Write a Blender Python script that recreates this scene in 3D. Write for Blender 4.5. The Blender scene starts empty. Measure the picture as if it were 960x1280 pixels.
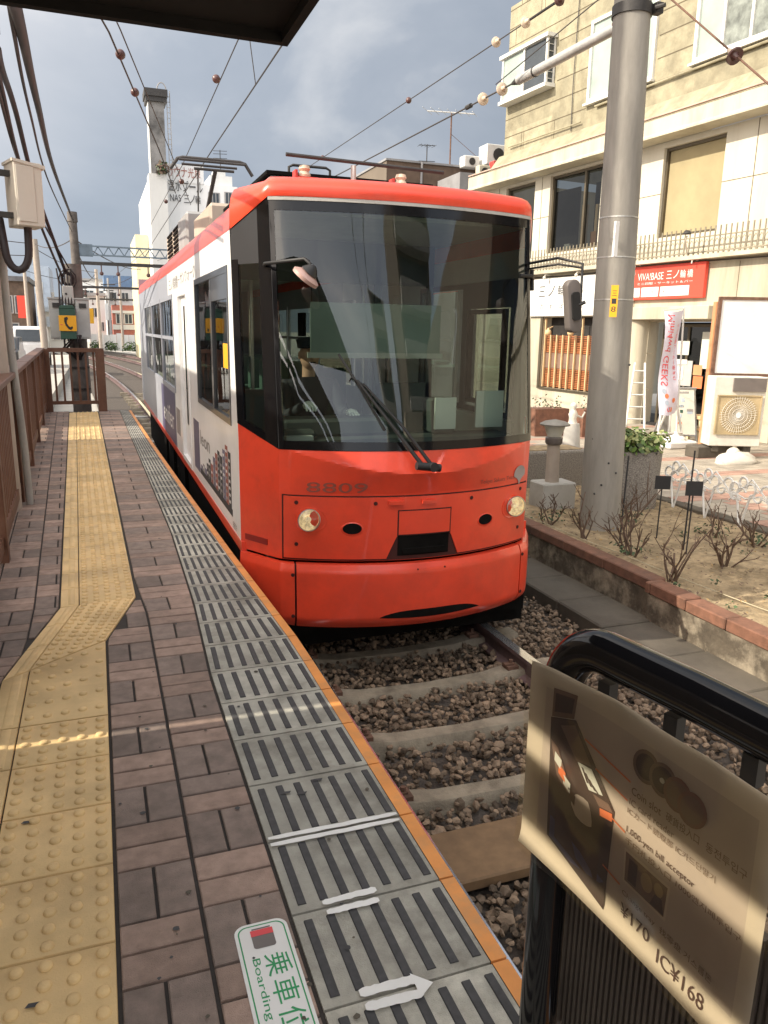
import bpy, bmesh, math, random
from mathutils import Matrix, Vector
R_ = math.radians
random.seed(7)
S = bpy.context.scene
C = S.collection

# ------------------------------------------------------------------ camera, sky, sun, exposure
cam_d = bpy.data.cameras.new('camera'); cam = bpy.data.objects.new('camera', cam_d); C.objects.link(cam)
S.camera = cam
cam_d.sensor_fit = 'VERTICAL'; cam_d.sensor_height = 36.0; cam_d.lens = 962 / 1280 * 36.0
cam_d.clip_start = 0.05; cam_d.clip_end = 3000
rt = Vector((.93896, -.34355, .01798)).normalized(); fw = Vector((.33840, .91296, -.22801)).normalized()
up = rt.cross(fw).normalized(); rt = fw.cross(up)
cam.matrix_world = Matrix(((rt.x, up.x, -fw.x, 0), (rt.y, up.y, -fw.y, 0), (rt.z, up.z, -fw.z, 1.5), (0, 0, 0, 1)))

SUN_EL = R_(33.0); TO_SUN = Vector((-math.cos(SUN_EL), .03, math.sin(SUN_EL))).normalized()
W = bpy.data.worlds.new('World'); S.world = W; W.use_nodes = True
nt = W.node_tree; nt.nodes.clear()
def wn(t, **k):
    n = nt.nodes.new(t)
    for a, b in k.items(): setattr(n, a, b)
    return n
L = nt.links.new
out = wn('ShaderNodeOutputWorld'); bg = wn('ShaderNodeBackground'); bg.inputs['Strength'].default_value = .1
sky = wn('ShaderNodeTexSky', sky_type='NISHITA', sun_disc=False)
sky.sun_elevation = SUN_EL; sky.sun_rotation = math.atan2(TO_SUN.x, TO_SUN.y)
tc = wn('ShaderNodeTexCoord')
mp = wn('ShaderNodeMapping'); mp.inputs['Scale'].default_value = (1.0, 1.0, 1.9); L(tc.outputs['Generated'], mp.inputs['Vector'])
nz = wn('ShaderNodeTexNoise'); nz.inputs['Scale'].default_value = 2.3; nz.inputs['Detail'].default_value = 7; nz.inputs['Roughness'].default_value = .52
nz.inputs['Distortion'].default_value = .35
L(mp.outputs['Vector'], nz.inputs['Vector'])
ramp = wn('ShaderNodeValToRGB'); e = ramp.color_ramp.elements
e[0].position = .36; e[0].color = (2.7, 3.1, 3.7, 1); e[1].position = .62; e[1].color = (5.2, 5.35, 5.6, 1)
m_ = e.new(.5); m_.color = (3.35, 3.7, 4.25, 1)
L(nz.outputs['Fac'], ramp.inputs['Fac'])
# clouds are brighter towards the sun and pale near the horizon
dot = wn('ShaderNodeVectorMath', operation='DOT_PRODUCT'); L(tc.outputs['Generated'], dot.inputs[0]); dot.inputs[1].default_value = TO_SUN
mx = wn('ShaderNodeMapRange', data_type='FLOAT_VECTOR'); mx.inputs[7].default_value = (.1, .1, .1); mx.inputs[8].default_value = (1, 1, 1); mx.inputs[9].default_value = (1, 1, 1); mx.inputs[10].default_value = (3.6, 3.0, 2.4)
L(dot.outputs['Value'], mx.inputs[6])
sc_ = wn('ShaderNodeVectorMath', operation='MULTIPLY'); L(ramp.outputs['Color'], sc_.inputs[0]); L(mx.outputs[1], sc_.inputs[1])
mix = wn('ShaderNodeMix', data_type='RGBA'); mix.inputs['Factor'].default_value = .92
# unseen sky overhead brightened as added fill light
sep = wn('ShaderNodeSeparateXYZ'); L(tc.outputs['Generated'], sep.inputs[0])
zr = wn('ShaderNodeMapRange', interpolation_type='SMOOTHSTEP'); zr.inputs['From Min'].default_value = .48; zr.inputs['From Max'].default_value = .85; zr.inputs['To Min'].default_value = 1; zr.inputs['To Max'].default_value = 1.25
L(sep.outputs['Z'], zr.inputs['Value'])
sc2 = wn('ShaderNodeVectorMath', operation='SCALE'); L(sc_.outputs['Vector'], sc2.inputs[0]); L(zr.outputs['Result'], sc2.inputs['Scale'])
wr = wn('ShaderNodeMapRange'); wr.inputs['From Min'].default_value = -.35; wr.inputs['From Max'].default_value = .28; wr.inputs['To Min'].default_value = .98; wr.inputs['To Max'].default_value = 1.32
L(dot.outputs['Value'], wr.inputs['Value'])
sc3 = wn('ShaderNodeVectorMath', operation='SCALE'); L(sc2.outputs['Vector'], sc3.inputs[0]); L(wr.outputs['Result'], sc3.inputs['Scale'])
# unseen sky behind the viewer brightened, added fill for the tram front
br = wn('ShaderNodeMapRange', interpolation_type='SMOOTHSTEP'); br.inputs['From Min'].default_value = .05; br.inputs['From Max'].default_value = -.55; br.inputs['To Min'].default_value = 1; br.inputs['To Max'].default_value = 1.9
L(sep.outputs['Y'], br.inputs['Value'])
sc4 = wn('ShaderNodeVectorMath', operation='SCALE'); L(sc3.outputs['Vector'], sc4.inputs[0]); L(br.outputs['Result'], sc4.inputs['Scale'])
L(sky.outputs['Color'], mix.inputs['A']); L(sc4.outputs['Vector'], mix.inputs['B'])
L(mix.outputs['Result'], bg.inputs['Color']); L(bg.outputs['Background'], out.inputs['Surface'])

sun_d = bpy.data.lights.new('sun', 'SUN'); sun = bpy.data.objects.new('sun', sun_d); C.objects.link(sun)
sun_d.energy = 5.0; sun_d.angle = R_(.5); sun_d.color = (1, .90, .74)
sun.rotation_euler = (-TO_SUN).to_track_quat('-Z', 'Y').to_euler(); sun.location = (-30, 0, 30)
vs = S.view_settings
vs.view_transform = 'Standard'; vs.look = 'None'; vs.gamma = 1; vs.use_curve_mapping = False; vs.exposure = 0.28
S.cycles.max_bounces = 7; S.cycles.transparent_max_bounces = 16
S.cycles.sample_clamp_indirect = 6

# ------------------------------------------------------------------ materials
MATS = {}
def mat(name, col, rough=.6, metal=0., var=.12, scale=3., island=0., bump=0., bscale=80., dirt=None, dscale=2.5, damt=.5, spec=.5, coat=0., emit=0., streak=False):
    m = bpy.data.materials.new(name); m.use_nodes = True; t = m.node_tree; n = t.nodes; l = t.links.new
    b = n['Principled BSDF']; b.inputs['Roughness'].default_value = rough; b.inputs['Metallic'].default_value = metal
    b.inputs['Specular IOR Level'].default_value = spec
    if coat: b.inputs['Coat Weight'].default_value = coat; b.inputs['Coat Roughness'].default_value = .05
    g = n.new('ShaderNodeNewGeometry'); pos = g.outputs['Position']
    if streak:
        mpn = n.new('ShaderNodeMapping'); mpn.inputs['Scale'].default_value = (1, 1, .18); l(pos, mpn.inputs['Vector']); pos = mpn.outputs['Vector']
    no = n.new('ShaderNodeTexNoise'); no.inputs['Scale'].default_value = scale; no.inputs['Detail'].default_value = 6; no.inputs['Roughness'].default_value = .6
    l(pos, no.inputs['Vector'])
    mr = n.new('ShaderNodeMapRange'); mr.inputs['From Min'].default_value = .3; mr.inputs['From Max'].default_value = .7
    mr.inputs['To Min'].default_value = 1 - var; mr.inputs['To Max'].default_value = 1 + var; l(no.outputs['Fac'], mr.inputs['Value'])
    fac = mr.outputs['Result']
    if island:
        mi = n.new('ShaderNodeMapRange'); mi.inputs['To Min'].default_value = 1 - island; mi.inputs['To Max'].default_value = 1 + island
        l(g.outputs['Random Per Island'], mi.inputs['Value'])
        mm = n.new('ShaderNodeMath'); mm.operation = 'MULTIPLY'; l(fac, mm.inputs[0]); l(mi.outputs['Result'], mm.inputs[1]); fac = mm.outputs['Value']
    vm = n.new('ShaderNodeVectorMath'); vm.operation = 'SCALE'; vm.inputs[0].default_value = col; l(fac, vm.inputs['Scale'])
    c = vm.outputs['Vector']
    if dirt:
        n2 = n.new('ShaderNodeTexNoise'); n2.inputs['Scale'].default_value = dscale; n2.inputs['Detail'].default_value = 8; n2.inputs['Roughness'].default_value = .68
        l(pos, n2.inputs['Vector'])
        r2 = n.new('ShaderNodeMapRange'); r2.inputs['From Min'].default_value = .46; r2.inputs['From Max'].default_value = .72
        r2.inputs['To Max'].default_value = damt; l(n2.outputs['Fac'], r2.inputs['Value'])
        mxn = n.new('ShaderNodeMix'); mxn.data_type = 'RGBA'; l(r2.outputs['Result'], mxn.inputs['Factor']); l(c, mxn.inputs['A']); mxn.inputs['B'].default_value = (*dirt, 1)
        c = mxn.outputs['Result']
    l(c, b.inputs['Base Color'])
    if emit:
        l(c, b.inputs['Emission Color']); b.inputs['Emission Strength'].default_value = emit
    if bump:
        n3 = n.new('ShaderNodeTexNoise'); n3.inputs['Scale'].default_value = bscale; n3.inputs['Detail'].default_value = 4
        l(g.outputs['Position'], n3.inputs['Vector'])
        bp = n.new('ShaderNodeBump'); bp.inputs['Strength'].default_value = bump; bp.inputs['Distance'].default_value = .01
        l(n3.outputs['Fac'], bp.inputs['Height']); l(bp.outputs['Normal'], b.inputs['Normal'])
    MATS[name] = m; return m
def glassmat(name, tint, base=.06, gain=1.0, rough=.0):
    m = bpy.data.materials.new(name); m.use_nodes = True; t = m.node_tree; n = t.nodes; n.clear(); l = t.links.new
    o = n.new('ShaderNodeOutputMaterial'); tr = n.new('ShaderNodeBsdfTransparent'); tr.inputs['Color'].default_value = (*tint, 1)
    gl = n.new('ShaderNodeBsdfGlossy'); gl.inputs['Roughness'].default_value = rough; gl.inputs['Color'].default_value = (.93, .96, 1, 1)
    fr = n.new('ShaderNodeFresnel'); fr.inputs['IOR'].default_value = 1.5
    ml = n.new('ShaderNodeMath'); ml.operation = 'MULTIPLY_ADD'; ml.inputs[1].default_value = gain; ml.inputs[2].default_value = base; ml.use_clamp = True
    l(fr.outputs['Fac'], ml.inputs[0])
    # faint ripple so panes are not perfect mirrors
    g = n.new('ShaderNodeNewGeometry'); no = n.new('ShaderNodeTexNoise'); no.inputs['Scale'].default_value = 1.6; no.inputs['Detail'].default_value = 1
    l(g.outputs['Position'], no.inputs['Vector'])
    bp = n.new('ShaderNodeBump'); bp.inputs['Strength'].default_value = .25; bp.inputs['Distance'].default_value = .02
    l(no.outputs['Fac'], bp.inputs['Height']); l(bp.outputs['Normal'], gl.inputs['Normal'])
    ms = n.new('ShaderNodeMixShader'); l(ml.outputs['Value'], ms.inputs[0]); l(tr.outputs[0], ms.inputs[1]); l(gl.outputs[0], ms.inputs[2]); l(ms.outputs[0], o.inputs['Surface'])
    MATS[name] = m; return m

mat('brick_pink', (.33, .235, .19), .8, island=.2, var=.24, scale=16, bump=.4, bscale=350, dirt=(.14, .108, .088), dscale=1.7, damt=.65)
mat('brick_dark', (.245, .188, .16), .8, island=.18, var=.24, scale=16, bump=.4, bscale=350, dirt=(.11, .09, .076), dscale=1.7, damt=.6)
mat('mortar', (.045, .038, .034), .95, bump=.3)
mat('tactile', (.72, .51, .245), .6, island=.07, var=.12, scale=4, bump=.2, bscale=220, dirt=(.40, .28, .14), dscale=1.9, damt=.65)
mat('grey_tile', (.42, .405, .35), .8, island=.24, var=.2, scale=9, bump=.35, bscale=300, dirt=(.12, .11, .088), dscale=3.4, damt=.85)
mat('groove', (.052, .052, .055), .7, var=.25, scale=40)
mat('orange', (.72, .29, .075), .55, var=.14, scale=6, dirt=(.42, .26, .13), dscale=8, damt=.6)
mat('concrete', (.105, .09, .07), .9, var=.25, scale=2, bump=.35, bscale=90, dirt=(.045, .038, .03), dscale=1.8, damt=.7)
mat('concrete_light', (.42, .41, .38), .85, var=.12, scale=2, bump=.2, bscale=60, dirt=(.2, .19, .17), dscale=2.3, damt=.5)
mat('white_paint', (.80, .80, .78), .6, var=.06, scale=14, dirt=(.5, .49, .46), dscale=7, damt=.5)
mat('tram_red', (.82, .070, .030), .33, var=.09, scale=2.5, coat=.3, dirt=(.38, .05, .032), dscale=2.8, damt=.4, bump=.04, bscale=14)
mat('tram_red_seam', (.05, .008, .006), .7)
mat('tram_white', (.87, .87, .87), .35, var=.05, scale=2, coat=.25, dirt=(.6, .59, .57), dscale=1.8, damt=.3)
mat('tram_grey', (.34, .36, .42), .4, var=.1, scale=1, coat=.1)
mat('tram_purple', (.085, .08, .16), .4, var=.1)
mat('graphite', (.035, .036, .04), .28, var=.1, coat=.5)
mat('black_gloss', (.006, .006, .007), .10, var=.1, spec=.45)
mat('black_rubber', (.015, .015, .016), .55, var=.2)
mat('dark_steel', (.05, .047, .045), .6, .3, var=.3, scale=10)
mat('underframe', (.007, .0065, .006), .95, var=.4, scale=8, spec=.1)
mat('steel', (.55, .54, .53), .3, 1., var=.15, scale=20)
mat('railtop', (.75, .75, .76), .14, .85, var=.1, scale=20)
mat('rust', (.14, .075, .05), .85, var=.35, scale=14, bump=.3, bscale=120)
mat('rail_side', (.13, .085, .085), .7, var=.25, scale=10)
mat('sleeper', (.28, .24, .18), .9, var=.25, scale=7, bump=.5, bscale=120, dirt=(.09, .07, .05), dscale=4, damt=.85)
mat('stone', (.185, .133, .09), .85, island=.65, var=.2, scale=40, bump=.3, bscale=150)
mat('ballast_bed', (.08, .066, .055), .95, var=.45, scale=45, bump=.9, bscale=45)
mat('timber_brown', (.20, .125, .065), .75, var=.2, scale=12, dirt=(.11, .07, .04), damt=.6)
mat('soil', (.33, .25, .15), .95, var=.4, scale=9, bump=1.0, bscale=45, dirt=(.16, .12, .065), dscale=3.4, damt=.8)
mat('asphalt', (.16, .155, .15), .9, var=.2, scale=2, bump=.3, bscale=150)
mat('paver', (.34, .30, .245), .85, island=.16, var=.12, scale=4, bump=.2)
mat('paver_red', (.36, .22, .17), .85, island=.14, var=.1, scale=4)
mat('cream', (.52, .48, .375), .75, var=.1, scale=1.6, dirt=(.25, .205, .14), dscale=1.4, damt=.7, streak=True)
mat('cream_panel', (.62, .585, .485), .6, island=.03, var=.05, scale=1, dirt=(.40, .34, .25), dscale=1.2, damt=.5, streak=True)
mat('upper_wall', (.32, .29, .20), .88, island=.12, var=.22, scale=3, bump=.8, bscale=22, dirt=(.17, .145, .095), dscale=2.6, damt=.6)
mat('wall_joint', (.14, .115, .075), .9)
mat('rust_pink', (.50, .36, .30), .8, var=.2)
mat('rail_iron', (.25, .22, .16), .6, var=.25, scale=12)
mat('white_frame', (.66, .66, .63), .45, var=.06, scale=8, dirt=(.42, .40, .36), dscale=5, damt=.4)
mat('bronze_frame', (.11, .09, .06), .45, .4, var=.15)
mat('blind_beige', (.36, .30, .17), .8, var=.1, scale=2)
mat('dark_room', (.03, .027, .025), .9, var=.3)
mat('slat_wood', (.36, .13, .05), .6, var=.25, scale=8, island=.1)
mat('slat_post', (.66, .46, .25), .6, var=.15)
mat('sign_white', (.76, .76, .74), .45, var=.04, dirt=(.55, .53, .5), dscale=1.6, damt=.35)
mat('sign_red', (.74, .075, .045), .45, var=.04)
mat('ink_dark', (.03, .03, .034), .6)
mat('ink_grey', (.30, .28, .27), .6)
mat('ink_redgrey', (.30, .085, .06), .6)
mat('ink_emblem', (.34, .30, .29), .5)
mat('ink_red', (.72, .08, .09), .6)
mat('ink_green', (.03, .30, .11), .6)
mat('ink_black', (.02, .02, .022), .6)
mat('banner_cloth', (.68, .66, .76), .8, var=.05)
mat('orange_wood', (.55, .27, .13), .7, var=.12, scale=5)
mat('ac_white', (.66, .63, .56), .5, var=.08, scale=6, dirt=(.4, .36, .3), dscale=4, damt=.4)
mat('ac_grille', (.42, .33, .19), .6, var=.2)
mat('aggregate', (.22, .20, .175), .9, var=.6, scale=70, bump=.8, bscale=90)
mat('leaf', (.085, .15, .025), .55, island=.6, var=.2)
mat('leaf_pale', (.35, .38, .16), .55, island=.3, var=.2)
mat('leaf_dark', (.045, .075, .028), .6, island=.5, var=.2)
mat('twig', (.13, .085, .06), .85, var=.3, scale=20)
mat('dry_leaf', (.30, .20, .09), .85, island=.4)
mat('dry_flower', (.50, .38, .33), .85, island=.3)
mat('pole_grey', (.285, .27, .24), .75, var=.2, scale=3, dirt=(.11, .10, .088), dscale=2.2, damt=.75, streak=True, bump=.15, bscale=120)
mat('pole_beige', (.40, .34, .285), .8, var=.1, scale=5, bump=.2, bscale=150)
mat('galv', (.50, .50, .48), .45, .5, var=.2, scale=8)
mat('porcelain', (.60, .48, .36), .35, var=.2)
mat('porcelain_dark', (.10, .045, .04), .3, var=.2)
mat('wire', (.05, .045, .045), .6)
mat('wire_copper', (.16, .12, .10), .5, .4)
mat('cable_black', (.025, .017, .018), .6)
mat('brown_metal', (.13, .058, .034), .5, var=.18, scale=8, dirt=(.2, .12, .08), dscale=5, damt=.4)
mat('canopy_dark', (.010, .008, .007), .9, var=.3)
mat('board_wood', (.20, .16, .115), .8, var=.2, scale=4)
mat('brickcap', (.20, .095, .06), .85, island=.16, var=.25, scale=14, bump=.45, bscale=160, dirt=(.07, .045, .035), dscale=4, damt=.65)
mat('old_wall', (.10, .082, .06), .92, var=.4, scale=6, bump=.9, bscale=28, dirt=(.40, .345, .26), dscale=4.2, damt=1.0)
mat('poster', (.50, .425, .36), .45, var=.08, scale=2, coat=.05)
mat('poster_edge', (.58, .51, .41), .4, var=.08, coat=.08)
mat('poster_dark', (.075, .05, .043), .4, coat=.35)
mat('poster_mid', (.20, .13, .10), .4, coat=.35)
mat('poster_ink', (.09, .05, .04), .5, coat=.3)
mat('poster_orange', (.72, .20, .08), .5)
mat('poster_pale', (.62, .62, .55), .5)
mat('poster_coin', (.22, .12, .085), .4, coat=.3)
mat('poster_skin', (.38, .29, .18), .4, coat=.3)
mat('poster_faint', (.19, .125, .09), .5, coat=.3)
mat('ribbed', (.075, .062, .052), .5, .2, var=.2, scale=6)
mat('far_white', (.66, .66, .64), .7, var=.08, scale=.3, dirt=(.4, .39, .37), dscale=.5, damt=.4, streak=True)
mat('brick_box', (.30, .13, .08), .85, var=.3, scale=8)
mat('far_shade', (.84, .84, .83), .8, var=.08, scale=.5, dirt=(.6, .6, .6), dscale=.8, damt=.4, streak=True)
mat('far_blue', (.42, .49, .58), .7, var=.1)
mat('far_brown', (.11, .075, .055), .8, var=.3)
mat('far_yellow', (.66, .60, .40), .7, var=.08)
mat('far_redbrown', (.36, .13, .10), .8, var=.1)
mat('far_grey', (.36, .35, .34), .8, var=.15, scale=.4)
mat('curtain', (.20, .22, .20), .35, var=.5, scale=5)
mat('roof_blue', (.12, .20, .33), .6)
mat('window_dark', (.05, .06, .07), .12, var=.2)
mat('house_wall', (.50, .42, .32), .8, var=.15, scale=1, streak=True, dirt=(.3, .24, .18), damt=.4)
mat('roof_tile', (.12, .12, .13), .7, var=.25)
mat('apt_tan', (.16, .13, .10), .8, var=.15, scale=.4)
mat('apt_grey', (.40, .40, .38), .8, var=.15, scale=.4)
mat('cab_grey', (.46, .46, .44), .5, var=.08, dirt=(.3, .29, .26), damt=.4)
mat('jbox', (.62, .57, .49), .5, var=.05, dirt=(.42, .37, .3), dscale=3, damt=.35)
mat('green_paint', (.03, .085, .06), .45, var=.15)
mat('yellow_paint', (.85, .42, .02), .45, var=.05)
mat('truss_blue', (.15, .20, .25), .55, var=.2)
mat('old_pole', (.12, .105, .095), .85, var=.3, scale=6)
mat('car_white', (.72, .72, .72), .25, coat=.5)
mat('tyre', (.02, .02, .02), .8)
mat('lamp_red', (.5, .02, .02), .3)
mat('mirror_pink', (.50, .33, .29), .35, var=.15, scale=12)
mat('mirror_grey', (.15, .13, .12), .4, var=.15)
mat('reflector', (.85, .72, .46), .3, .1, var=.45, scale=40, bump=.9, bscale=45, emit=.3)  # slight warm glow added to the headlight bowls in place of reflected glints
mat('beige_plastic', (.50, .42, .34), .6, var=.1)
mat('roof_grey', (.26, .26, .27), .55, var=.12, scale=3, dirt=(.14, .13, .12), damt=.4)
mat('ac_grey', (.34, .34, .34), .5, var=.12, scale=3, dirt=(.2, .19, .18), damt=.5)
mat('interior', (.55, .56, .52), .7)
mat('interior_dark', (.10, .105, .10), .7)
mat('seat_green', (.06, .12, .09), .9)
mat('blind_grey', (.20, .23, .21), .8)
mat('uniform', (.02, .022, .03), .8)
mat('skin', (.45, .26, .18), .6)
mat('glove', (.80, .80, .77), .8)
mat('hair', (.012, .011, .01), .6)
mat('red_machine', (.50, .05, .04), .5)
mat('ground_light', (.42, .40, .36), .9, var=.12, scale=1.0, bump=.2, bscale=60)
glassmat('windscreen', (.70, .82, .74), .03, 1.1)
glassmat('tram_glass', (.66, .70, .66), .015, .75)
glassmat('house_glass', (.30, .32, .31), .01, .6)
mat('chimney_grey', (.22, .215, .21), .85, var=.3, scale=.8, dirt=(.045, .043, .042), dscale=.7, damt=.95)
mat('marker_red', (.28, .018, .012), .3)
mat('cord_tan', (.45, .40, .28), .8)
glassmat('frost_glass', (.62, .72, .68), .05, .8, .1)
glassmat('clear_cover', (.92, .90, .84), .03, .9, .08)
for nm, em in (('frost_pane', 0),):
    mat('frost_pane', (.33, .40, .36), .3, var=.15, scale=1.5)

# ------------------------------------------------------------------ mesh helpers
Z = Vector((0, 0, 1))
def frame(o, x, y):
    x = Vector(x).normalized(); y = Vector(y).normalized(); z = x.cross(y)
    return Matrix(((x.x, y.x, z.x, o[0]), (x.y, y.y, z.y, o[1]), (x.z, y.z, z.z, o[2]), (0, 0, 0, 1)))
ROOT = {}
class MB:
    def __init__(s, M=None): s.v = []; s.f = []; s.m = []; s.M = M; s.mi = 0
    def add(s, vs, fs, mi=None, M=None):
        k = len(s.v); M = M or s.M
        for p in vs:
            p = Vector(p); s.v.append(M @ p if M is not None else p)
        for f in fs: s.f.append([k + i for i in f]); s.m.append(s.mi if mi is None else mi)
        return s
    def box(s, x0, x1, y0, y1, z0, z1, mi=None, M=None):
        v = [(x, y, z) for z in (z0, z1) for y in (y0, y1) for x in (x0, x1)]
        return s.add(v, [(0, 2, 3, 1), (4, 5, 7, 6), (0, 1, 5, 4), (2, 6, 7, 3), (0, 4, 6, 2), (1, 3, 7, 5)], mi, M)
    def quad(s, a, b, c, d, mi=None, M=None): return s.add([a, b, c, d], [(0, 1, 2, 3)], mi, M)
    def poly(s, pts, mi=None, M=None): return s.add(pts, [tuple(range(len(pts)))], mi, M)
    def prism(s, pts, h0, h1, mi=None, M=None):      # polygon in xy, extruded in z
        n = len(pts); v = [(p[0], p[1], h0) for p in pts] + [(p[0], p[1], h1) for p in pts]
        f = [tuple(range(n))[::-1], tuple(range(n, 2 * n))] + [(i, (i + 1) % n, n + (i + 1) % n, n + i) for i in range(n)]
        return s.add(v, f, mi, M)
    def tube(s, pts, r, n=8, mi=None, M=None, caps=True):
        pts = [Vector(p) for p in pts]; rs = r if isinstance(r, (list, tuple)) else [r] * len(pts)
        vs = []; pu = None
        for i, p in enumerate(pts):
            d = (pts[min(i + 1, len(pts) - 1)] - pts[max(i - 1, 0)]).normalized()
            if pu is None: u = d.cross(Z if abs(d.z) < .9 else Vector((1, 0, 0))).normalized()
            else:
                u = pu - d * pu.dot(d); u = u.normalized() if u.length > 1e-6 else d.orthogonal().normalized()
            pu = u; w = d.cross(u)
            for k in range(n):
                a = 2 * math.pi * k / n; vs.append(p + (u * math.cos(a) + w * math.sin(a)) * rs[i])
        fs = [(i * n + k, i * n + (k + 1) % n, (i + 1) * n + (k + 1) % n, (i + 1) * n + k) for i in range(len(pts) - 1) for k in range(n)]
        if caps: fs += [tuple(range(n))[::-1], tuple(range((len(pts) - 1) * n, len(pts) * n))]
        return s.add(vs, fs, mi, M)
    def lathe(s, prof, c=(0, 0, 0), n=20, mi=None, M=None):   # profile (r, z)
        vs = []; m = len(prof)
        for k in range(n):
            a = 2 * math.pi * k / n
            for r, z in prof: vs.append((c[0] + r * math.cos(a), c[1] + r * math.sin(a), c[2] + z))
        fs = [(k * m + i, ((k + 1) % n) * m + i, ((k + 1) % n) * m + i + 1, k * m + i + 1) for k in range(n) for i in range(m - 1)]
        return s.add(vs, fs, mi, M)
    def ball(s, c, rx, ry=None, rz=None, nu=12, nv=8, mi=None, M=None):
        ry = ry or rx; rz = rz or rx
        vs = []
        for j in range(nv + 1):
            t = math.pi * j / nv
            for i in range(nu):
                a = 2 * math.pi * i / nu; vs.append((c[0] + rx * math.sin(t) * math.cos(a), c[1] + ry * math.sin(t) * math.sin(a), c[2] + rz * math.cos(t)))
        fs = [(j * nu + i, (j + 1) * nu + i, (j + 1) * nu + (i + 1) % nu, j * nu + (i + 1) % nu) for j in range(nv) for i in range(nu)]
        return s.add(vs, fs, mi, M)
    def disc(s, c, rx, ry, n=20, mi=None, M=None):
        return s.poly([(c[0] + rx * math.cos(2 * math.pi * k / n), c[1] + ry * math.sin(2 * math.pi * k / n), c[2] if len(c) > 2 else 0) for k in range(n)], mi, M)
    def text(s, body, x, y, w, h, z=0, mi=None, M=None, fn=None):    # fits text into the box (x,y,w,h)
        tv, tf = text_geo(body)
        if not tv: return s
        vs = [(x + a * w, y + b * h, z) for a, b in tv]
        if fn: vs = [fn(*p) for p in vs]
        return s.add(vs, tf, mi, M)
    def build(s, name, mats, parent=None, smooth=None, bevel=0, seg=1):
        me = bpy.data.meshes.new(name)
        inv = None
        rt_ = parent
        while rt_ is not None and rt_.parent: rt_ = rt_.parent
        if rt_ is not None and rt_.name in ROOT: inv = ROOT[rt_.name].inverted()
        vs = [(inv @ v) if inv is not None else v for v in s.v]
        me.from_pydata([tuple(v) for v in vs], [], s.f)
        for m in (mats if isinstance(mats, (list, tuple)) else [mats]): me.materials.append(MATS[m])
        me.polygons.foreach_set('material_index', s.m)
        if bevel or smooth is not None:
            bm = bmesh.new(); bm.from_mesh(me)
            if smooth is not None: bmesh.ops.remove_doubles(bm, verts=bm.verts, dist=1e-5)
            if bevel:
                es = [e for e in bm.edges if len(e.link_faces) == 2 and e.calc_face_angle(0) > .5]
                bmesh.ops.bevel(bm, geom=es, offset=bevel, segments=seg, affect='EDGES', profile=.5, clamp_overlap=True)
            bm.to_mesh(me); bm.free()
        if smooth is not None:
            me.shade_smooth(); me.set_sharp_from_angle(angle=R_(smooth))
        me.update()
        o = bpy.data.objects.new(name, me); C.objects.link(o)
        if parent is not None: o.parent = parent
        return o
_TX = {}
def text_geo(body):
    if body in _TX: return _TX[body]
    cu = bpy.data.curves.new('t', 'FONT'); cu.body = body; cu.resolution_u = 3
    o = bpy.data.objects.new('t', cu); C.objects.link(o); bpy.context.view_layer.update()
    me = bpy.data.meshes.new_from_object(o.evaluated_get(bpy.context.evaluated_depsgraph_get()))
    vs = [(v.co.x, v.co.y) for v in me.vertices]; fs = [tuple(p.vertices) for p in me.polygons]
    bpy.data.objects.remove(o); bpy.data.curves.remove(cu); bpy.data.meshes.remove(me)
    if vs:
        x0 = min(a for a, b in vs); x1 = max(a for a, b in vs); y0 = min(b for a, b in vs); y1 = max(b for a, b in vs)
        vs = [((a - x0) / max(x1 - x0, 1e-6), (b - y0) / max(y1 - y0, 1e-6)) for a, b in vs]
    _TX[body] = (vs, fs); return vs, fs
def thing(name, label, cat, loc=(0, 0, 0), rz=0, group=None):
    o = bpy.data.objects.new(name, None); C.objects.link(o); o.empty_display_size = .1
    o.location = loc; o.rotation_euler = (0, 0, rz); o['label'] = label; o['category'] = cat
    if group: o['group'] = group
    ROOT[o.name] = Matrix.Translation(loc) @ Matrix.Rotation(rz, 4, 'Z'); return o
def tag(o, label, cat, group=None):
    o['label'] = label; o['category'] = cat
    if group: o['group'] = group
    return o
def struct(o, kind='structure'): o['kind'] = kind; return o
def dup(root, loc, label, rz=None):
    r = root.copy(); C.objects.link(r); r.location = loc; r['label'] = label
    if rz is not None: r.rotation_euler = (0, 0, rz)
    for ch in list(root.children):
        c = ch.copy(); C.objects.link(c); c.parent = r
        for g in list(ch.children):
            d = g.copy(); C.objects.link(d); d.parent = c
    return r
def lerp(a, b, t): return a + (b - a) * t
def interp(tab, x):
    if x <= tab[0][0]: return tab[0][1]
    for (a, fa), (b, fb) in zip(tab, tab[1:]):
        if x <= b: return lerp(fa, fb, (x - a) / (b - a))
    (a, fa), (b, fb) = tab[-2:]; return fb + (fb - fa) / (b - a) * (x - b)
def sheet_holes(mb, x0, x1, y0, y1, holes, z=0, mi=None, M=None):
    xs = sorted({x0, x1, *[h[0] for h in holes], *[h[1] for h in holes]}); ys = sorted({y0, y1, *[h[2] for h in holes], *[h[3] for h in holes]})
    xs = [x for x in xs if x0 <= x <= x1]; ys = [y for y in ys if y0 <= y <= y1]
    for a, b in zip(xs, xs[1:]):
        for c, d in zip(ys, ys[1:]):
            mx_, my_ = (a + b) / 2, (c + d) / 2
            if any(h[0] < mx_ < h[1] and h[2] < my_ < h[3] for h in holes): continue
            mb.quad((a, c, z), (b, c, z), (b, d, z), (a, d, z), mi, M)
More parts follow.
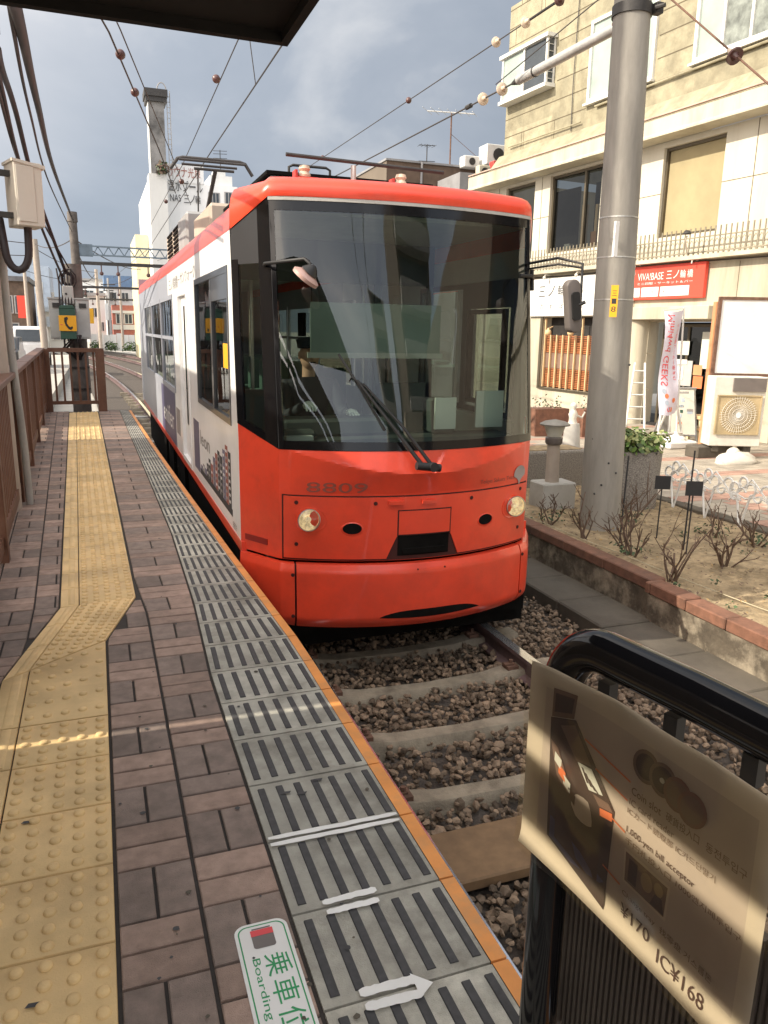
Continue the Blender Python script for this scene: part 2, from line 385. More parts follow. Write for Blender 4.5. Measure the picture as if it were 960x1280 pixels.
def ring(mb, x0, x1, y0, y1, w, z0, z1, mi=None, M=None):     # rectangular frame of four butted bars
    mb.box(x0, x1, y0, y0 + w, z0, z1, mi, M); mb.box(x0, x1, y1 - w, y1, z0, z1, mi, M)
    mb.box(x0, x0 + w, y0 + w, y1 - w, z0, z1, mi, M); mb.box(x1 - w, x1, y0 + w, y1 - w, z0, z1, mi, M)

# ------------------------------------------------------------------ ground and streets
GZ = -.86
g = MB(); g.quad((-900, -900, GZ - .06), (900, -900, GZ - .06), (900, 900, GZ - .06), (-900, 900, GZ - .06)); struct(g.build('ground', 'ground_light'))
b = MB(); nx, ny = 40, 90
for i in range(nx):
    for j in range(ny):
        pass
vs = []
for j in range(ny + 1):
    for i in range(nx + 1):
        x = lerp(.9, 3.62, i / nx); y = lerp(-3, 9, j / ny); vs.append((x, y, GZ + random.uniform(-.012, .018)))
b.add(vs, [(j * (nx + 1) + i, j * (nx + 1) + i + 1, (j + 1) * (nx + 1) + i + 1, (j + 1) * (nx + 1) + i) for j in range(ny) for i in range(nx)])
b.quad((-1.2, 9, GZ), (5.6, 9, GZ), (5.6, 17, GZ), (-1.2, 17, GZ)); 
struct(b.build('track_bed', 'ballast_bed'))
# the far tracks curve to the left
def trackx(y): return 1.935 - max(0, y - 17) ** 2 * .0016
b = MB(); ys = [17 + i * 3 for i in range(30)]
for a, c in zip(ys, ys[1:]):
    b.quad((trackx(a) - 1.9, a, GZ), (trackx(a) + 6.2, a, GZ), (trackx(c) + 6.2, c, GZ), (trackx(c) - 1.9, c, GZ))
struct(b.build('far_track_bed', 'ballast_bed'))
# street beyond the garden: slab plus laid pavers
b = MB(); b.box(6.55, 14, 2, 22, GZ - .05, -.506); struct(b.build('street', 'asphalt'))
b = MB()
y = 3.0; r = 0
while y < 17:
    x = 6.62 + (r % 2) * .15; mi = 1 if r % 9 in (3, 4) else 0
    while x < 12.2:
        b.box(x, min(x + .292, 12.2), y, y + .142, -.512, -.496 + random.uniform(0, .002), 1 if (mi or 7.2 < x < 7.45) else 0); x += .3
    y += .15; r += 1
struct(b.build('street_paving', ['paver', 'paver_red']))
b = MB(); b.box(-12, -1.3, -8, 60, GZ - .05, -.5); struct(b.build('side_road', 'ground_light'))
b = MB()
for y in (16.2, 21.0): b.box(-1.1 + trackx(y) - 1.9, trackx(y) + 6, y, y + .5, GZ + .01, GZ + .09)
struct(b.build('crossing_strip', 'concrete_light'))

# gutter kerb beside the track, garden soil
b = MB()
yy = 1.0
while yy < 16:
    L_ = .62 if 2 < yy < 8 else 1.2
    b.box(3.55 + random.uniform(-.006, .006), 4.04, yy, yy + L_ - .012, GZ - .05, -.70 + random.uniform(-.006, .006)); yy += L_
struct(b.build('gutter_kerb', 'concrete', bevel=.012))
b = MB(); nx, ny = 26, 80; vs = []
for j in range(ny + 1):
    for i in range(nx + 1):
        x = lerp(4.12, 6.42, i / nx); y = lerp(1, 17, j / ny)
        vs.append((x, y, -.475 + .03 * math.sin(x * 3.1 + y * 1.3) * math.sin(y * 2.2) + random.uniform(-.012, .012)))
b.add(vs, [(j * (nx + 1) + i, j * (nx + 1) + i + 1, (j + 1) * (nx + 1) + i + 1, (j + 1) * (nx + 1) + i) for j in range(ny) for i in range(nx)])
struct(b.build('garden_soil', 'soil', smooth=60))
b = MB()
yy = 2.0
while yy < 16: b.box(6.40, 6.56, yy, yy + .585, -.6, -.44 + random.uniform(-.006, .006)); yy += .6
struct(b.build('garden_kerb', 'concrete', bevel=.01))

# ------------------------------------------------------------------ platform
EDGE = [(-4, .86), (3.5, .86), (5, .80), (7.4, .725), (10.9, .632), (15.1, .54)]
GIN = [(-4, .39), (3.2, .39), (4.2, .43), (5.8, .45), (10, .405), (15.1, .343)]
YR = [(-4, -.046), (3.79, -.042), (4.41, .128), (15.1, -.036)]
YL = [(-4, -.472), (3.44, -.472), (4.33, -.272), (15.1, -.522)]
FX = lambda y: -.62 - .03 * (y - 5.5) if y > 3 else -1.55
def X_E(y): return interp(EDGE, y)
platform = None
b = MB(); ys = [-4, 0, 2, 3.0, 3.5, 4.25, 5, 6, 7.4, 9, 10.9, 13, 15.05]
for a, c in zip(ys, ys[1:]):
    xa, xc = X_E(a) - .004, X_E(c) - .004
    la, lc = (-1.55 if a < 3.2 else FX(a) - .25), (-1.55 if c < 3.2 else FX(c) - .25)
    b.quad((la, a, -.010), (xa, a, -.010), (xc, c, -.010), (lc, c, -.010), 0)
    b.quad((xa, a, -.010), (xa, a, -.14), (xc, c, -.14), (xc, c, -.010), 0)
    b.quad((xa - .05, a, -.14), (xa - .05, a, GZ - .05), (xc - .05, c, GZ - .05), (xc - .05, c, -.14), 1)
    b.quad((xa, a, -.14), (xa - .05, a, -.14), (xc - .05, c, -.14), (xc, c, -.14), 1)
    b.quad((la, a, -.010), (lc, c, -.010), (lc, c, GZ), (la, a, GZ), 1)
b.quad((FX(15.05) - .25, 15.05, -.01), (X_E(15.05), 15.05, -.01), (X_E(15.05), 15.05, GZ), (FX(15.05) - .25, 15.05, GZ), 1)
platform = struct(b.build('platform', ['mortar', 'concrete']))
# paving bricks: basketweave cells between two guide curves
b = MB()
def brickcell(u0, u1, v0, v1, xf, kind):
    gp = .0045
    def pt(u, v): return (xf(u, v), v)
    n = 2
    for k in range(2):
        if kind: a0, a1, c0, c1 = u0, u1, lerp(v0, v1, k / 2), lerp(v0, v1, (k + 1) / 2)
        else: a0, a1, c0, c1 = lerp(u0, u1, k / 2), lerp(u0, u1, (k + 1) / 2), v0, v1
        q = [pt(a0, c0 + gp), pt(a1, c0 + gp), pt(a1, c1 - gp), pt(a0, c1 - gp)]
        q = [(q[0][0] + gp, q[0][1]), (q[1][0] - gp, q[1][1]), (q[2][0] - gp, q[2][1]), (q[3][0] + gp, q[3][1])]
        if min(q[1][0] - q[0][0], q[2][0] - q[3][0]) < .012: continue
        h = random.uniform(-.001, .0012); ins = .003
        top = [(q[0][0] + ins, q[0][1] + ins, h), (q[1][0] - ins, q[1][1] + ins, h), (q[2][0] - ins, q[2][1] - ins, h), (q[3][0] + ins, q[3][1] - ins, h)]
        mid = [(x, y, h - .003) for x, y in q]; bot = [(x, y, -.012) for x, y in q]
        vs_ = top + mid + bot
        fs_ = [(0, 1, 2, 3)] + [(4 + i, 4 + (i + 1) % 4, (i + 1) % 4, i) for i in range(4)] + [(8 + i, 8 + (i + 1) % 4, 4 + (i + 1) % 4, 4 + i) for i in range(4)]
        b.add(vs_, fs_, (0 if random.random() > .06 else 1) if kind else (1 if random.random() > .08 else 0))
v = -.52; k = 0
while v < 15.0:
    p = .2115; v1 = min(v + p, 15.03)
    # right of the tactile strip: the near column is cut off by the strip where it bends
    XB = [(-4, .172), (4.1, .172), (4.75, .132), (15.1, -.028)]
    if v < 4.4:
        def xr1(u, y): return max(interp(YR, y) + .004, lerp(-.046, interp(XB, y) - .002, u))
        brickcell(0, 1, v, v1, xr1, k % 2 == 0)
    def xr2(u, y): return lerp(max(interp(YR, y) + .004, interp(XB, y)), interp(GIN, y) - .004, u)
    brickcell(0, 1, v, v1, xr2, k % 2 == 1)
    if v > 3.3:
        def xl(u, y): return min(interp(YL, y) - .004, FX(max(y, 4.4)) - .24 + .2115 * u)
        for c in range(3): brickcell(c, c + 1, v, v1, xl, (k + c) % 2 == 0)
    else:
        def xl2(u, y): return lerp(-1.53, interp(YL, y) - .004, u / 5)
        for c in range(5): brickcell(c, c + 1, v, v1, xl2, (k + c) % 2 == 0)
    v += p; k += 1
struct(b.build('brick_paving', ['brick_pink', 'brick_dark'], platform))
# tactile blocks with domes and an inner line bar
b = MB()
dome = [(.0172, 0), (.0158, .0055), (.0105, .0085), (0.0, .0092)]
def tblock(l0, r0, l1, r1):      # front-left, front-right, back-left, back-right
    g = .003
    def P(u, w, z): 
        x = lerp(lerp(l0[0], r0[0], u), lerp(l1[0], r1[0], u), w); y = lerp(lerp(l0[1], r0[1], u), lerp(l1[1], r1[1], u), w); return (x, y, z)
    for ua, ub in ((0.0, .245), (.245, 1.0)):
        e = .006
        q = [(ua + e, .008), (ub - e, .008), (ub - e, .992), (ua + e, .992)]
        qi = [(ua + e * 1.7, .016), (ub - e * 1.7, .016), (ub - e * 1.7, .984), (ua + e * 1.7, .984)]
        vs_ = [P(*t, .0005) for t in qi] + [P(*t, -.002) for t in q] + [P(*t, -.012) for t in q]
        b.add(vs_, [(0, 1, 2, 3)] + [(4 + i, 4 + (i + 1) % 4, (i + 1) % 4, i) for i in range(4)] + [(8 + i, 8 + (i + 1) % 4, 4 + (i + 1) % 4, 4 + i) for i in range(4)])
    bar = [P(.10, .03, .0004), P(.19, .03, .0004), P(.19, .97, .0004), P(.10, .97, .0004)]
    bt = [P(.115, .04, .005), P(.175, .04, .005), P(.175, .96, .005), P(.115, .96, .005)]
    b.add(bt + bar, [(0, 1, 2, 3)] + [(4 + i, 4 + (i + 1) % 4, (i + 1) % 4, i) for i in range(4)])
    far = l0[1] > 8.5
    for i in range(5):
        for j in range(5):
            c = P(.245 + .755 * (i + .5) / 5, (j + .5) / 5, .0003)
            b.lathe(dome[:3] + dome[3:], c, 6 if far else 12)
y = 2.684 - .308 * 12
while y < 3.3:
    y1 = y + .305
    if y1 > 3.25: break
    tblock((interp(YL, y), y), (interp(YR, y), y), (interp(YL, y1), y1), (interp(YR, y1), y1)); y += .308
yl, yr = y, y
tl = [(-.472, 3.44), (-.402, 3.76), (-.335, 4.05), (-.272, 4.33)]; tr = [(-.042, 3.79), (.014, 3.99), (.072, 4.2), (.128, 4.41)]
tblock((-.472, y), (-.042, y), tl[0], tr[0])
for i in range(3): tblock(tl[i], tr[i], tl[i + 1], tr[i + 1])
yl, yr = 4.335, 4.415
while yl < 14.75:
    tblock((interp(YL, yl), yl), (interp(YR, yr), yr), (interp(YL, yl + .305), yl + .305), (interp(YR, yr + .305), yr + .305)); yl += .308; yr += .3075
struct(b.build('tactile_paving', 'tactile', platform, smooth=50))
# grey edge tiles with seven rubber strips, orange nosing
b = MB(); b2 = MB(); b3 = MB()
y = 2.011 - .3105 * 9; k = 0
while y < 14.9:
    y1 = min(y + .3065, 15.03)
    xi0, xi1 = interp(GIN, y), interp(GIN, y1); xo0, xo1 = X_E(y) - .044, X_E(y1) - .044
    h = random.uniform(-.0012, .0012)
    q = [(xi0 + .003, y + .002), (xo0, y + .002), (xo1, y1 - .002), (xi1 + .003, y1 - .002)]
    vs_ = [(x, yy_, h) for x, yy_ in q] + [(x, yy_, -.012) for x, yy_ in q]
    b.add(vs_, [(0, 1, 2, 3)] + [(4 + i, 4 + (i + 1) % 4, (i + 1) % 4, i) for i in range(4)])
    for s_ in range(7):
        u = (s_ + .62) / 7; w = .034
        a0, a1 = y + .028, y1 - .028
        p0 = lerp(xi0, xo0, u); p1 = lerp(xi1, xo1, u)
        wv = .0235 * (xo0 - xi0)
        zz = h + .0035
        b2.add([(p0 - wv, a0, zz), (p0 + wv, a0, zz), (p1 + wv, a1, zz), (p1 - wv, a1, zz), (p0 - wv - .002, a0, h), (p0 + wv + .002, a0, h), (p1 + wv + .002, a1, h), (p1 - wv - .002, a1, h)],
               [(0, 1, 2, 3), (4, 5, 1, 0), (5, 6, 2, 1), (6, 7, 3, 2), (7, 4, 0, 3)])
    e0, e1 = X_E(y), X_E(y1)
    vs_ = [(xo0 + .002, y + .0015, .0005), (e0 + .001, y + .0015, .0005), (e1 + .001, y1 - .0015, .0005), (xo1 + .002, y1 - .0015, .0005), (xo0 + .002, y + .0015, -.012), (e0 + .001, y + .0015, -.075), (e1 + .001, y1 - .0015, -.075), (xo1 + .002, y1 - .0015, -.012)]
    b3.add(vs_, [(0, 1, 2, 3), (5, 6, 2, 1), (4, 5, 1, 0), (6, 7, 3, 2)])
    y += .3105; k += 1
struct(b.build('edge_tiles', 'grey_tile', platform)); struct(b2.build('rubber_strips', 'groove', platform)); struct(b3.build('edge_stripe', 'orange', platform))
# gum spots, chips and scuffs on the paving
m = MB(); rs = random.Random(15)
for q in range(70):
    y = .9 + 9 * rs.random() ** 2; x = rs.uniform(-.02, .78); r_ = rs.uniform(.003, .010)
    m.poly([(x + r_ * rs.uniform(.6, 1.2) * math.cos(a), y + r_ * rs.uniform(.6, 1.2) * math.sin(a), .0045) for a in [2 * math.pi * k / 9 for k in range(9)]], rs.randrange(2))
for x, y in ((-.225, 1.615), (-.29, 2.34), (.62, 2.28), (.55, 2.22), (.50, 2.24)):
    m.poly([(x - .018, y - .005, .0052), (x + .012, y - .008, .0052), (x + .02, y + .004, .0052), (x - .01, y + .007, .0052)], 0)
struct(m.build('gum_spots', ['groove', 'concrete'], platform))
# painted queue marks
b = MB()
def stroke(p, q, w, z=.0075):
    p = Vector((*p, z)); q = Vector((*q, z)); d = (q - p).normalized(); n = Vector((-d.y, d.x, 0)) * w
    N_ = 14; vs_ = []
    for i in range(N_ + 1):
        t = i / N_; c = p.lerp(q, t); j = random.uniform(-.0018, .0018); j2 = random.uniform(-.0018, .0018); e = 1 if 0 < i < N_ else .55
        vs_ += [c + n * (e + j / w), c - n * (e + j2 / w)]
    b.add(vs_, [(2 * i, 2 * i + 1, 2 * i + 3, 2 * i + 2) for i in range(N_)])
stroke((.396, 2.018), (.808, 2.014), .0095); stroke((.397, 1.988), (.806, 1.983), .0095)
stroke((.478, 1.709), (.632, 1.712), .011); stroke((.480, 1.672), (.626, 1.672), .0105)
stroke((.481, 1.402), (.622, 1.397), .013); stroke((.482, 1.360), (.622, 1.356), .0125)
b.poly([(.612, 1.416, .0079), (.612, 1.344, .0079), (.655, 1.374, .0079)])
struct(b.build('queue_marks', 'white_paint', platform))

# boarding position sticker
t = thing('floor_sticker', 'white and green boarding position sticker stuck on the brick platform paving', 'sticker', (.305, 1.5, 0))
fr = frame((.305, 1.70, .0022), (0, -1, 0), (1, 0, 0))      # text runs towards the viewer, letters' tops towards the track
def rrect(x0, x1, y0, y1, r, n=6):
    pts = []
    for cx_, cy_, a0 in ((x1 - r, y1 - r, 0), (x0 + r, y1 - r, 90), (x0 + r, y0 + r, 180), (x1 - r, y0 + r, 270)):
        for i in range(n + 1):
            a = R_(a0 + 90 * i / n); pts.append((cx_ + r * math.cos(a), cy_ + r * math.sin(a)))
    return pts
b = MB(fr); b.prism(rrect(0, .62, -.068, .068, .03), -.0016, .001); b.build('sheet', 'sign_white', t)
b = MB(fr)
o_ = rrect(.008, .612, -.060, .060, .024); i_ = rrect(.0115, .6085, -.0565, .0565, .0215); n_ = len(o_)
b.add([(x, y, .0014) for x, y in o_ + i_], [(i, (i + 1) % n_, n_ + (i + 1) % n_, n_ + i) for i in range(n_)])
for i, ch in enumerate('乗車位置'): b.text(ch, .112 + i * .083, -.012, .070, .062, .0016)
b.text('Boarding Position', .118, -.045, .36, .024, .0016)
b.build('lettering', 'ink_green', t)
b = MB(fr); b.add([(x, y, .0016) for x, y in rrect(.030, .088, -.028, .028, .008)], [tuple(range(28))]); b.box(.02, .024, -.024, .024, .0012, .0018); b.build('tram_pictogram', 'mirror_grey', t)
b = MB(fr); b.box(.026, .046, -.0285, .0285, .0014, .002); b.build('pictogram_front', 'ink_red', t)

# ------------------------------------------------------------------ track
RZ = -.66
def rail_bm(xc, pts):
    prof = [(-.035, 0, 0), (.035, 0, 0), (.036, -.03, 1), (.009, -.045, 1), (.009, -.125, 1), (.065, -.14, 1), (.065, -.152, 1), (-.065, -.152, 1), (-.065, -.14, 1), (-.009, -.125, 1), (-.009, -.045, 1), (-.036, -.03, 1)]
    m = MB(); n = len(prof)
    vs_ = [(xc(y) + p[0], y, RZ + p[1]) for y in pts for p in prof]
    for j in range(len(pts) - 1):
        for i in range(n): m.add([], [], 0)
    k = len(m.v); m.add(vs_, [])
    for j in range(len(pts) - 1):
        for i in range(n):
            m.f.append([j * n + i, (j + 1) * n + i, (j + 1) * n + (i + 1) % n, j * n + (i + 1) % n]); m.m.append(0 if i in (0,) else 1)
    m.f.append(list(range(n))); m.m.append(1)
    return m
ypts = [-3, 2, 9, 17] + [17 + 2.5 * i for i in range(1, 22)]
for off, lab in ((-.721, 'steel rail running beside the platform edge under the tram'), (.721, 'steel rail on the garden side of the ballast with bright worn head')):
    o = rail_bm(lambda y, off=off: trackx(y) + off, ypts).build('rail', ['railtop', 'rail_side']); tag(o, lab, 'rail', 'rails of the tracks')
yp2 = [12 + 2.5 * i for i in range(23)]
for off, lab in ((2.6, 'inner rail of the second track curving beyond the tram'), (4.04, 'outer rail of the second track curving beyond the tram')):
    o = rail_bm(lambda y, off=off: trackx(y) + off, yp2).build('rail', ['railtop', 'rail_side']); tag(o, lab, 'rail', 'rails of the tracks')
def sleeper_bm(m, xc, y, z=-.775):
    # concave top as concrete sleepers have
    xs = [-1.0, -.80, -.62, -.45, 0, .45, .62, .80, 1.0]; zs = [.03, .03, .028, 0, -.012, 0, .028, .03, .03]; ws = [.09, .09, .086, .078, .07, .078, .086, .09, .09]
    v_ = []
    for x, dz, w in zip(xs, zs, ws):
        v_ += [(xc + x, y - w - .02, z - .12), (xc + x, y - w + .01, z + dz - .02), (xc + x, y - w + .025, z + dz), (xc + x, y + w - .025, z + dz), (xc + x, y + w - .01, z + dz - .02), (xc + x, y + w + .02, z - .12)]
    f_ = [(i * 6 + j, i * 6 + 6 + j, i * 6 + 7 + j, i * 6 + 1 + j) for i in range(8) for j in range(5)] + [(0, 1, 2, 3, 4, 5), (48, 53, 52, 51, 50, 49)]
    m.add(v_, [f[::-1] for f in f_])
sl_labels = ['concrete sleeper right beside the brown crossing board', 'middle of the three bare concrete sleepers ahead of the tram', 'concrete sleeper second from the tram bumper', 'shaded concrete sleeper just below the tram bumper']
first = None; clip0 = None
for i, y in enumerate((3.16, 3.76, 4.35, 4.95)):
    if first is None:
        m = MB(); sleeper_bm(m, 0, 0, 0); first = m.build('sleeper', 'sleeper', smooth=30); o = first
    else: o = first.copy(); C.objects.link(o)
    o.location = (1.935, y, -.785); tag(o, sl_labels[i], 'sleeper', 'concrete sleepers in the ballast')
    for xr_ in (-.721 + .085, -.721 - .085, .721 - .085, .721 + .085):
        if clip0 is None:
            m = MB(); m.box(-.04, .04, -.045, .045, .02, .05); m.tube([(0, 0, .04), (0, 0, .085)], .014, 6); m.box(-.05, .02, -.02, .02, .05, .062); clip0 = m.build('rail_clip', 'rust'); c_ = clip0
        else: c_ = clip0.copy(); C.objects.link(c_)
        c_.parent = o; c_.location = (xr_, 0, 0)
for i in range(14):
    y = 16.6 + i * .95; o = first.copy(); C.objects.link(o); o.location = (trackx(y), y, -.785)
    tag(o, 'far concrete sleeper in the curving track behind the tram', 'sleeper', 'far sleepers behind the tram')
t = MB(); t.box(1.24, 2.62, 2.50, 2.84, -.81, -.752); tag(t.build('crossing_board', 'timber_brown', bevel=.008), 'flat brown board laid across the sleepers between the rails', 'board')
t = MB()
for ys_ in ((2.9, 3.4), (3.5, 4.1), (4.2, 4.8)): pass
# ballast stones
b = MB(); ico = None
bm = bmesh.new(); bmesh.ops.create_icosphere(bm, subdivisions=1, radius=1); iv = [v.co.copy() for v in bm.verts]; jf = [tuple(v.index for v in f.verts) for f in bm.faces]; bm.free()
def stone(x, y, z, r):
    M = Matrix.Rotation(random.uniform(0, 6.3), 3, 'Z') @ Matrix.Rotation(random.uniform(0, 6.3), 3, 'X')
    sx, sy, sz = r * random.uniform(.8, 1.35), r * random.uniform(.75, 1.1), r * random.uniform(.55, .85)
    b.add([M @ Vector((p.x * sx * random.uniform(.72, 1.15), p.y * sy * random.uniform(.72, 1.15), p.z * sz * random.uniform(.72, 1.15))) + Vector((x, y, z)) for p in iv], jf)
rs = random.Random(3)
n_st = 0
def in_sleeper(x, y):
    for s_ in (3.16, 3.76, 4.35, 4.95):
        if abs(y - s_) < .078 and abs(x - 1.935) < .98: return True
    return 2.49 < y < 2.85 and 1.22 < x < 2.64
for layer, (cnt, z0) in enumerate(((8200, -.836), (7400, -.800))):
    for i in range(cnt):
        y = rs.uniform(.4, 5.6) if rs.random() < .86 else rs.uniform(5.6, 8.5); x = rs.uniform(.92, 3.56)
        if y > 5.6 and x < 2.6: continue
        if in_sleeper(x, y): continue
        rail = min(abs(x - 1.214), abs(x - 2.656))
        if rail < .055: continue
        stone(x, y, z0 + rs.uniform(-.012, .012), rs.uniform(.013, .027) * (1.35 if rs.random() < .12 else 1)); n_st += 1
o = b.build('ballast_stones', 'stone'); struct(o, 'stuff'); o['label'] = 'brown crushed stone ballast between and beside the rails'

# ------------------------------------------------------------------ tram
CX = 1.935; XL = CX - 1.09; XR = CX + 1.09; YB = 16.2
tram = thing('tram', 'red and white single-car tram standing at the platform, its big black-framed windscreen towards us', 'tram', (CX, 10, RZ))
def Sf(u, z, off=0):
    def P(u, z):
        a = abs(u); s = 1 if u >= 0 else -1
        zt = max(0, (z - .775) / 1.49); zt = min(zt, 1.05)
        ym = .30 * zt; ye = .19 * zt
        low = max(0, .775 - z)
        if a <= .8:
            x = .9 * a / .8; q = (x / .9) ** 2
            y = 4.445 + .255 * q + lerp(ym, ye, q) + low * .03
        else:
            t = (a - .8) / .2; x = .9 + .19 * t - .02 * t * max(0, zt - .5); y = 4.70 + .36 * t + lerp(ye, .16 * zt, t) + low * .03 * (1 - t)
        # soften the pillar corner
        if .74 < a < .86: y += .012 * (1 - abs(a - .8) / .06)
        if a > .94: y += 0; x -= 0
        return Vector((CX + s * x, y, z))
    p = P(u, z)
    if off:
        e = .004
        du = P(min(u + e, 1), z) - P(max(u - e, -1), z); dz = P(u, z + e) - P(u, z - e)
        n = du.cross(dz).normalized(); p = p + n * off
    return p
def ux(x): return x / .9 * .8         # x offset from tram centre -> u on the bow
def region(m, u0, u1, zlo, zhi, nu, nv, off, mi=None, skirt=.008, fn=None):
    fn = fn or Sf
    f0 = zlo if callable(zlo) else (lambda u: zlo); f1 = zhi if callable(zhi) else (lambda u: zhi)
    us = [lerp(u0, u1, i / nu) for i in range(nu + 1)]
    for br in (-.8, .8):
        if u0 < br < u1: us.append(br)
    us = sorted(set(us)); nu = len(us) - 1
    k = len(m.v); vs_ = []; 
    for u in us:
        for j in range(nv + 1): vs_.append(fn(u, lerp(f0(u), f1(u), j / nv), off))
    w = nv + 1
    fs_ = [(i * w + j, (i + 1) * w + j, (i + 1) * w + j + 1, i * w + j + 1) for i in range(nu) for j in range(nv)]
    if skirt:
        border = [(i, 0) for i in range(nu)] + [(nu, j) for j in range(nv)] + [(i, nv) for i in range(nu, 0, -1)] + [(0, j) for j in range(nv, 0, -1)]
        s0 = len(vs_)
        for i, j in border: vs_.append(fn(us[i], lerp(f0(us[i]), f1(us[i]), j / nv), off - skirt))
        nb = len(border)
        for q in range(nb):
            a = border[q][0] * w + border[q][1]; bq = border[(q + 1) % nb][0] * w + border[(q + 1) % nb][1]
            fs_.append((bq, a, s0 + q, s0 + (q + 1) % nb))
    m.add(vs_, fs_, mi)
def zb(u): a = abs(u); return .775 if a < .8 else .775 + .125 * (a - .8) / .2
def zc(u): a = abs(u); return 2.285 if a < .8 else 2.285 - .165 * (a - .8) / .2
# red nose: lower face, with the upper bonnet facet standing proud and a notch at the wiper
def crease(u): return .60 + .115 * (abs(u) / .75) ** 2 if abs(u) < .75 else .715
def crease(u): return .63 + .145 * (abs(u) / .75) ** 2 if abs(u) < .75 else .775
def Nf(u, z, off=0):
    p = Sf(u, z, off); c = crease(u); w = max(0, 1 - (abs(u) / .75) ** 2)
    if z <= .492 or z >= .775 or w <= 0: return p
    d = (z - .492) / (c - .492) if z < c else (.775 - z) / max(.775 - c, .001)
    d = max(0, min(1, d)) * .045 * w ** .7
    k = (abs(u - .03) - max(0, (z - .645)) * .62) / .010           # V recess for the wiper
    if z > .64: d = min(d, .045) * max(0, min(1, k)) if k < 1 else d
    return p + Vector((0, -d, 0))
m = MB(); region(m, -1, 1, .055, lambda u: zb(u) - .002, 240, 46, 0, 0, .03, Nf)
m.build('nose_panel', 'tram_red', tram, smooth=18)
# hatch with dark seam and notch over the coupler recess
def hz0(u):
    a = abs(u)
    if a < .165: return .225
    if a < .225: return lerp(.225, .07, (a - .165) / .06)
    return .07
m = MB(); region(m, -.785, .785, .058, .487, 40, 8, .002, 0, .004); 
m.build('seam', 'tram_red_seam', tram)
m = MB(); region(m, -.775, .775, hz0, .478, 124, 8, .010, 0, .010)
hatch = m.build('hatch', 'tram_red', tram, smooth=30)
m = MB(); region(m, -.158, .158, .23, .385, 16, 4, .014, 0, .006); m.build('coupler_flap', 'tram_red', hatch, smooth=30)
m = MB(); region(m, -.166, .166, .222, .393, 16, 4, .0115, 0, .002); m.build('flap_seam', 'tram_red_seam', hatch, smooth=30)
m = MB(); region(m, -.16, .16, .085, .222, 12, 3, .005, 0, .004); region(m, -.13, .13, .10, .135, 12, 2, .018, 0, .02); m.build('coupler_recess', 'underframe', tram)
for x, z in ((-.80, .44), (-.80, .165), (-.33, .44), (.34, .44), (.80, .445), (.80, .165)):
    m = MB(); m.tube([Sf(ux(x), z, .0115), Sf(ux(x), z, .014)], .013, 10); m.build('bolt', 'tram_red_seam', hatch)
for x in (-.20, .02):
    m = MB(); region(m, ux(x - .05), ux(x + .05), .432, .455, 2, 2, .030, 0, .02); m.build('lug', 'tram_red', hatch, smooth=30)
# headlights: recessed red bowl ring, silver reflector, clear lens
for s in (-1, 1):
    x = s * .735; z = .335; u = ux(x)
    c = Sf(u, z, .012); n = (Sf(u, z, .1) - Sf(u, z, 0)).normalized(); face = Vector((s * .05, -1, .02)).normalized()
    xa = Z.cross(-face).normalized(); ya = (-face).cross(xa) * -1
    F_ = Matrix(((xa.x, Z.x, -face.x, c.x), (xa.y, Z.y, -face.y, c.y), (xa.z, Z.z, -face.z, c.z), (0, 0, 0, 1)))
    F_ = frame(c, Vector((0, 0, 1)).cross(face) , Z) if False else Matrix(((1, 0, 0, c.x), (0, 0, -1, c.y), (0, 1, 0, c.z), (0, 0, 0, 1)))
    m = MB(F_)
    vs_ = []; N_ = 28
    for k in range(N_):
        a = 2 * math.pi * k / N_; ex = .105 if (math.cos(a) * -s) > 0 else .088
        for r_, zz in ((1.0, 0), (.97, .012), (.84, .008), (.80, -.02)):
            xx, yy_ = ex * r_ * math.cos(a) - s * .012, .084 * r_ * math.sin(a) - .006
            pp = Sf(ux(x + xx), z + yy_, 0); vs_.append((xx, yy_, (c.y - pp.y) + zz))
    m.add(vs_, [(k * 4 + j, ((k + 1) % N_) * 4 + j, ((k + 1) % N_) * 4 + j + 1, k * 4 + j + 1) for k in range(N_) for j in range(3)])
    hl = m.build('headlight', 'tram_red', tram, smooth=40)
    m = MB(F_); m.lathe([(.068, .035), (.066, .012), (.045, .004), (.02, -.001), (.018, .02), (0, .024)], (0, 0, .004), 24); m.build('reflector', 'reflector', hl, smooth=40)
    m = MB(F_); m.lathe([(.0685, .036), (.05, .046), (.025, .051), (0, .052)], (0, 0, .005), 24); m.build('lens', 'clear_cover', hl, smooth=60)
    m = MB(F_); m.lathe([(.074, .03), (.073, .041), (.0685, .042), (.067, .03)], (0, 0, .004), 24); m.build('bezel', 'steel', hl, smooth=40)
    x = s * .47; c = Sf(ux(x), .285, .0115)
    m = MB()
    vs_ = [Sf(ux(x + .058 * math.cos(a)), .275 + .036 * math.sin(a), .0125) for a in [2 * math.pi * k / 24 for k in range(24)]]
    m.poly(vs_); tl_ = m.build('tail_light', 'underframe', tram)
    m = MB(); vi = [Sf(ux(x + .070 * math.cos(a)), .272 + .046 * math.sin(a), .0108) for a in [2 * math.pi * k / 24 for k in range(24)]]; vo = [Sf(ux(x + .060 * math.cos(a)), .275 + .038 * math.sin(a), .0145) for a in [2 * math.pi * k / 24 for k in range(24)]]
    m.add(vi + vo, [(k, (k + 1) % 24, 24 + (k + 1) % 24, 24 + k) for k in range(24)]); m.build('rim', 'tram_red', tl_, smooth=40)
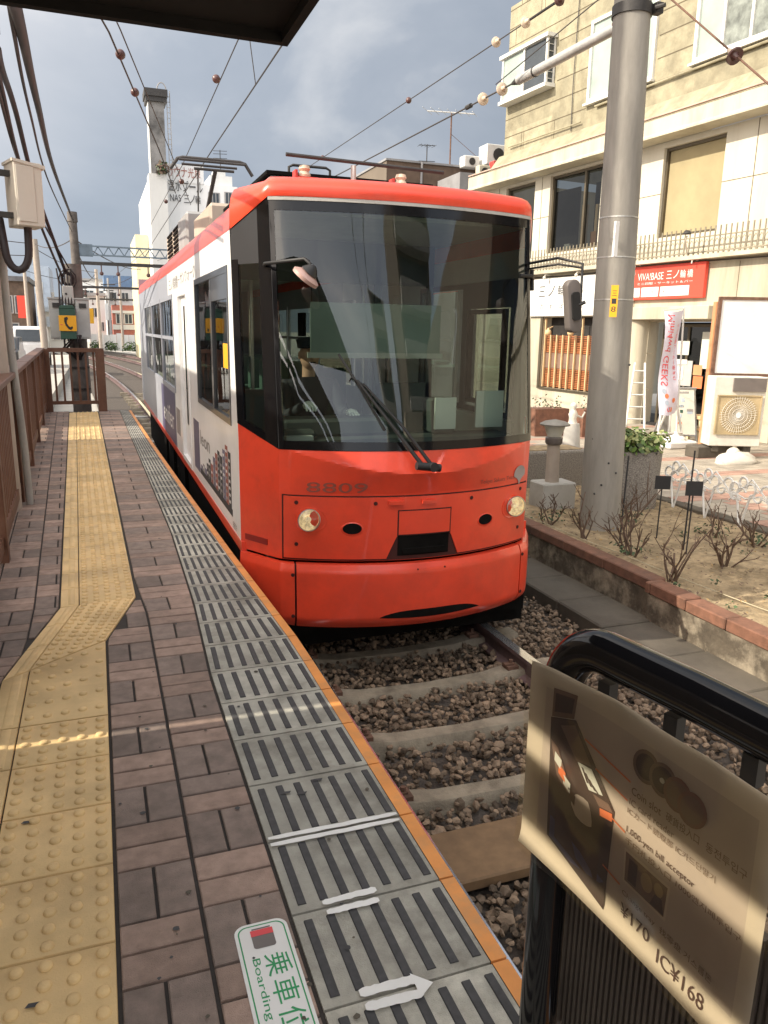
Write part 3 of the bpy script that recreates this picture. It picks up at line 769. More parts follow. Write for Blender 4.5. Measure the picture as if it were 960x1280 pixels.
# number, name and leaf emblem on the nose
m = MB()
fnn = lambda x, y, z: Nf(ux(x), y, z)
for k, ch in enumerate('8809'): m.text(ch, -.745 + .093 * k, .508, .082, .066, .004, fn=fnn)
m.build('fleet_number', 'ink_redgrey', tram)
m = MB(); m.text('Tokyo Sakura Tram', .41, .515, .33, .038, .004, fn=fnn); m.build('lettering', 'ink_redgrey', tram)
m = MB(); cxx, czz = .79, .545; pts = []
for k in range(17):
    a = R_(200 - 220 * k / 16); pts.append((cxx + .062 * math.cos(a), czz + .055 * math.sin(a) + .012))
pts += [(cxx + .030, czz - .022), (cxx + .012, czz - .04), (cxx + .004, czz - .066), (cxx - .004, czz - .066), (cxx - .012, czz - .04), (cxx - .030, czz - .022)]
m.poly([Nf(ux(a), c, .0045) for a, c in pts]); m.build('leaf_emblem', 'ink_emblem', tram)
# chamfer marker at the platform side
m = MB(); region(m, -.975, -.86, .125, .165, 6, 2, .004, 0, .004); m.build('side_marker', 'marker_red', tram)
# bumper wrapping round the nose, three sections and the smile slot
def Bf(u, z, off=0):
    t = (.05 - z) / .46
    p = Sf(u, .05, 0); c = Vector((CX, 6.2, z)); d = Vector((p.x - CX, (p.y - 6.2), 0)); 
    prof = .030 + .028 * min(1, max(0, t / .13)) + .004 * math.sin(math.pi * min(1, max(0, t))) - .07 * (max(0, t - .80) / .2) ** 1.6
    n = Vector((d.x * .35, d.y, 0)).normalized()
    q = Vector((p.x, p.y, z)) + n * (prof + off); 
    return q
def bl(u): return -.40 if abs(u) < .70 else -.40 + .05 * (abs(u) - .7) / .3
m = MB(); region(m, -.715, .715, bl, .038, 46, 30, 0, 0, .05, Bf); bump = m.build('bumper', 'tram_red', tram, smooth=35)
m = MB(); region(m, -.74, .74, -.385, .03, 40, 8, -.02, 0, .05, Bf); m.build('bumper_core', 'tram_red_seam', tram)
for s in (-1, 1):
    m = MB(); region(m, *sorted((s * .725, s * 1.0)), bl, .038, 14, 30, 0, 0, .05, Bf)
    m.build('bumper_corner', 'tram_red', tram, smooth=35)
m = MB()
def slot0(u): return -.318 + .055 * max(0, 1 - (abs(u - .06) / .36) ** 2) - .006
def slot1(u): return -.318 + .055 * max(0, 1 - (abs(u - .06) / .36) ** 2) + .034 * max(0, 1 - (abs(u - .06) / .36) ** 6) + .003
region(m, -.27, .37, lambda u: -.318 - .012 * abs(max(0, 1 - ((u - .05) / .32) ** 2)), lambda u: -.316 + .042 * max(0, 1 - ((u - .05) / .32) ** 4), 40, 2, .003, 0, .003, Bf)
m.build('bumper_slot', 'underframe', bump)
for u, z in ((-.735, -.03), (-.735, -.31), (.735, -.03), (.735, -.31), (-.05, -.0), (.12, -.0)):
    p = Bf(u, z, .0); q = Bf(u, z, .004); m = MB(); m.tube([p, q], .012 if abs(u) > .5 else .006, 10); m.build('bumper_bolt', 'tram_red_seam', bump)
m = MB(); m.box(CX - 1.0, CX + 1.0, 4.85, 16, -.62, .02); 
for y in (6.6, 8.0, 12.8, 14.2): m.tube([(CX - .9, y, -.33), (CX + .9, y, -.33)], .33, 24)
for y, w in ((5.3, .3), (9.2, .6), (10.6, .7), (11.7, .4)): m.box(XL + .05, XR - .05, y, y + w, -.45, .04)
m.box(CX - .95, CX + .95, 4.75, 4.9, -.5, -.05)
m.build('underframe', 'underframe', tram)
# windscreen surround, glass, pillars
ws = .775
m = MB()
region(m, -ws, ws, zb, .828, 30, 1, .004, 0, .02); region(m, -ws, ws, 2.205, 2.262, 30, 1, .004, 0, .02)
region(m, -.86, -ws, zb, zc, 8, 10, .004, 0, .02); region(m, ws, .86, zb, zc, 8, 10, .004, 0, .02)
for s in (-1, 1):
    region(m, *sorted((s * .965, s * 1.0)), zb, lambda u: min(zc(u), 1.93), 3, 8, .004, 0, .02)
    region(m, *sorted((s * .86, s * .965)), zb, lambda u: zb(u) + .05, 4, 1, .004, 0, .02)
m.build('windscreen_frame', 'black_gloss', tram, smooth=30)
for s in (-1, 1):
    m = MB(); region(m, *sorted((s * .86, s * 1.0)), 1.90, zc, 6, 3, .003, 0, .02); m.build('corner_panel', 'graphite', tram, smooth=30)
m = MB(); region(m, -ws, ws, .828, 2.205, 36, 14, .001, 0, 0)
gl = m.build('windscreen', 'windscreen', tram, smooth=60)
m = MB(); region(m, -.80, .80, 2.262, 2.283, 40, 1, .010, 0, .02); m.build('trim_strip', 'concrete_light', tram, smooth=30)
for s in (-1, 1):
    m = MB(); region(m, *sorted((s * .86, s * .965)), lambda u: zb(u) + .05, 1.90, 5, 8, .001, 0, 0); cw = m.build('corner_window', 'windscreen', tram, smooth=60)
m = MB(); m.tube([Sf(-.875, 1.72, -.05), Sf(-.877, 1.66, -.06), Sf(-.875, 1.3, -.06), Sf(-.868, 1.24, -.05)], .012, 8); m.build('grab_handle', 'poster_pale', tram, smooth=50)
# red roof cap over the front
m = MB(); us = [-1 + 2 * i / 60 for i in range(61)]
rows = [(0, .012, 0), (.03, .020, 0), (.065, .012, 0), (.10, -.02, 0), (.122, -.07, .0), (.135, -.16, 0), (.14, -.30, 0)]
vs_ = []
for u in us:
    z0 = zc(u); top = 2.285
    for dz, of, _ in rows:
        p = Sf(u, min(z0, 2.3), 0); k = dz / .14; zz = lerp(z0, lerp(2.40, 2.425, 1 - abs(u) ** 2), k) if abs(u) > .8 else z0 + dz * (1 + .02 * (1 - abs(u)))
        d = Vector((CX, 6.5, 0)) - Vector((p.x, p.y, 0)); d = Vector((d.x * .8, d.y, 0)).normalized()
        if abs(u) > .8:
            tt = (abs(u) - .8) / .2; of2 = lerp(of, of * .9, tt)
        else: of2 = of
        vs_.append((p.x - d.x * of2, p.y - d.y * of2, zz))
w = len(rows); m.add(vs_, [(i * w + j, (i + 1) * w + j, (i + 1) * w + j + 1, i * w + j + 1) for i in range(60) for j in range(w - 1)])
m.build('roof_cap', 'tram_red', tram, smooth=50)
# long roof: red cove along both edges, grey deck
prof = [(-1.092, 2.115), (-1.088, 2.20), (-1.055, 2.275), (-.98, 2.335), (-.90, 2.37)]
m = MB(); ys_ = [5.20, 8, 11, 14, YB]
for s in (-1, 1):
    vs_ = [(CX + s * x, y, z) for y in ys_ for x, z in prof]; w = len(prof)
    m.add(vs_, [(i * w + j, (i + 1) * w + j, (i + 1) * w + j + 1, i * w + j + 1) for i in range(len(ys_) - 1) for j in range(w - 1)])
m.build('roof_edge', 'tram_red', tram, smooth=50)
m = MB(); pr = [(-.90, 2.37), (-.6, 2.41), (0, 2.43), (.6, 2.41), (.90, 2.37)]
vs_ = [(CX + x, y, z) for y in (4.95, YB) for x, z in pr]; m.add(vs_, [(j, 5 + j, 6 + j, j + 1) for j in range(4)]); m.build('roof', 'roof_grey', tram, smooth=50)
# side walls (local frame: x = forward along -Y, y = up) as sheets with openings
def sideM(s): return frame((XL if s < 0 else XR, 0, 0), (0, -1, 0) if s < 0 else (0, 1, 0), (0, 0, 1))
sg = lambda y0, y1: (-y1, -y0)
H1 = (5.33, 7.17, .85, 1.91); HD = (7.86, 8.70, .10, 1.87); H2 = (9.32, 14.6, .76, 1.87)
for s in (-1, 1):
    M = sideM(s)
    f = (lambda y0, y1: (-y1, -y0)) if s < 0 else (lambda y0, y1: (y0, y1))
    m = MB(M)
    holes = [(*f(H1[0], H1[1]), H1[2], H1[3]), (*f(HD[0], HD[1]), HD[2], HD[3])]
    sheet_holes(m, *f(5.21, 9.30), .10, 2.12, holes, 0)
    sg_ = -1 if s < 0 else 1
    m.poly([(sg_ * 5.06, .10, 0), (sg_ * 5.21, .10, 0), (sg_ * 5.21, 2.12, 0), (sg_ * 5.205, 2.12, 0), (sg_ * 5.06, .775, 0)][::sg_ or 1])
    sheet_holes(m, *f(9.30, 9.84), 1.87, 2.12, [], 0); sheet_holes(m, *f(9.30, 9.42), .10, .76, [], 0)
    wp = m.build('side_panel', 'tram_white', tram)
    m = MB(M); sheet_holes(m, *f(9.42, YB), .10, .76, [], 0); sheet_holes(m, *f(9.84, YB), 1.87, 2.12, [], 0); sheet_holes(m, *f(14.6, YB), .76, 1.87, [], 0)
    m.build('rear_side_panel', 'tram_grey', tram)
    m = MB(M); m.box(*f(5.02, YB), .03, .103, -.03, .004); m.build('sill_stripe', 'tram_red', tram)
    # window 1
    a, b_ = f(H1[0], H1[1])
    m = MB(M); ring(m, a, b_, H1[2], H1[3], .045, -.03, .006); 
    xs0, xs1 = f(6.13, 6.22); m.box(xs0, xs1, H1[2] + .045, H1[3] - .045, -.03, .003)
    xs0, xs1 = f(5.375, 6.13); m.box(xs0, xs1, 1.70, 1.865, -.03, .002)
    wd = m.build('window', 'graphite', tram)
    m = MB(M); m.quad((a + .04, H1[2] + .04, -.012), (b_ - .04, H1[2] + .04, -.012), (b_ - .04, H1[3] - .04, -.012), (a + .04, H1[3] - .04, -.012)); m.build('pane', 'tram_glass', wd)
    m = MB(M); xs0, xs1 = f(5.42, 5.50); ring(m, *f(5.42, 6.05), .93, 1.69, .035, -.06, -.02); m.build('sash', 'underframe', wd)
    if s < 0:
        m = MB(M); m.box(*f(5.43, 5.66), 1.23, 1.40, -.010, -.006); m.build('notice', 'yellow_paint', wd)
    # door: recessed white leaf with narrow slit
    a, b_ = f(HD[0], HD[1])
    m = MB(M); ring(m, a, b_, HD[2], HD[3], .05, -.05, .007); dr = m.build('door', 'tram_white', tram)
    m = MB(M); sheet_holes(m, a + .05, b_ - .05, HD[2] + .05, HD[3] - .05, [(*f(8.33, 8.46), .50, 1.72), (*f(8.03, 8.06), .45, 1.72)], -.03); m.build('leaf', 'tram_white', dr)
    m = MB(M); m.quad(*[(x, y, -.045) for x, y in ((f(8.3, 8.49)[0], .47), (f(8.3, 8.49)[1], .47), (f(8.3, 8.49)[1], 1.75), (f(8.3, 8.49)[0], 1.75))])
    m.quad(*[(x, y, -.045) for x, y in ((f(8., 8.09)[0], .42), (f(8., 8.09)[1], .42), (f(8., 8.09)[1], 1.75), (f(8., 8.09)[0], 1.75))]); m.build('door_glass', 'ink_redgrey' if False else 'graphite', dr)
    # rear window band: three lights
    for y0, y1 in ((9.32, 11.0), (11.05, 12.8), (12.85, 14.6)):
        a, b_ = f(y0, y1); m = MB(M); ring(m, a, b_, .76, 1.87, .05, -.03, .005); m.box(a + .05, b_ - .05, 1.36, 1.40, -.03, .004); wd = m.build('window', 'tram_grey', tram)
        m = MB(M); m.quad((a + .04, .80, -.012), (b_ - .04, .80, -.012), (b_ - .04, 1.83, -.012), (a + .04, 1.83, -.012)); m.build('pane', 'tram_glass', wd)
        m = MB(M); cc = lerp(a, b_, .35); m.box(cc, cc + .34, 1.41, 1.76, -.06, -.016); m.build('vent_light', 'underframe', wd)
# rear end and bulkhead
m = MB(); m.box(XL + .01, XR - .01, YB - .04, YB, .03, 2.4); m.build('rear_end', 'tram_grey', tram)
m = MB(); m.box(XL - .02, XL + .01, YB - .10, YB + .01, .1, 1.55); m.build('rear_pillar', 'tram_white', tram)
# advertising on the platform side
M = sideM(-1); mA = MB(M)
m = MB(M); m.box(-7.62, -7.22, .19, .66, 0, .0025); m.build('advert_panel', 'tram_purple', tram)
m = MB(M); m.text('leon', -7.12, .475, .62, .13, .003); m.text('Tram Times', -7.1, .63, .5, .035, .003) if False else None
m.build('advert_word', 'ink_grey', tram)
m = MB(M); m.text('三ノ輪橋', -9.62, 1.915, 1.02, .125, .003); m.text('サンウォーク', -8.35, 1.93, 1.25, .115, .003); m.box(-8.55, -8.42, 1.98, 1.99, 0, .003); m.build('shop_lettering', 'ink_grey', tram)
rs = random.Random(5)
m = MB(M); x = -7.12; hs = [.02, .05, .035, .10, .16, .14, .22, .27, .31, .29, .36, .41, .38]
m.box(-7.18, -5.38, .195, .245, 0, .0025, 0)
for k, hgt in enumerate(hs):
    w_ = 1.74 / len(hs); x = -7.14 + k * w_
    m.box(x + .012, x + w_ - .018, .245, .265 + hgt, 0, .0025, rs.choice([0, 0, 1, 2, 3]))
    for q in range(int(hgt / .05)): m.box(x + .03, x + w_ - .04, .275 + q * .05, .295 + q * .05, .0025, .0032, rs.choice([1, 4]))
m.build('skyline_graphic', ['ink_dark', 'ink_grey', 'ink_redgrey', 'tram_purple', 'sign_white'], tram)
m = MB(M); m.text('8809', -5.36, .125, .16, .045, .003); m.build('small_number', 'ink_grey', tram)
m = MB(M); m.box(-11.5, -9.5, .105, .74, 0, .002); m.build('advert_panel', 'tram_purple', tram)
m = MB(M); m.text('enifer', -11.2, .27, 1.5, .26, .003); m.build('advert_word', 'sign_white', tram)
m = MB(M); m.box(-9.36, -8.95, .30, .60, 0, .002); m.build('notice_panel', 'ink_grey', tram)
# roof gear
m = MB(); m.box(1.22, 2.45, 5.75, 7.7, 2.42, 2.565); ac = m.build('air_conditioner', 'ac_grey', tram, bevel=.02)
m = MB(); m.box(1.20, 2.47, 5.73, 7.72, 2.567, 2.59); m.build('lid', 'underframe', ac)
m = MB(); m.tube([(1.40, 5.9, 2.585), (1.40, 5.9, 2.655), (1.43, 5.9, 2.67), (1.68, 5.9, 2.67), (1.71, 5.9, 2.655), (1.71, 5.9, 2.585)], .010, 8); m.build('handle', 'dark_steel', ac)
m = MB(); m.box(1.10, 2.75, 7.95, 9.2, 2.40, 2.68); m.build('resistor_box', 'beige_plastic', tram, bevel=.03)
m = MB(); m.box(1.05, 2.7, 9.5, 10.4, 2.40, 2.80); m.build('equipment_box', 'ac_grey', tram, bevel=.03)
m = MB(); m.box(1.10, 2.75, 10.6, 12.6, 2.38, 2.84); vb = m.build('vent_box', 'beige_plastic', tram, bevel=.03)
m = MB(); 
for i in range(2):
    for k in range(7): m.box(1.085, 1.105, 10.75 + i * .9, 11.45 + i * .9, 2.44 + k * .055, 2.467 + k * .055)
m.build('vent_slats', 'underframe', vb)
m = MB()
for x, w_ in ((1.29, .05), (1.98, .045)):
    pass
m.tube([(1.18, 5.05, 2.56), (2.25, 5.05, 2.54)], .012, 8); m.build('roof_rail', 'dark_steel', tram)
for x in (1.30, 1.95):
    m = MB(); m.box(x - .075, x + .075, 5.0, 5.14, 2.41, 2.432); m.box(x - .065, x - .050, 5.03, 5.11, 2.432, 2.475); mt = m.build('antenna_mount', 'red_machine', tram)
    m = MB(); m.lathe([(0, 0), (.036, 0), (.04, .02), (.028, .04), (.038, .055), (.03, .075), (0, .08)], (x, 5.06, 2.43), 14); m.build('insulator', 'porcelain', mt, smooth=40)
m = MB(); m.tube([(1.62, 5.05, 2.42), (1.62, 5.05, 2.53)], .018, 8); m.build('post', 'galv', tram)
# pantograph
pan = MB(); hz = 4.17; y = 13.65
pan.tube([(1.30, y, hz - .18), (1.42, y, hz - .02), (1.5, y, hz), (2.42, y, hz), (2.5, y, hz - .02), (2.62, y, hz - .2)], .028, 8)
pan.tube([(1.42, y - .2, hz - .07), (2.48, y - .2, hz - .07)], .02, 8); pan.tube([(1.5, y + .2, hz - .06), (2.4, y + .2, hz - .06)], .02, 8)
pan.tube([(1.66, y - .1, hz - .17), (2.3, y - .1, hz - .17)], .022, 8)
pn = pan.build('pantograph', 'wire', tram, smooth=50)
pan = MB(); pan.tube([(2.0, y - .1, hz - .17), (1.93, y + .75, 3.35)], .035, 8); pan.tube([(1.93, y + .75, 3.35), (1.93, y - .8, 2.5)], .045, 8)
pan.tube([(1.72, y - .1, hz - .17), (1.80, y + .7, 3.3)], .012, 6); pan.box(1.5, 2.4, y - 1.1, y + .5, 2.43, 2.55); pan.build('arm', 'wire', pn, smooth=50)
# mirrors and wiper
m = MB()
p0 = Sf(-.83, 1.885, .005); m.tube([p0, p0 + Vector((-.02, -.10, 0)), Vector((1.16, 4.52, 1.90)), Vector((1.19, 4.50, 1.87))], .011, 8)
mr_ = m.build('wing_mirror', 'black_rubber', tram, smooth=50)
Mm = Matrix.Translation((1.155, 4.46, 1.80)) @ Matrix.Rotation(R_(35), 4, 'Y') @ Matrix.Rotation(R_(20), 4, 'X')
m = MB(Mm); m.lathe([(0, .03), (.05, .022), (.085, 0), (.083, -.02), (.03, -.03), (0, -.03)], (0, 0, 0), 24); m.v = [Vector(v) for v in m.v]; m.build('shell', 'mirror_pink', mr_, smooth=60)
m = MB(Mm); m.lathe([(0, .036), (.055, .028), (.03, .06), (.012, .075), (0, .075)], (0, 0, 0), 16); m.build('bracket', 'black_rubber', mr_, smooth=60)
m = MB(); p0 = Sf(.83, 1.98, .005)
m.tube([p0, (2.93, 4.66, 2.0), (3.02, 4.5, 1.955), (3.025, 4.5, 1.70)], .009, 8); m.tube([Sf(.83, 1.945, .005), (2.94, 4.66, 1.96), (3.015, 4.5, 1.93)], .007, 8)
m.tube([Sf(.70, 1.885, .01), Sf(.78, 1.885, .03), Sf(.86, 1.885, .02)], .013, 8); m.tube([Sf(.86, 1.94, .015), Sf(.86, 1.80, .015)], .015, 8)
mr2 = m.build('wing_mirror', 'black_rubber', tram, smooth=50)
Mm = Matrix.Translation((2.965, 4.5, 1.685)) @ Matrix.Rotation(R_(-8), 4, 'Y')
m = MB(Mm); pts = rrect(-.052, .052, -.17, .17, .045)
F3 = Mm @ Matrix(((1, 0, 0, 0), (0, 0, -1, 0), (0, 1, 0, 0), (0, 0, 0, 1)))
m = MB(F3); m.prism(pts, -.035, .035); m.build('shell', 'mirror_grey', mr2, smooth=40, bevel=.014, seg=2)
m = MB(F3); m.prism(rrect(-.03, .03, -.09, .09, .02), .03, .05); m.tube([(.0, .0, .03), (.06, .02, .06)], .012, 8); m.build('bracket', 'black_rubber', mr2)
m = MB(); pv = Sf(ux(-.08) + .09, .675, .04)
a = Vector((1.86, 4.345, .695)); a2 = Vector((1.93, 4.345, .685)); tip = Vector((1.50, 4.42, 1.20)); tip2 = Vector((1.54, 4.41, 1.17))
def onglass(x, z, o): return Sf(ux(x - CX), z, o)
m.tube([a, onglass(1.70, .92, .055), onglass(1.50, 1.20, .045)], [.014, .011, .008], 8); m.tube([a2, onglass(1.76, .92, .055), onglass(1.535, 1.18, .045)], [.013, .009, .007], 8)
m.tube([a + Vector((-.04, 0, 0)), a2 + Vector((.05, 0, -.01))], .026, 10); m.tube([a2, a2 + Vector((0, -.03, 0))], .03, 12)
wp_ = m.build('wiper', 'black_rubber', tram, smooth=50)
m = MB(); m.tube([onglass(1.40, 1.36, .012), onglass(1.52, 1.16, .012), onglass(1.66, .90, .012)], .008, 6); m.tube([onglass(1.46, 1.2, .012), onglass(1.47, 1.22, .04), onglass(1.55, 1.16, .045)], .006, 6); m.build('blade', 'black_rubber', wp_)
# interior
m = MB(); m.box(XL + .04, XR - .04, 5.1, YB - .05, .02, .06); m.box(CX - .95, CX + .95, 4.85, 5.12, .02, .06); m.build('floor', 'interior_dark', tram)
m = MB(); m.box(XL + .06, XR - .06, 5.2, YB - .06, 2.24, 2.27); m.build('ceiling', 'interior', tram)
m = MB(); m.box(XL + .05, XL + .07, 5.2, YB - .06, .1, .84); m.box(XR - .07, XR - .05, 5.2, YB - .06, .1, .84); m.build('lining', 'interior', tram)
m = MB(); m.box(CX - .86, CX + .86, 4.80, 5.15, .06, .80); m.box(CX - .80, CX - .05, 5.0, 5.25, .80, .92); m.box(CX + .25, CX + .43, 4.95, 5.15, .80, 1.05); m.box(CX - .86, CX - .6, 4.9, 5.1, .8, .86); m.build('driver_console', 'interior_dark', tram, bevel=.02)
m = MB(); m.box(CX + .26, CX + .42, 4.93, 4.95, .84, 1.06); m.box(CX + .60, CX + .82, 4.98, 5.0, .84, 1.10); m.box(CX - .82, CX - .64, 4.84, 4.95, .802, .83); m.build('paper', 'sign_white', tram)
m = MB(); m.box(CX - .62, CX + .30, 4.98, 4.99, 1.36, 1.68); bl_ = m.build('sun_blind', 'blind_grey', tram)
m = MB(); m.box(CX - .64, CX + .32, 4.975, 4.995, 1.325, 1.36); m.build('bar', 'concrete_light', bl_)
m = MB()
for x in (CX - .98, CX - .15, CX + .42, CX + .92): m.box(x - .025, x + .025, 6.6, 6.65, .06, 2.24)
m.box(CX - .98, CX - .15, 6.6, 6.65, .06, 1.0); m.box(CX + .42, CX + .95, 6.6, 6.65, .06, 1.05); m.box(CX - .98, CX + .95, 6.6, 6.65, 1.9, 2.24); m.build('partition', 'interior_dark', tram)
for y in (8.9, 9.9, 10.9, 11.9, 12.9, 13.9):
    for x in (XL + .1, XR - .6): m = MB(); m.box(x, x + .5, y, y + .42, .40, .52); m.box(x, x + .5, y + .421, y + .52, .5, 1.05); m.build('seat', 'seat_green', tram, bevel=.03)
for y in (7.4, 9.3, 11.5, 13.5):
    for x in (CX - .55, CX + .55): m = MB(); m.tube([(x, y, .06), (x, y, 2.24)], .016, 8); m.build('grab_pole', 'steel', tram)

# driver behind the glass
def skin_figure(name, verts, edges, radii, parent, matn, root=0, sub=2):
    me = bpy.data.meshes.new(name); off = Vector(ROOT[parent.name].translation) if parent and parent.name in ROOT else Vector()
    me.from_pydata([tuple(Vector(v) - off) for v in verts], edges, [])
    o = bpy.data.objects.new(name, me); C.objects.link(o); o.parent = parent
    md = o.modifiers.new('skin', 'SKIN'); md.use_smooth_shade = True
    if not me.skin_vertices: 
        bm = bmesh.new(); bm.from_mesh(me); bm.verts.layers.skin.verify(); bm.to_mesh(me); bm.free()
    for i, r in enumerate(radii):
        sv = me.skin_vertices[0].data[i]; sv.radius = (r, r) if not isinstance(r, tuple) else r; sv.use_root = (i == root)
    ms = o.modifiers.new('sub', 'SUBSURF'); ms.levels = sub; ms.render_levels = sub
    me.materials.append(MATS[matn]); return o
px, py = CX - .45, 5.62
drv = thing('person', 'tram driver in dark uniform and white gloves seated behind the windscreen', 'person', (px, py, .06))
V = [(px, py + .12, .62), (px, py + .12, .82), (px, py + .08, 1.05), (px, py + .07, 1.16), (px - .18, py + .06, 1.10), (px + .18, py + .06, 1.10), (px - .22, py - .06, .88), (px + .24, py - .05, .90), (px - .12, py - .30, .98), (px + .20, py - .28, .92),
     (px - .10, py + .1, .58), (px + .10, py + .1, .58), (px - .12, py - .30, .56), (px + .12, py - .30, .56), (px - .12, py - .34, .12), (px + .12, py - .34, .12), (px - .12, py - .46, .10), (px + .12, py - .46, .10)]
E_ = [(0, 1), (1, 2), (2, 3), (2, 4), (2, 5), (4, 6), (5, 7), (6, 8), (7, 9), (0, 10), (0, 11), (10, 12), (11, 13), (12, 14), (13, 15), (14, 16), (15, 17)]
Rr = [.14, .135, .13, .07, .07, .07, .048, .048, .036, .036, .09, .09, .065, .065, .045, .045, .04, .04]
skin_figure('body', V, E_, Rr, drv, 'uniform')
m = MB(); hc = Vector((px, py + .04, 1.32)); m.ball(hc, .072, .09, .108, 16, 12); m.tube([hc + Vector((0, .03, -.16)), hc + Vector((0, .02, -.06))], .05, 12); m.ball(hc + Vector((0, -.09, -.01)), .014, .02, .022, 8, 6)
for s in (-1, 1): m.ball(hc + Vector((s * .073, .01, 0)), .012, .02, .03, 8, 6)
hd = m.build('head', 'skin', drv, smooth=60)
m = MB(); m.lathe([(0, .085), (.07, .08), (.098, .06), (.09, .03), (.086, 0)], tuple(hc + Vector((0, .01, .05))), 18); m.box(px - .06, px + .06, py - .12, py - .03, 1.375, 1.385); m.build('cap', 'uniform', drv, smooth=60)
m = MB()
for s in (-1, 1): m.ball(hc + Vector((s * .028, -.082, .012)), .010, .008, .006, 8, 6)
m.box(px - .022, px + .022, py - .058, py - .046, 1.268, 1.274); m.build('eyes_and_mouth', 'hair', drv)
for (hx, hy, hz_) in ((px - .12, py - .30, .98), (px + .20, py - .28, .92)):
    vs_ = [(hx, hy, hz_), (hx, hy - .06, hz_ + .01), (hx, hy - .10, hz_ + .015)]; es_ = [(0, 1), (1, 2)]; rr = [.030, .036, .032]
    for k, (dx, ln) in enumerate(((-.030, .06), (-.011, .072), (.010, .068), (.029, .05))):
        i0 = len(vs_); vs_ += [(hx + dx, hy - .125, hz_ + .016), (hx + dx * 1.1, hy - .125 - ln * .6, hz_ + .004), (hx + dx * 1.1, hy - .125 - ln * .8, hz_ - .025)]; es_ += [(2, i0), (i0, i0 + 1), (i0 + 1, i0 + 2)]; rr += [.010, .009, .008]
    i0 = len(vs_); vs_ += [(hx + .045, hy - .075, hz_ + .005), (hx + .055, hy - .115, hz_ - .005)]; es_ += [(1, i0), (i0, i0 + 1)]; rr += [.011, .009]
    skin_figure('glove', vs_, es_, rr, drv, 'glove', 1, 1)

# ------------------------------------------------------------------ station canopy, and unseen boards added to shade the near platform
t = thing('platform_canopy', 'dark timber canopy roof over the near end of the platform', 'canopy', (-.5, 2.3, 0))
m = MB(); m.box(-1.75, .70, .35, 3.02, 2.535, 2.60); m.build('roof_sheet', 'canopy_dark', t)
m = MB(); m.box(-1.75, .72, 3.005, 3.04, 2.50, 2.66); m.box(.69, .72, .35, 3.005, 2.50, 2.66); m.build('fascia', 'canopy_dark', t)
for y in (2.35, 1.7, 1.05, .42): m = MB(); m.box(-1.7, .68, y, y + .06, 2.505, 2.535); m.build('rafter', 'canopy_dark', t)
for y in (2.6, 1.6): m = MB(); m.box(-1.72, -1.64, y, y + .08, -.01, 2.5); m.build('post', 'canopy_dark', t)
t = thing('added_shade_wall', 'unseen brown boarded wall added to shade the near platform', 'wall', (-1.6, -.5, 0))  # unseen wall, added; its gaps are set to cast sun streaks on the notice
for z0, z1 in ((0, .5), (.503, 1.0), (1.003, 1.5), (1.503, 2.025), (2.083, 2.218), (2.292, 2.85)):
    m = MB(); m.box(-1.615, -1.59, -3.9, 2.868, z0, z1); m.build('board', 'board_wood', t)
t = thing('added_shade_panel', 'unseen brown boarded panel added to block sun past the wall end', 'panel', (-1.6, 3.1, 0))  # unseen board, added to block the sun and leave a thin slit
m = MB(); m.box(-1.615, -1.59, 2.898, 3.32, 0, 2.62); m.build('board', 'board_wood', t)
m = MB(); m.box(-1.66, -1.615, 2.95, 3.0, 0, 2.6); m.build('post', 'brown_metal', t)

# ------------------------------------------------------------------ unseen low houses added left of the frame to shade the platform
def house(label, x1, y0, y1, eave, wallm, roofm, w=4.5, rise=1.2):
    t = thing('house', label, 'house', (x1 - w / 2, (y0 + y1) / 2, -.5))
    m = MB(); m.box(x1 - w, x1, y0, y1, -.5, eave); m.build('wall', wallm, t)
    m = MB(); Mx = frame((0, y0 - .05, 0), (1, 0, 0), (0, 0, 1)); 
    xm = x1 - w / 2
    m.prism([(x1 + .12, eave - .04), (x1 + .12, eave + .02), (xm, eave + rise), (x1 - w - .12, eave + .02), (x1 - w - .12, eave - .04)], 0, -(y1 - y0 + .1), M=Mx); m.build('roof', roofm, t)
    y = y0 + .7
    while y < y1 - 1.2:
        m = MB(); m.box(x1 - .02, x1 + .03, y, y + 1.1, .5, 1.7); wn_ = m.build('window', 'bronze_frame', t)
        m = MB(); m.box(x1 + .03, x1 + .036, y + .06, y + 1.04, .56, 1.64); m.build('pane', 'window_dark', wn_); y += 2.3
    return t
house('unseen low tan house with dark tiled roof added to shade the platform', -3.0, 3.14, 11.25, 3.50, 'house_wall', 'roof_tile')
house('unseen low grey house with dark tiled roof added to shade the far platform', -3.0, 12.9, 24, 3.45, 'far_grey', 'roof_tile')

# ------------------------------------------------------------------ platform fence
t = thing('platform_railing', 'brown metal railing with vertical bars along the left side of the platform', 'railing', (FX(9), 9, 0))
ysf = [3.4, 5.35, 7.25, 9.15, 11.05, 12.95, 14.9]
def bar(m, p, q, wx, wy):   # upright-section bar between two points (mostly along y)
    p, q = Vector(p), Vector(q)
    d = (q - p).normalized(); n = Vector((-d.y, d.x, 0)).normalized(); z_ = n.cross(d) * -1
    vs_ = [c + n * (a * wx / 2) + Vector((0, 0, b_ * wy / 2)) for c in (p, q) for a, b_ in ((-1, -1), (1, -1), (1, 1), (-1, 1))]
    m.add(vs_, [(0, 1, 2, 3)[::-1], (4, 5, 6, 7), (0, 4, 5, 1)[::-1], (1, 5, 6, 2)[::-1], (2, 6, 7, 3)[::-1], (3, 7, 4, 0)[::-1]])
fx = lambda y: -.66 - .026 * (y - 5.5)
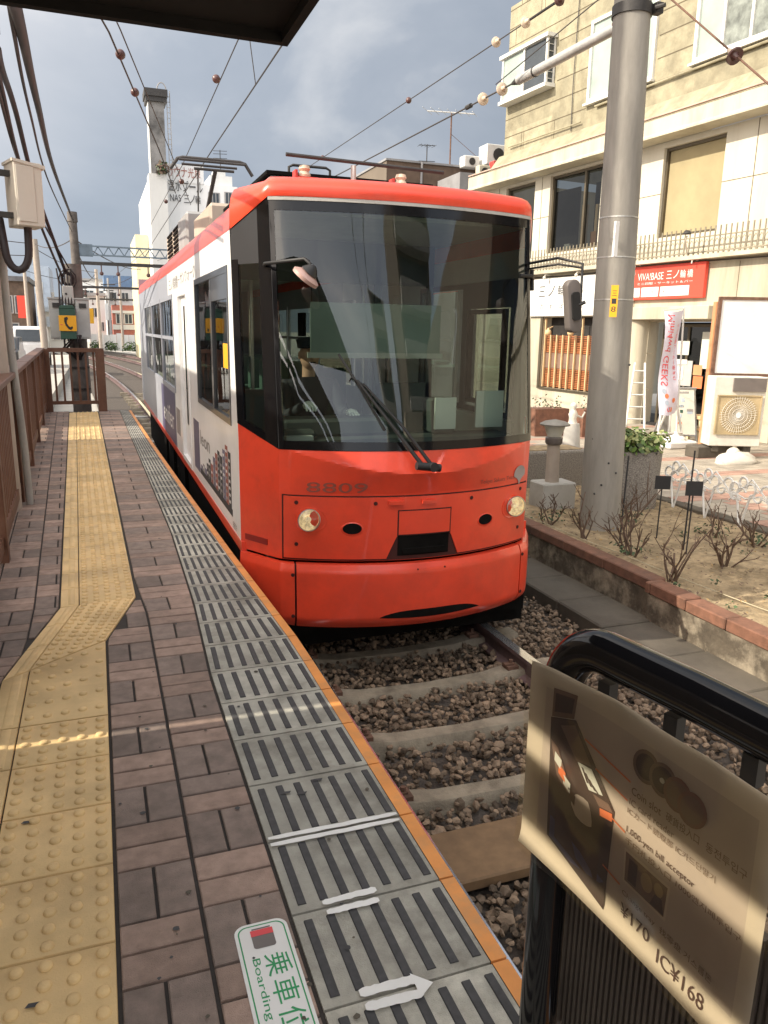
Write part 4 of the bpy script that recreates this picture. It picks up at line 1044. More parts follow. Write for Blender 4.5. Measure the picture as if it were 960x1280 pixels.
for a, c in zip(ysf, ysf[1:]):
    m = MB(); bar(m, (fx(a), a + .02, 1.10), (fx(c), c - .02, 1.10), .13, .045); m.build('top_rail', 'brown_metal', t, bevel=.006)
    m = MB(); bar(m, (fx(a), a + .05, .13), (fx(c), c - .05, .13), .05, .09); m.build('bottom_rail', 'brown_metal', t)
    n_ = 14
    for k in range(1, n_):
        y = lerp(a, c, k / n_); m = MB(); m.box(fx(y) - .012, fx(y) + .012, y - .014, y + .014, .17, 1.08); m.build('baluster', 'brown_metal', t)
for y in ysf:
    m = MB(); m.box(fx(y) - .045, fx(y) + .045, y - .045, y + .045, -.01, 1.08); m.build('post', 'brown_metal', t, bevel=.005)
t = thing('end_railing', 'brown metal railing with a wide end post across the far platform end', 'railing', (-.4, 15, 0))
m = MB(); m.box(-.80, .0, 14.95, 15.06, 1.05, 1.12); m.build('top_rail', 'brown_metal', t)
m = MB(); m.box(-.80, .0, 14.97, 15.03, .13, .19); m.build('bottom_rail', 'brown_metal', t)
for k in range(6):
    m = MB(); x = -.72 + k * .13; m.box(x, x + .035, 14.985, 15.015, .19, 1.05); m.build('baluster', 'brown_metal', t)
m = MB(); m.box(-.02, .13, 14.93, 15.07, -.01, 1.12); m.build('end_post', 'brown_metal', t, bevel=.005)
m = MB(); m.box(-.88, -.78, 14.94, 15.06, -.01, 1.1); m.build('end_post', 'brown_metal', t)
tag(MB().tube([(-.615, 7.12, -.01), (-.62, 7.12, .5), (-.655, 7.12, 1.3), (-.66, 7.12, 2.25)], .030, 12).build('conduit_pipe', 'concrete_light', smooth=50), 'narrow pale conduit pipe standing in front of the brown platform railing', 'pipe')

# left utility pole, junction box
t = thing('utility_pole', 'thick beige concrete utility pole at the left edge behind the railing', 'utility pole', (-.86, 7.2, -.5))
m = MB(); m.tube([(-.855, 6.98, -.5), (-.86, 6.98, 9.5)], [.195, .14], 24); m.build('shaft', 'pole_beige', t, smooth=50)
for z in (2.6, 2.1, 3.3):
    m = MB(); m.lathe([(.19, -.02), (.205, -.02), (.205, .02), (.19, .02)], (-.855, 6.98, z), 24); m.build('band', 'dark_steel', t, smooth=40)
m = MB(); m.tube([(-1.0, 7.0, 3.62), (-.55, 6.95, 3.62)], .022, 8); m.tube([(-.55, 6.95, 3.59), (-.55, 6.95, 3.66)], .03, 8); m.build('step_bolt', 'dark_steel', t)
t = thing('junction_box', 'cream metal junction box bolted to the beige utility pole', 'junction box', (-.44, 6.9, 2.2))
fr = Matrix.Translation((-.445, 6.93, 2.24)) @ Matrix.Rotation(R_(20), 4, 'Z')
m = MB(fr); m.box(-.10, .10, -.13, .13, 0, .46); m.build('case', 'jbox', t, bevel=.006)
m = MB(fr); m.prism([(-.11, .455), (-.11, .475), (.125, .445), (.125, .42)], -.14, .14, M=fr @ Matrix(((1, 0, 0, 0), (0, 0, -1, 0), (0, 1, 0, 0), (0, 0, 0, 1)))); m.build('lid', 'jbox', t)
m = MB(fr); m.box(-.09, .04, -.138, -.13, .03, .43); m.build('door', 'jbox', t, bevel=.003)
m = MB(fr); m.box(-.22, -.10, -.03, .03, .06, .10); m.box(-.22, -.10, -.03, .03, .36, .40); m.build('bracket', 'dark_steel', t)
m = MB()
pts = [(-.44, 6.92, 2.25)] + [(-.53 + .085 * math.cos(a), 6.92, 2.08 + .16 * math.sin(a)) for a in [-.0 - math.pi * k / 10 for k in range(11)]] + [(-.64, 6.98, 2.3)]
m.tube(pts, .030, 10); m.build('hose', 'cable_black', t, smooth=60)

# ------------------------------------------------------------------ equipment behind the platform end
t = thing('equipment_post', 'dark weathered wooden post behind the platform end railing', 'post', (-.30, 15.75, -.5))
m = MB(); m.tube([(-.31, 15.8, -.6), (-.30, 15.8, 2.6)], [.17, .14], 16); m.build('shaft', 'old_pole', t, smooth=50)
for z in (.35, .75): m = MB(); m.lathe([(.16, -.015), (.178, -.015), (.178, .015), (.16, .015)], (-.305, 15.8, z), 18); m.build('band', 'dark_steel', t)
for nm, x0, x1, lab in (('equipment_cabinet', -.75, -.52, 'grey equipment cabinet left of the telephone box'), ('equipment_cabinet', -.31, -.07, 'grey equipment cabinet right of the telephone box')):
    t = thing(nm, lab, 'cabinet', ((x0 + x1) / 2, 15.6, 1.25)); m = MB(); m.box(x0, x1, 15.48, 15.72, 1.27, 1.97); m.build('case', 'cab_grey', t, bevel=.008)
    m = MB(); m.box(x0 - .015, x1 + .015, 15.46, 15.74, 1.97, 1.995); m.build('lid', 'cab_grey', t)
    m = MB(); m.box(x0 + .02, x1 - .02, 15.472, 15.48, 1.30, 1.94); m.box((x0 + x1) / 2 - .05, (x0 + x1) / 2 + .07, 15.45, 15.474, 1.82, 1.9, 1); m.build('door', ['cab_grey', 'dark_steel'], t)
t = thing('telephone_box', 'small green trackside telephone box with yellow panel and black handset sign', 'telephone box', (-.44, 15.35, 1.27))
m = MB(); m.box(-.575, -.31, 15.28, 15.42, 1.27, 1.80); m.prism([(-.58, 1.80), (-.305, 1.80), (-.34, 1.86), (-.545, 1.86)], 0, .15, M=frame((0, 15.425, 0), (1, 0, 0), (0, 0, 1))); m.build('case', 'green_paint', t, bevel=.006)
m = MB(); m.box(-.592, -.298, 15.265, 15.28, 1.41, 1.68); pl = m.build('panel', 'yellow_paint', t, bevel=.003)
fr = frame((-.445, 15.262, 1.545), (1, 0, 0), (0, 0, 1)); m = MB(fr)
pts = [(-.05 + .012 * 0, .10), (.0, .115), (.012, .075), (-.012, .055), (-.015, .0), (.02, -.055), (.045, -.065), (.075, -.045), (.085, -.08), (.045, -.115), (.01, -.10), (-.035, -.04), (-.055, .03), (-.055, .08)]
m.prism(pts, 0, .002); m.build('handset_sign', 'ink_black', pl)
m = MB(fr); m.prism([(-.125, -.02), (-.085, -.02), (-.085, -.032), (-.125, -.032)], 0, .002); m.build('small_lettering', 'ink_red', pl)
t = thing('meter_box', 'small pale meter box fixed above the green telephone box', 'meter box', (-.41, 15.5, 1.87))
m = MB(); m.box(-.50, -.32, 15.45, 15.6, 1.89, 2.20); m.build('case', 'cab_grey', t, bevel=.008)
m = MB(); m.tube([(-.44, 15.44, 2.06), (-.44, 15.45, 2.06)], .02, 10); m.build('dial', 'dark_steel', t)
m = MB(); rs = random.Random(9)
for k in range(9):
    x = -.52 + k * .035; m.tube([(x, 15.4, 1.34), (x + rs.uniform(-.05, .05), 15.36, 1.22), (x + rs.uniform(-.1, .15), 15.5, 1.08), (-.3 + rs.uniform(-.06, .06), 15.65, .9)], .018, 6)
for k in range(7):
    a0 = rs.uniform(0, 6); r_ = rs.uniform(.07, .16)
    m.tube([(-.40 + r_ * math.cos(a0 + q * .7), 15.55, 2.32 + r_ * math.sin(a0 + q * .7) * 1.2) for q in range(8)], .013, 6)
for k in range(5): m.tube([(-.58 + .06 * k, 15.6, 2.5), (-.55 + .05 * k, 15.5, 2.25), (-.56 + .05 * k, 15.45, 1.9), (-.5 + .04 * k, 15.45, 1.4)], .016, 6)
tag(m.build('cable_bundle', 'cable_black', smooth=60), 'tangle of black cables looping down behind the telephone box', 'cables')

# ------------------------------------------------------------------ right-hand catenary pole
t = thing('catenary_pole', 'tall grey concrete pole standing in the garden bed right of the tram', 'utility pole', (4.965, 6.73, -.48))
m = MB(); m.tube([(4.965, 6.73, -.52), (4.85, 6.73, 4.42), (4.83, 6.73, 8.5)], [.212, .168, .14], 36); m.build('shaft', 'pole_grey', t, smooth=50)
for z in (1.85, 2.25, 2.62): m = MB(); x = lerp(4.965, 4.85, (z + .5) / 4.9); r_ = lerp(.212, .168, (z + .5) / 4.9); m.lathe([(r_ - .004, -.006), (r_ + .003, -.006), (r_ + .003, .006), (r_ - .004, .006)], (x, 6.73, z), 36); m.build('seam_band', 'galv', t)
m = MB(); m.lathe([(.165, -.045), (.182, -.045), (.182, .045), (.165, .045)], (4.85, 6.73, 4.42), 36); m.box(4.99, 5.06, 6.55, 6.63, 4.38, 4.47); m.tube([(4.98, 6.56, 4.42), (5.02, 6.48, 4.42)], .02, 8); m.build('clamp', 'dark_steel', t, smooth=40)
m = MB(); m.box(4.70, 4.74, 6.50, 6.53, 2.24, 2.56); m.build('plate', 'sign_white', t)
fr = frame((4.765, 6.523, 1.68), (.8, -.6, 0), (0, 0, 1)); m = MB(Matrix.Translation((0, 0, 0)) @ fr); m.box(-.035, .035, 0, .30, 0, .006); nb = m.build('number_plate', 'yellow_paint', t)
m = MB(fr); 
for k, ch in enumerate('三18'): m.text(ch, -.022, .20 - k * .075, .044, .05, .007)
m.build('lettering', 'ink_dark', nb)
m = MB(); rs = random.Random(4)
for k in range(6):
    a = rs.uniform(3.3, 5.2); z = rs.uniform(-.3, 1.6); r_ = .206; m.ball((4.955 + r_ * math.cos(a), 6.73 + r_ * math.sin(a), z), .012, nu=8, nv=5)
m.build('bolt_hole', 'ink_dark', t)
def insulator_geo(m, c, d, r=.075, mi=0):
    d = Vector(d).normalized(); u = d.orthogonal().normalized(); w = d.cross(u)
    F_ = Matrix(((u.x, w.x, d.x, c[0]), (u.y, w.y, d.y, c[1]), (u.z, w.z, d.z, c[2]), (0, 0, 0, 1)))
    m.lathe([(0, -.075), (.018, -.075), (.026, -.04), (.03, -.015), (r * .75, -.012), (r, .0), (r * .96, .018), (r * .5, .008), (.026, .025), (.02, .06), (0, .06)], (0, 0, 0), 18, mi, F_)
# strut arm with two insulators carrying the messenger wire away from the pole
arm_d = Vector((-.04, 1, -.002)).normalized()
a0 = Vector((4.85, 6.93, 4.36)); 
tA = thing('strut_arm', 'grey tubular strut arm clamped near the top of the garden pole', 'strut', tuple(a0))
m = MB(); m.tube([a0 - arm_d * .02, a0 + arm_d * 1.75], .052, 16); m.build('tube', 'galv', tA, smooth=50)
m = MB(); m.tube([a0 + arm_d * 1.75, a0 + arm_d * 1.9], [.05, .015], 12); m.tube([a0 + arm_d * 1.4, a0 + arm_d * 1.42], .058, 14); m.build('cap', 'dark_steel', tA)
m = MB(); m.tube([a0 + Vector((-.02, -.06, .02)), a0 + Vector((.02, .03, .02))], .065, 12); m.build('socket', 'rust', tA)
tW = thing('messenger_wire', 'thick wire running from the strut arm over the tram with two pale insulators', 'overhead wire', tuple(a0 + arm_d * 1.9))
end = a0 + arm_d * 1.9
pts = [end + arm_d * (k * 1.0) + Vector((-.004 * k * k * 0, 0, .0)) for k in range(0, 26)]
pts = [end.lerp(Vector((3.4, 45, 5.0)), k / 24) - Vector((0, 0, .5 * (k / 24) * (1 - k / 24))) for k in range(25)]
m = MB(); m.tube(pts, .010, 6); m.build('wire', 'wire', tW)
dW = (pts[1] - pts[0]).normalized()
for s_ in (.22, .68): m = MB(); insulator_geo(m, pts[0] + dW * s_, dW); m.build('insulator', 'porcelain', tW, smooth=50)
m = MB(); m.tube([pts[0] + dW * 1.0, pts[0] + dW * 1.12], .03, 8); m.build('clamp', 'dark_steel', tW)
# upper guy with three insulators
u0 = Vector((4.72, 6.75, 4.85)); u1 = Vector((4.2, 26, 4.85))
tW = thing('guy_wire', 'upper wire from the garden pole with three pale insulators strung on it', 'overhead wire', tuple(u0))
dU = (u1 - u0).normalized(); m = MB(); m.tube([u0, u1], .007, 6); m.build('wire', 'wire', tW)
for yy_ in (1.0, 1.65, 2.3): m = MB(); insulator_geo(m, u0 + dU * yy_, dU, .058); m.build('insulator', 'porcelain' if yy_ > 1.2 else 'porcelain_dark', tW, smooth=50)
m = MB(); m.tube([u0 + dU * 1.1, u0 + dU * 1.55], .014, 8); m.build('turnbuckle', 'dark_steel', tW)
for yy_, in ((4.9,), (9.2,)): m = MB(); m.ball(u0 + dU * yy_, .045, nu=10, nv=8); m.build('bead', 'porcelain_dark', tW, smooth=60)
tW = thing('stay_wire', 'thin stay wire descending from the top of the garden pole', 'overhead wire', (4.8, 6.7, 4.6))
m = MB(); m.tube([(4.82, 6.7, 4.75), (4.6, 8.9, 4.35)], .006, 6); m.build('wire', 'wire', tW)
p_, q_ = Vector((5.0, 6.73, 5.55)), Vector((7.2, 5.9, 3.55))
A_ = Vector((6, 7.64, 5.0)); B_ = Vector((6, 6.16, 3.80)); d_ = (B_ - A_).normalized()
tW = thing('cross_wire', 'rusty wire slanting across the upper right with one dark disc insulator', 'overhead wire', tuple(A_))
m = MB(); m.tube([A_ - d_ * 1.2, B_ + d_ * 2], .010, 6); m.build('wire', 'rust', tW)
m = MB(); insulator_geo(m, Vector((6, 6.63, 4.17)), d_, .085); m.build('insulator', 'porcelain_dark', tW, smooth=50)
m = MB(); insulator_geo(m, Vector((6, 6.66, 4.20)), d_, .03); m.build('clamp', 'porcelain', tW, smooth=50)

# ------------------------------------------------------------------ overhead line wires
def wire(label, pts, r=.011, beads=(), name='contact_wire', matn='wire', dropper=()):
    t = thing(name, label, 'overhead wire', tuple(pts[0])); m = MB(); m.tube(pts, r, 6); m.build('wire', matn, t)
    for p in beads: m = MB(); m.ball(p, .05, nu=10, nv=8); m.build('bead', 'porcelain_dark', t, smooth=60)
    for p, q in dropper: m = MB(); m.tube([p, q], .006, 5); m.build('dropper', 'wire', t)
    return t
wire('contact wire running above the tram to its pantograph', [(1.9, -10, 4.22), (1.9, 13, 4.22), (2.0, 30, 4.25), (1.2, 50, 4.3)], .009, dropper=[((1.9, 9.6, 4.22), (1.82, 9.6, 4.85))])
wire('messenger wire above the tram contact wire with dark beads', [(1.55, -10, 4.5), (1.6, 9, 4.45), (1.75, 16, 4.5), (1.9, 30, 4.7)], .007, beads=[(1.577, 10.4, 4.455), (1.86, 21, 4.55)])
wire('pull-off wire crossing from the left sky towards the chimney', [(-1.2, 2, 4.3), (.3, 8.5, 4.2), (1.1, 13.3, 4.2), (1.75, 17.5, 4.22)], .010, beads=[(.42, 9.1, 4.2), (.62, 10.4, 4.2)])
wire('thin pull-off wire with a bead beside the chimney tower', [(-.9, 2, 4.3), (.4, 8.4, 4.2), (1.3, 13.5, 4.2), (2.2, 18.8, 4.2)], .007, beads=[(1.72, 16.0, 4.2)])
wire('second track contact wire stretching into the distance', [(5.2, 17, 4.25), (4.6, 30, 4.25), (2.8, 55, 4.3)], .009)
def catenary(p, q, sag, n=14):
    p, q = Vector(p), Vector(q); return [p.lerp(q, k / n) - Vector((0, 0, 4 * sag * (k / n) * (1 - k / n))) for k in range(n + 1)]
for lab, us, r_ in (('thick twisted black cable sweeping from the canopy down to the far post', ((-0.22, 3.6, 2.73), (-0.28, 5.2, 3.09), (-0.37, 8.5, 3.51), (-0.47, 15, 4.02), (-0.41, 27.6, 4.69)), .030),
                    ('thin black cable running beside the twisted cable to the far post', ((-0.24, 3.8, 2.8), (-0.32, 5.2, 3.09), (-0.44, 8.5, 3.43), (-0.56, 15, 3.82), (-0.48, 27.6, 4.4)), .012),
                    ('first of the dark cables sagging behind the cream junction box', ((-0.44, 5.5, 3.08), (-0.57, 7.5, 3.49), (-0.66, 10, 3.76), (-0.67, 13, 3.39), (-0.43, 15.6, 2.45)), .028),
                    ('second of the dark cables sagging behind the cream junction box', ((-0.46, 5.5, 2.99), (-0.59, 7.5, 3.39), (-0.67, 10, 3.27), (-0.64, 13, 2.9), (-0.49, 15.6, 2.37)), .020),
                    ('third of the dark cables sagging behind the cream junction box', ((-0.48, 5.5, 2.93), (-0.61, 7.5, 3.33), (-0.69, 10, 3.31), (-0.65, 13, 3.06), (-0.37, 15.6, 2.52)), .014)):
    ctrl = [Vector(c) for c in us]; pts = []
    for i in range(len(ctrl) - 1):
        p0, p1, p2, p3 = ctrl[max(i - 1, 0)], ctrl[i], ctrl[i + 1], ctrl[min(i + 2, len(ctrl) - 1)]
        for k in range(8):
            tt = k / 8; pts.append(.5 * ((2 * p1) + (p2 - p0) * tt + (2 * p0 - 5 * p1 + 4 * p2 - p3) * tt ** 2 + (3 * p1 - p0 - 3 * p2 + p3) * tt ** 3))
    pts.append(ctrl[-1]); tag(MB().tube(pts, r_, 6).build('cable', 'cable_black', smooth=60), lab, 'cable')

# ------------------------------------------------------------------ far end: gantries, poles
def gantry(label, y, x0, x1, z, post_h, hgt=.32, posts=True):
    t = thing('truss_gantry', label, 'gantry', (x0, y, -.6))
    m = MB(); n_ = int((x1 - x0) / .34)
    m.box(x0, x1, y - .04, y + .04, z, z + .045); m.box(x0, x1, y - .04, y + .04, z + hgt - .045, z + hgt)
    for k in range(n_):
        a, b_ = lerp(x0 + .5, x1, k / n_), lerp(x0 + .5, x1, (k + .5) / n_); c = lerp(x0 + .5, x1, (k + 1) / n_)
        m.tube([(a, y, z + .03), (b_, y, z + hgt - .03)], .016, 5); m.tube([(b_, y, z + hgt - .03), (c, y, z + .03)], .016, 5)
    m.box(x0 - .05, x0 + .5, y - .035, y + .035, z - .03, z + hgt + .03); m.build('truss', 'truss_blue', t)
    m = MB(); m.tube([(x0 + .02, y, -.7), (x0 - .05, y, post_h)], [.16, .13], 14); m.lathe([(0, .3), (.15, .3), (.16, 0), (.13, -.02)], (x0 - .05, y, post_h - .1), 14); m.build('post', 'old_pole', t, smooth=50)
    m = MB(); m.tube([(x1, y, -.7), (x1, y, post_h - .4)], .14, 14); m.build('post', 'old_pole', t, smooth=50)
    return t
gantry('blue-grey lattice gantry on a dark post behind the platform end', 28, -.40, 9.5, 3.74, 4.85)
def beam(label, y, x0, x1, z):
    t = thing('beam_gantry', label, 'gantry', (x0, y, -.6)); m = MB(); m.box(x0, x1, y - .08, y + .08, z, z + .14); m.build('beam', 'dark_steel', t)
    for x in (x0 + .1, x1 - .1): m = MB(); m.tube([(x, y, -.7), (x, y, z + .5)], .13, 10); m.build('post', 'far_grey', t)
    for x in (x0 + 1.2, x0 + 1.9, x0 + 3.2, x0 + 5): m = MB(); m.tube([(x, y, z), (x, y, z - .35)], .03, 6); m.ball((x, y, z - .35), .09, nu=8, nv=6); m.build('insulator', 'porcelain_dark', t)
beam('plain dark beam gantry seen just below the lattice gantry', 38, -.75, 11, 4.15)
beam('second plain beam gantry farther along the curving track', 54, -1.6, 11, 3.85)
beam('farthest beam gantry crossing the curving tracks', 72, -3.2, 11, 3.7)

# far poles
for lab, p, q, r_ in (('leaning pale concrete pole beyond the parked van', (-2.22, 40, -.5), (-2.32, 40, 5.3), .14), ('thin far pole in front of the old brown shop', (-3.9, 55, -.5), (-3.9, 55, 5.2), .1),
                      ('far pole standing beside the curving track', (.35, 60, -.6), (.35, 60, 5.4), .11), ('far pole in front of the red-roofed house', (2.5, 80, -.6), (2.5, 80, 6.2), .11)):
    t = MB().tube([p, q], [r_ * 1.2, r_], 10).build('utility_pole', 'pole_beige', smooth=50); tag(t, lab, 'utility pole')
for k, (a, b_) in enumerate((((-8, 40, 6.2), (-2.3, 40, 5.1)), ((-2.3, 40, 5.1), (-.4, 28, 4.3)), ((-2.32, 40, 4.9), (.35, 60, 5.2)), ((-7, 40, 5.2), (-2.3, 40, 4.6)))):
    tag(MB().tube(catenary(a, b_, .25), .018, 5).build('cable', 'cable_black'), ['distant cable reaching the leaning pole from the left', 'distant cable between the leaning pole and the gantry post', 'distant cable from the leaning pole to the trackside pole', 'lower distant cable reaching the leaning pole'][k], 'cable')

# ------------------------------------------------------------------ shop building (local frame: s along the wall to the left, o outwards, z up)
FM = frame((11.9, 14.9, 0), (-math.sin(R_(5.5)), math.cos(R_(5.5)), 0), (-math.cos(R_(5.5)), -math.sin(R_(5.5)), 0))
# frame's third axis is x cross y = up
TR = Matrix(((-1, 0, 0, 0), (0, 0, 1, 0), (0, 1, 0, 0), (0, 0, 0, 1)))       # text frame on the wall: x to the right, y up, z outwards
FT = FM @ TR
shop = thing('shop_building', 'cream three-storey shop building with projecting cornice and iron balcony railing', 'building', (11.9, 14.9, -.5))
bevs = .01
H_UP = [(4.15, 6.2, 7.80, 8.86), (.62, 2.70, 7.05, 8.75), (-2.62, -.60, 7.05, 8.55), (-6.2, -4.2, 7.05, 8.6)]
# massing
m = MB(FM); S0, S1 = -14, 7.35
GH = [(1.80, 3.95, .08, 1.96), (-1.85, .0, -.5, 1.83)]
VH = [(4.72, 6.1, 3.55, 5.55), (2.03, 4.05, 3.62, 5.55), (-1.60, .06, 3.64, 5.50), (-6.5, -3.4, 3.64, 5.5), (-12, -8, 3.64, 5.5)]
m.add([], [])
def wall_sheet(m, s0, s1, z0, z1, holes, o, depth=.22):
    xs = sorted({s0, s1, *[v for h in holes for v in h[:2]]}); zs = sorted({z0, z1, *[v for h in holes for v in h[2:]]})
    xs = [v for v in xs if s0 <= v <= s1]; zs = [v for v in zs if z0 <= v <= z1]
    for a, b_ in zip(xs, xs[1:]):
        for c, d in zip(zs, zs[1:]):
            if any(h[0] < (a + b_) / 2 < h[1] and h[2] < (c + d) / 2 < h[3] for h in holes): continue
            m.quad((a, o, c), (a, o, d), (b_, o, d), (b_, o, c))
    for h in holes:
        a, b_, c, d = h
        m.quad((a, o, c), (b_, o, c), (b_, o - depth, c), (a, o - depth, c)); m.quad((a, o, d), (a, o - depth, d), (b_, o - depth, d), (b_, o, d))
        m.quad((a, o, c), (a, o - depth, c), (a, o - depth, d), (a, o, d)); m.quad((b_, o, c), (b_, o, d), (b_, o - depth, d), (b_, o - depth, c))
m = MB(FM); wall_sheet(m, S0, S1, -.5, 3.15, GH, 0, .3); m.quad((S1, 0, -.5), (S1, 0, 6), (S1, -8, 6), (S1, -8, -.5)); m.quad((S0, 0, -.5), (S0, -8, -.5), (S0, -8, 6), (S0, 0, 6)); m.build('ground_floor_wall', 'cream', shop)
m = MB(FM); wall_sheet(m, S0, S1, 3.15, 5.62, VH, -.02, .2); m.build('first_floor_wall', 'cream_panel', shop)
# panel joints on the first floor
for s_ in (-2.35, 1.05, 4.4, -3.05, -7.2, 6.45): m = MB(FM); m.box(s_ - .008, s_ + .008, -.02, -.014, 3.2, 5.6); m.build('panel_joint', 'wall_joint', shop)
for a, b_ in ((.06, 2.03), (-3.4, -1.6), (4.05, 4.72), (-8, -6.5), (6.1, 7.35)): m = MB(FM); m.box(a, b_, -.02, -.015, 4.56, 4.574); m.build('panel_joint', 'wall_joint', shop)
m = MB(FM)
for s_ in (-2.3, .55, -4.2, 1.75): m.box(s_ - .006, s_ + .006, 0, .005, 2.16, 3.12)
m.box(-.2, .9, 0, .004, .30, .31); m.box(-.2, .9, 0, .004, 1.12, 1.13); m.box(.9, 1.78, 0, .004, 1.12, 1.13)
m.build('stone_joints', 'wall_joint', shop)
# cornice, ledge
m = MB(FM); m.prism([(0, 5.62), (.50, 5.62), (.50, 5.66), (.47, 5.70), (.47, 5.98), (.40, 6.02), (0, 6.02)], S0, S1 + .05, M=FM @ Matrix(((0, 0, 1, 0), (1, 0, 0, 0), (0, 1, 0, 0), (0, 0, 0, 1)))); m.build('cornice', 'cream', shop)
m = MB(FM); m.box(S0, S1 + .02, .42, .50, 6.022, 6.05); m.build('cornice_capping', 'rust_pink', shop)
m = MB(FM); m.prism([(0, 6.02), (.36, 6.02), (.02, 6.46), (0, 6.46)], S0, 6.5, M=FM @ Matrix(((0, 0, 1, 0), (1, 0, 0, 0), (0, 1, 0, 0), (0, 0, 0, 1)))); m.build('sloped_base', 'upper_wall', shop)
m = MB(FM); wall_sheet(m, S0, 6.3, 6.46, 10.25, H_UP, -.01, .15); m.quad((6.3, -.01, 6.0), (6.3, -.01, 10.25), (6.3, -8, 10.25), (6.3, -8, 6.0)); m.quad((S0, -.01, 10.25), (S0, -8, 10.25), (6.3, -8, 10.25), (6.3, -.01, 10.25)); m.build('upper_wall', 'upper_wall', shop)
m = MB(FM)
z = 6.46; rs = random.Random(2)
while z < 10.2:
    zz = z + .46; cuts = sorted([(h[0] - .12, h[1] + .12) for h in H_UP if h[2] - .14 < zz < h[3] + .14]); p0 = S0
    for c0, c1 in cuts + [(6.3, 6.3)]:
        if c0 > p0 + .05: m.box(p0, c0, -.01, -.003, zz - .010, zz + .010)
        p0 = max(p0, c1)
    for q in range(5):
        sx = rs.uniform(-6, 6)
        if not any(h[0] - .2 < sx < h[1] + .2 and h[2] - .6 < zz < h[3] + .6 for h in H_UP): m.box(sx - .006, sx + .006, -.01, -.004, zz - .449, zz - .011)
    z += .46
m.build('board_joints', 'wall_joint', shop)
m = MB(FM); m.tube([(6.0, .06, 6.62), (2.9, .06, 6.62)], .018, 6); m.tube([(2.4, .05, 6.86), (S0, .05, 6.95)], .028, 8); m.build('conduit', 'upper_wall', shop)
m = MB(FM); m.tube([(1.35, .06, 3.2), (1.35, .06, 5.6)], .03, 8); m.tube([(6.9, .06, -.4), (6.9, .06, 5.55)], .04, 8); m.build('drain_pipe', 'cream', shop, smooth=50)
m = MB(FM); m.tube([(4.6, .03, 3.02), (2.9, .04, 2.995), (1.2, .03, 3.02), (-1.6, .04, 3.05), (-4, .03, 3.02)], .012, 5); m.tube([(3.3, .02, 6.5), (3.32, .03, 7.6), (3.3, .02, 9.9)], .012, 5); m.build('wall_cable', 'wire', shop)
# upper windows
def upwin(h, bay, lights, pm='frost_pane,window_dark'):
    pm = pm.split(',')
    a, b_, c, d = h
    o1 = .26 if bay else .05
    m = MB(FM); w = .07
    if bay:
        m.box(a - .06, b_ + .06, -.0, o1 + .06, d, d + .09); m.box(a - .05, b_ + .05, -.0, o1 + .05, c - .09, c)
        for s_ in (a, b_ - w, (a + b_) / 2 - w / 2): m.box(s_, s_ + w, o1 - .05, o1, c, d)
        for s_ in (a, b_ - .04): m.box(s_, s_ + .04, 0, .05, c, d)
    else:
        ring(m, a - .05, b_ + .05, c - .05, d + .05, .08, -.02, o1, M=FM @ Matrix(((1, 0, 0, 0), (0, 0, 1, 0), (0, 1, 0, 0), (0, 0, 0, 1))))
        m.box(a - .09, b_ + .09, 0, o1 + .07, c - .11, c - .06)
        for k in range(1, lights): s_ = lerp(a, b_, k / lights); m.box(s_ - .03, s_ + .03, -.02, o1 - .01, c + .03, d - .03)
    wd = m.build('window', 'white_frame', shop)
    for k in range(lights):
        p, q = lerp(a, b_, k / lights) + .03, lerp(a, b_, (k + 1) / lights) - .03
        m = MB(FM); oo = o1 - .03 if bay else .0
        m.quad((p, oo, c + .02), (p, oo, d - .02), (q, oo, d - .02), (q, oo, c + .02)); m.build('pane', pm[k], wd)
    if bay:
        m = MB(FM); m.quad((a + .02, 0.05, c), (a + .02, o1 - .05, c), (a + .02, o1 - .05, d), (a + .02, 0.05, d)); m.build('pane', 'window_dark', wd)
        m = MB(FM)
        for k in range(6): z = c + .1 + k * .16; m.tube([(a - .01, .08, z), (a - .01, o1 - .06, z)], .008, 5)
        m.build('guard_bars', 'white_frame', wd)
upwin(H_UP[0], True, 2, 'window_dark,frost_pane'); upwin(H_UP[1], False, 2, 'frost_pane,frost_pane'); upwin(H_UP[2], False, 3, 'curtain,curtain,frost_pane'); upwin(H_UP[3], False, 2)
# first floor windows
for i, h in enumerate(VH):
    a, b_, c, d = h; m = MB(FM); X_ = FM @ Matrix(((1, 0, 0, 0), (0, 0, 1, 0), (0, 1, 0, 0), (0, 0, 0, 1)))
    ring(m, a, b_, c, d, .06, -.2, -.10, M=X_)
    if i == 1: m.box(2.72, 2.78, -.2, -.11, c + .06, d - .06)
    wd = m.build('window', 'bronze_frame', shop)
    m = MB(FM)
    if i == 2:
        m.quad((a + .05, -.16, c + .05), (a + .05, -.16, d - .05), (b_ - .05, -.16, d - .05), (b_ - .05, -.16, c + .05)); m.build('blind', 'blind_beige', wd)
    else:
        m.quad((a + .05, -.16, c + .05), (a + .05, -.16, d - .05), (b_ - .05, -.16, d - .05), (b_ - .05, -.16, c + .05)); m.build('pane', 'house_glass', wd)
        m = MB(FM); m.box(a, b_, -1.6, -1.55, c, d); m.box(a, b_, -1.55, -.25, c - .02, c); m.build('room', 'dark_room', wd)
        if i == 1:
            m = MB(FM); m.box(3.0, 3.16, -.5, -.4, c, c + 1.15); m.box(2.55, 2.64, -.5, -.4, c, c + 1.1); m.box(2.5, 2.72, -.45, -.36, c, c + .45, 1); m.build('curtain_posts', ['slat_post', 'orange_wood'], wd)
            m = MB(FM); m.box(3.4, 3.62, -.4, -.26, c, c + .22); m.build('box', 'ac_white', wd)
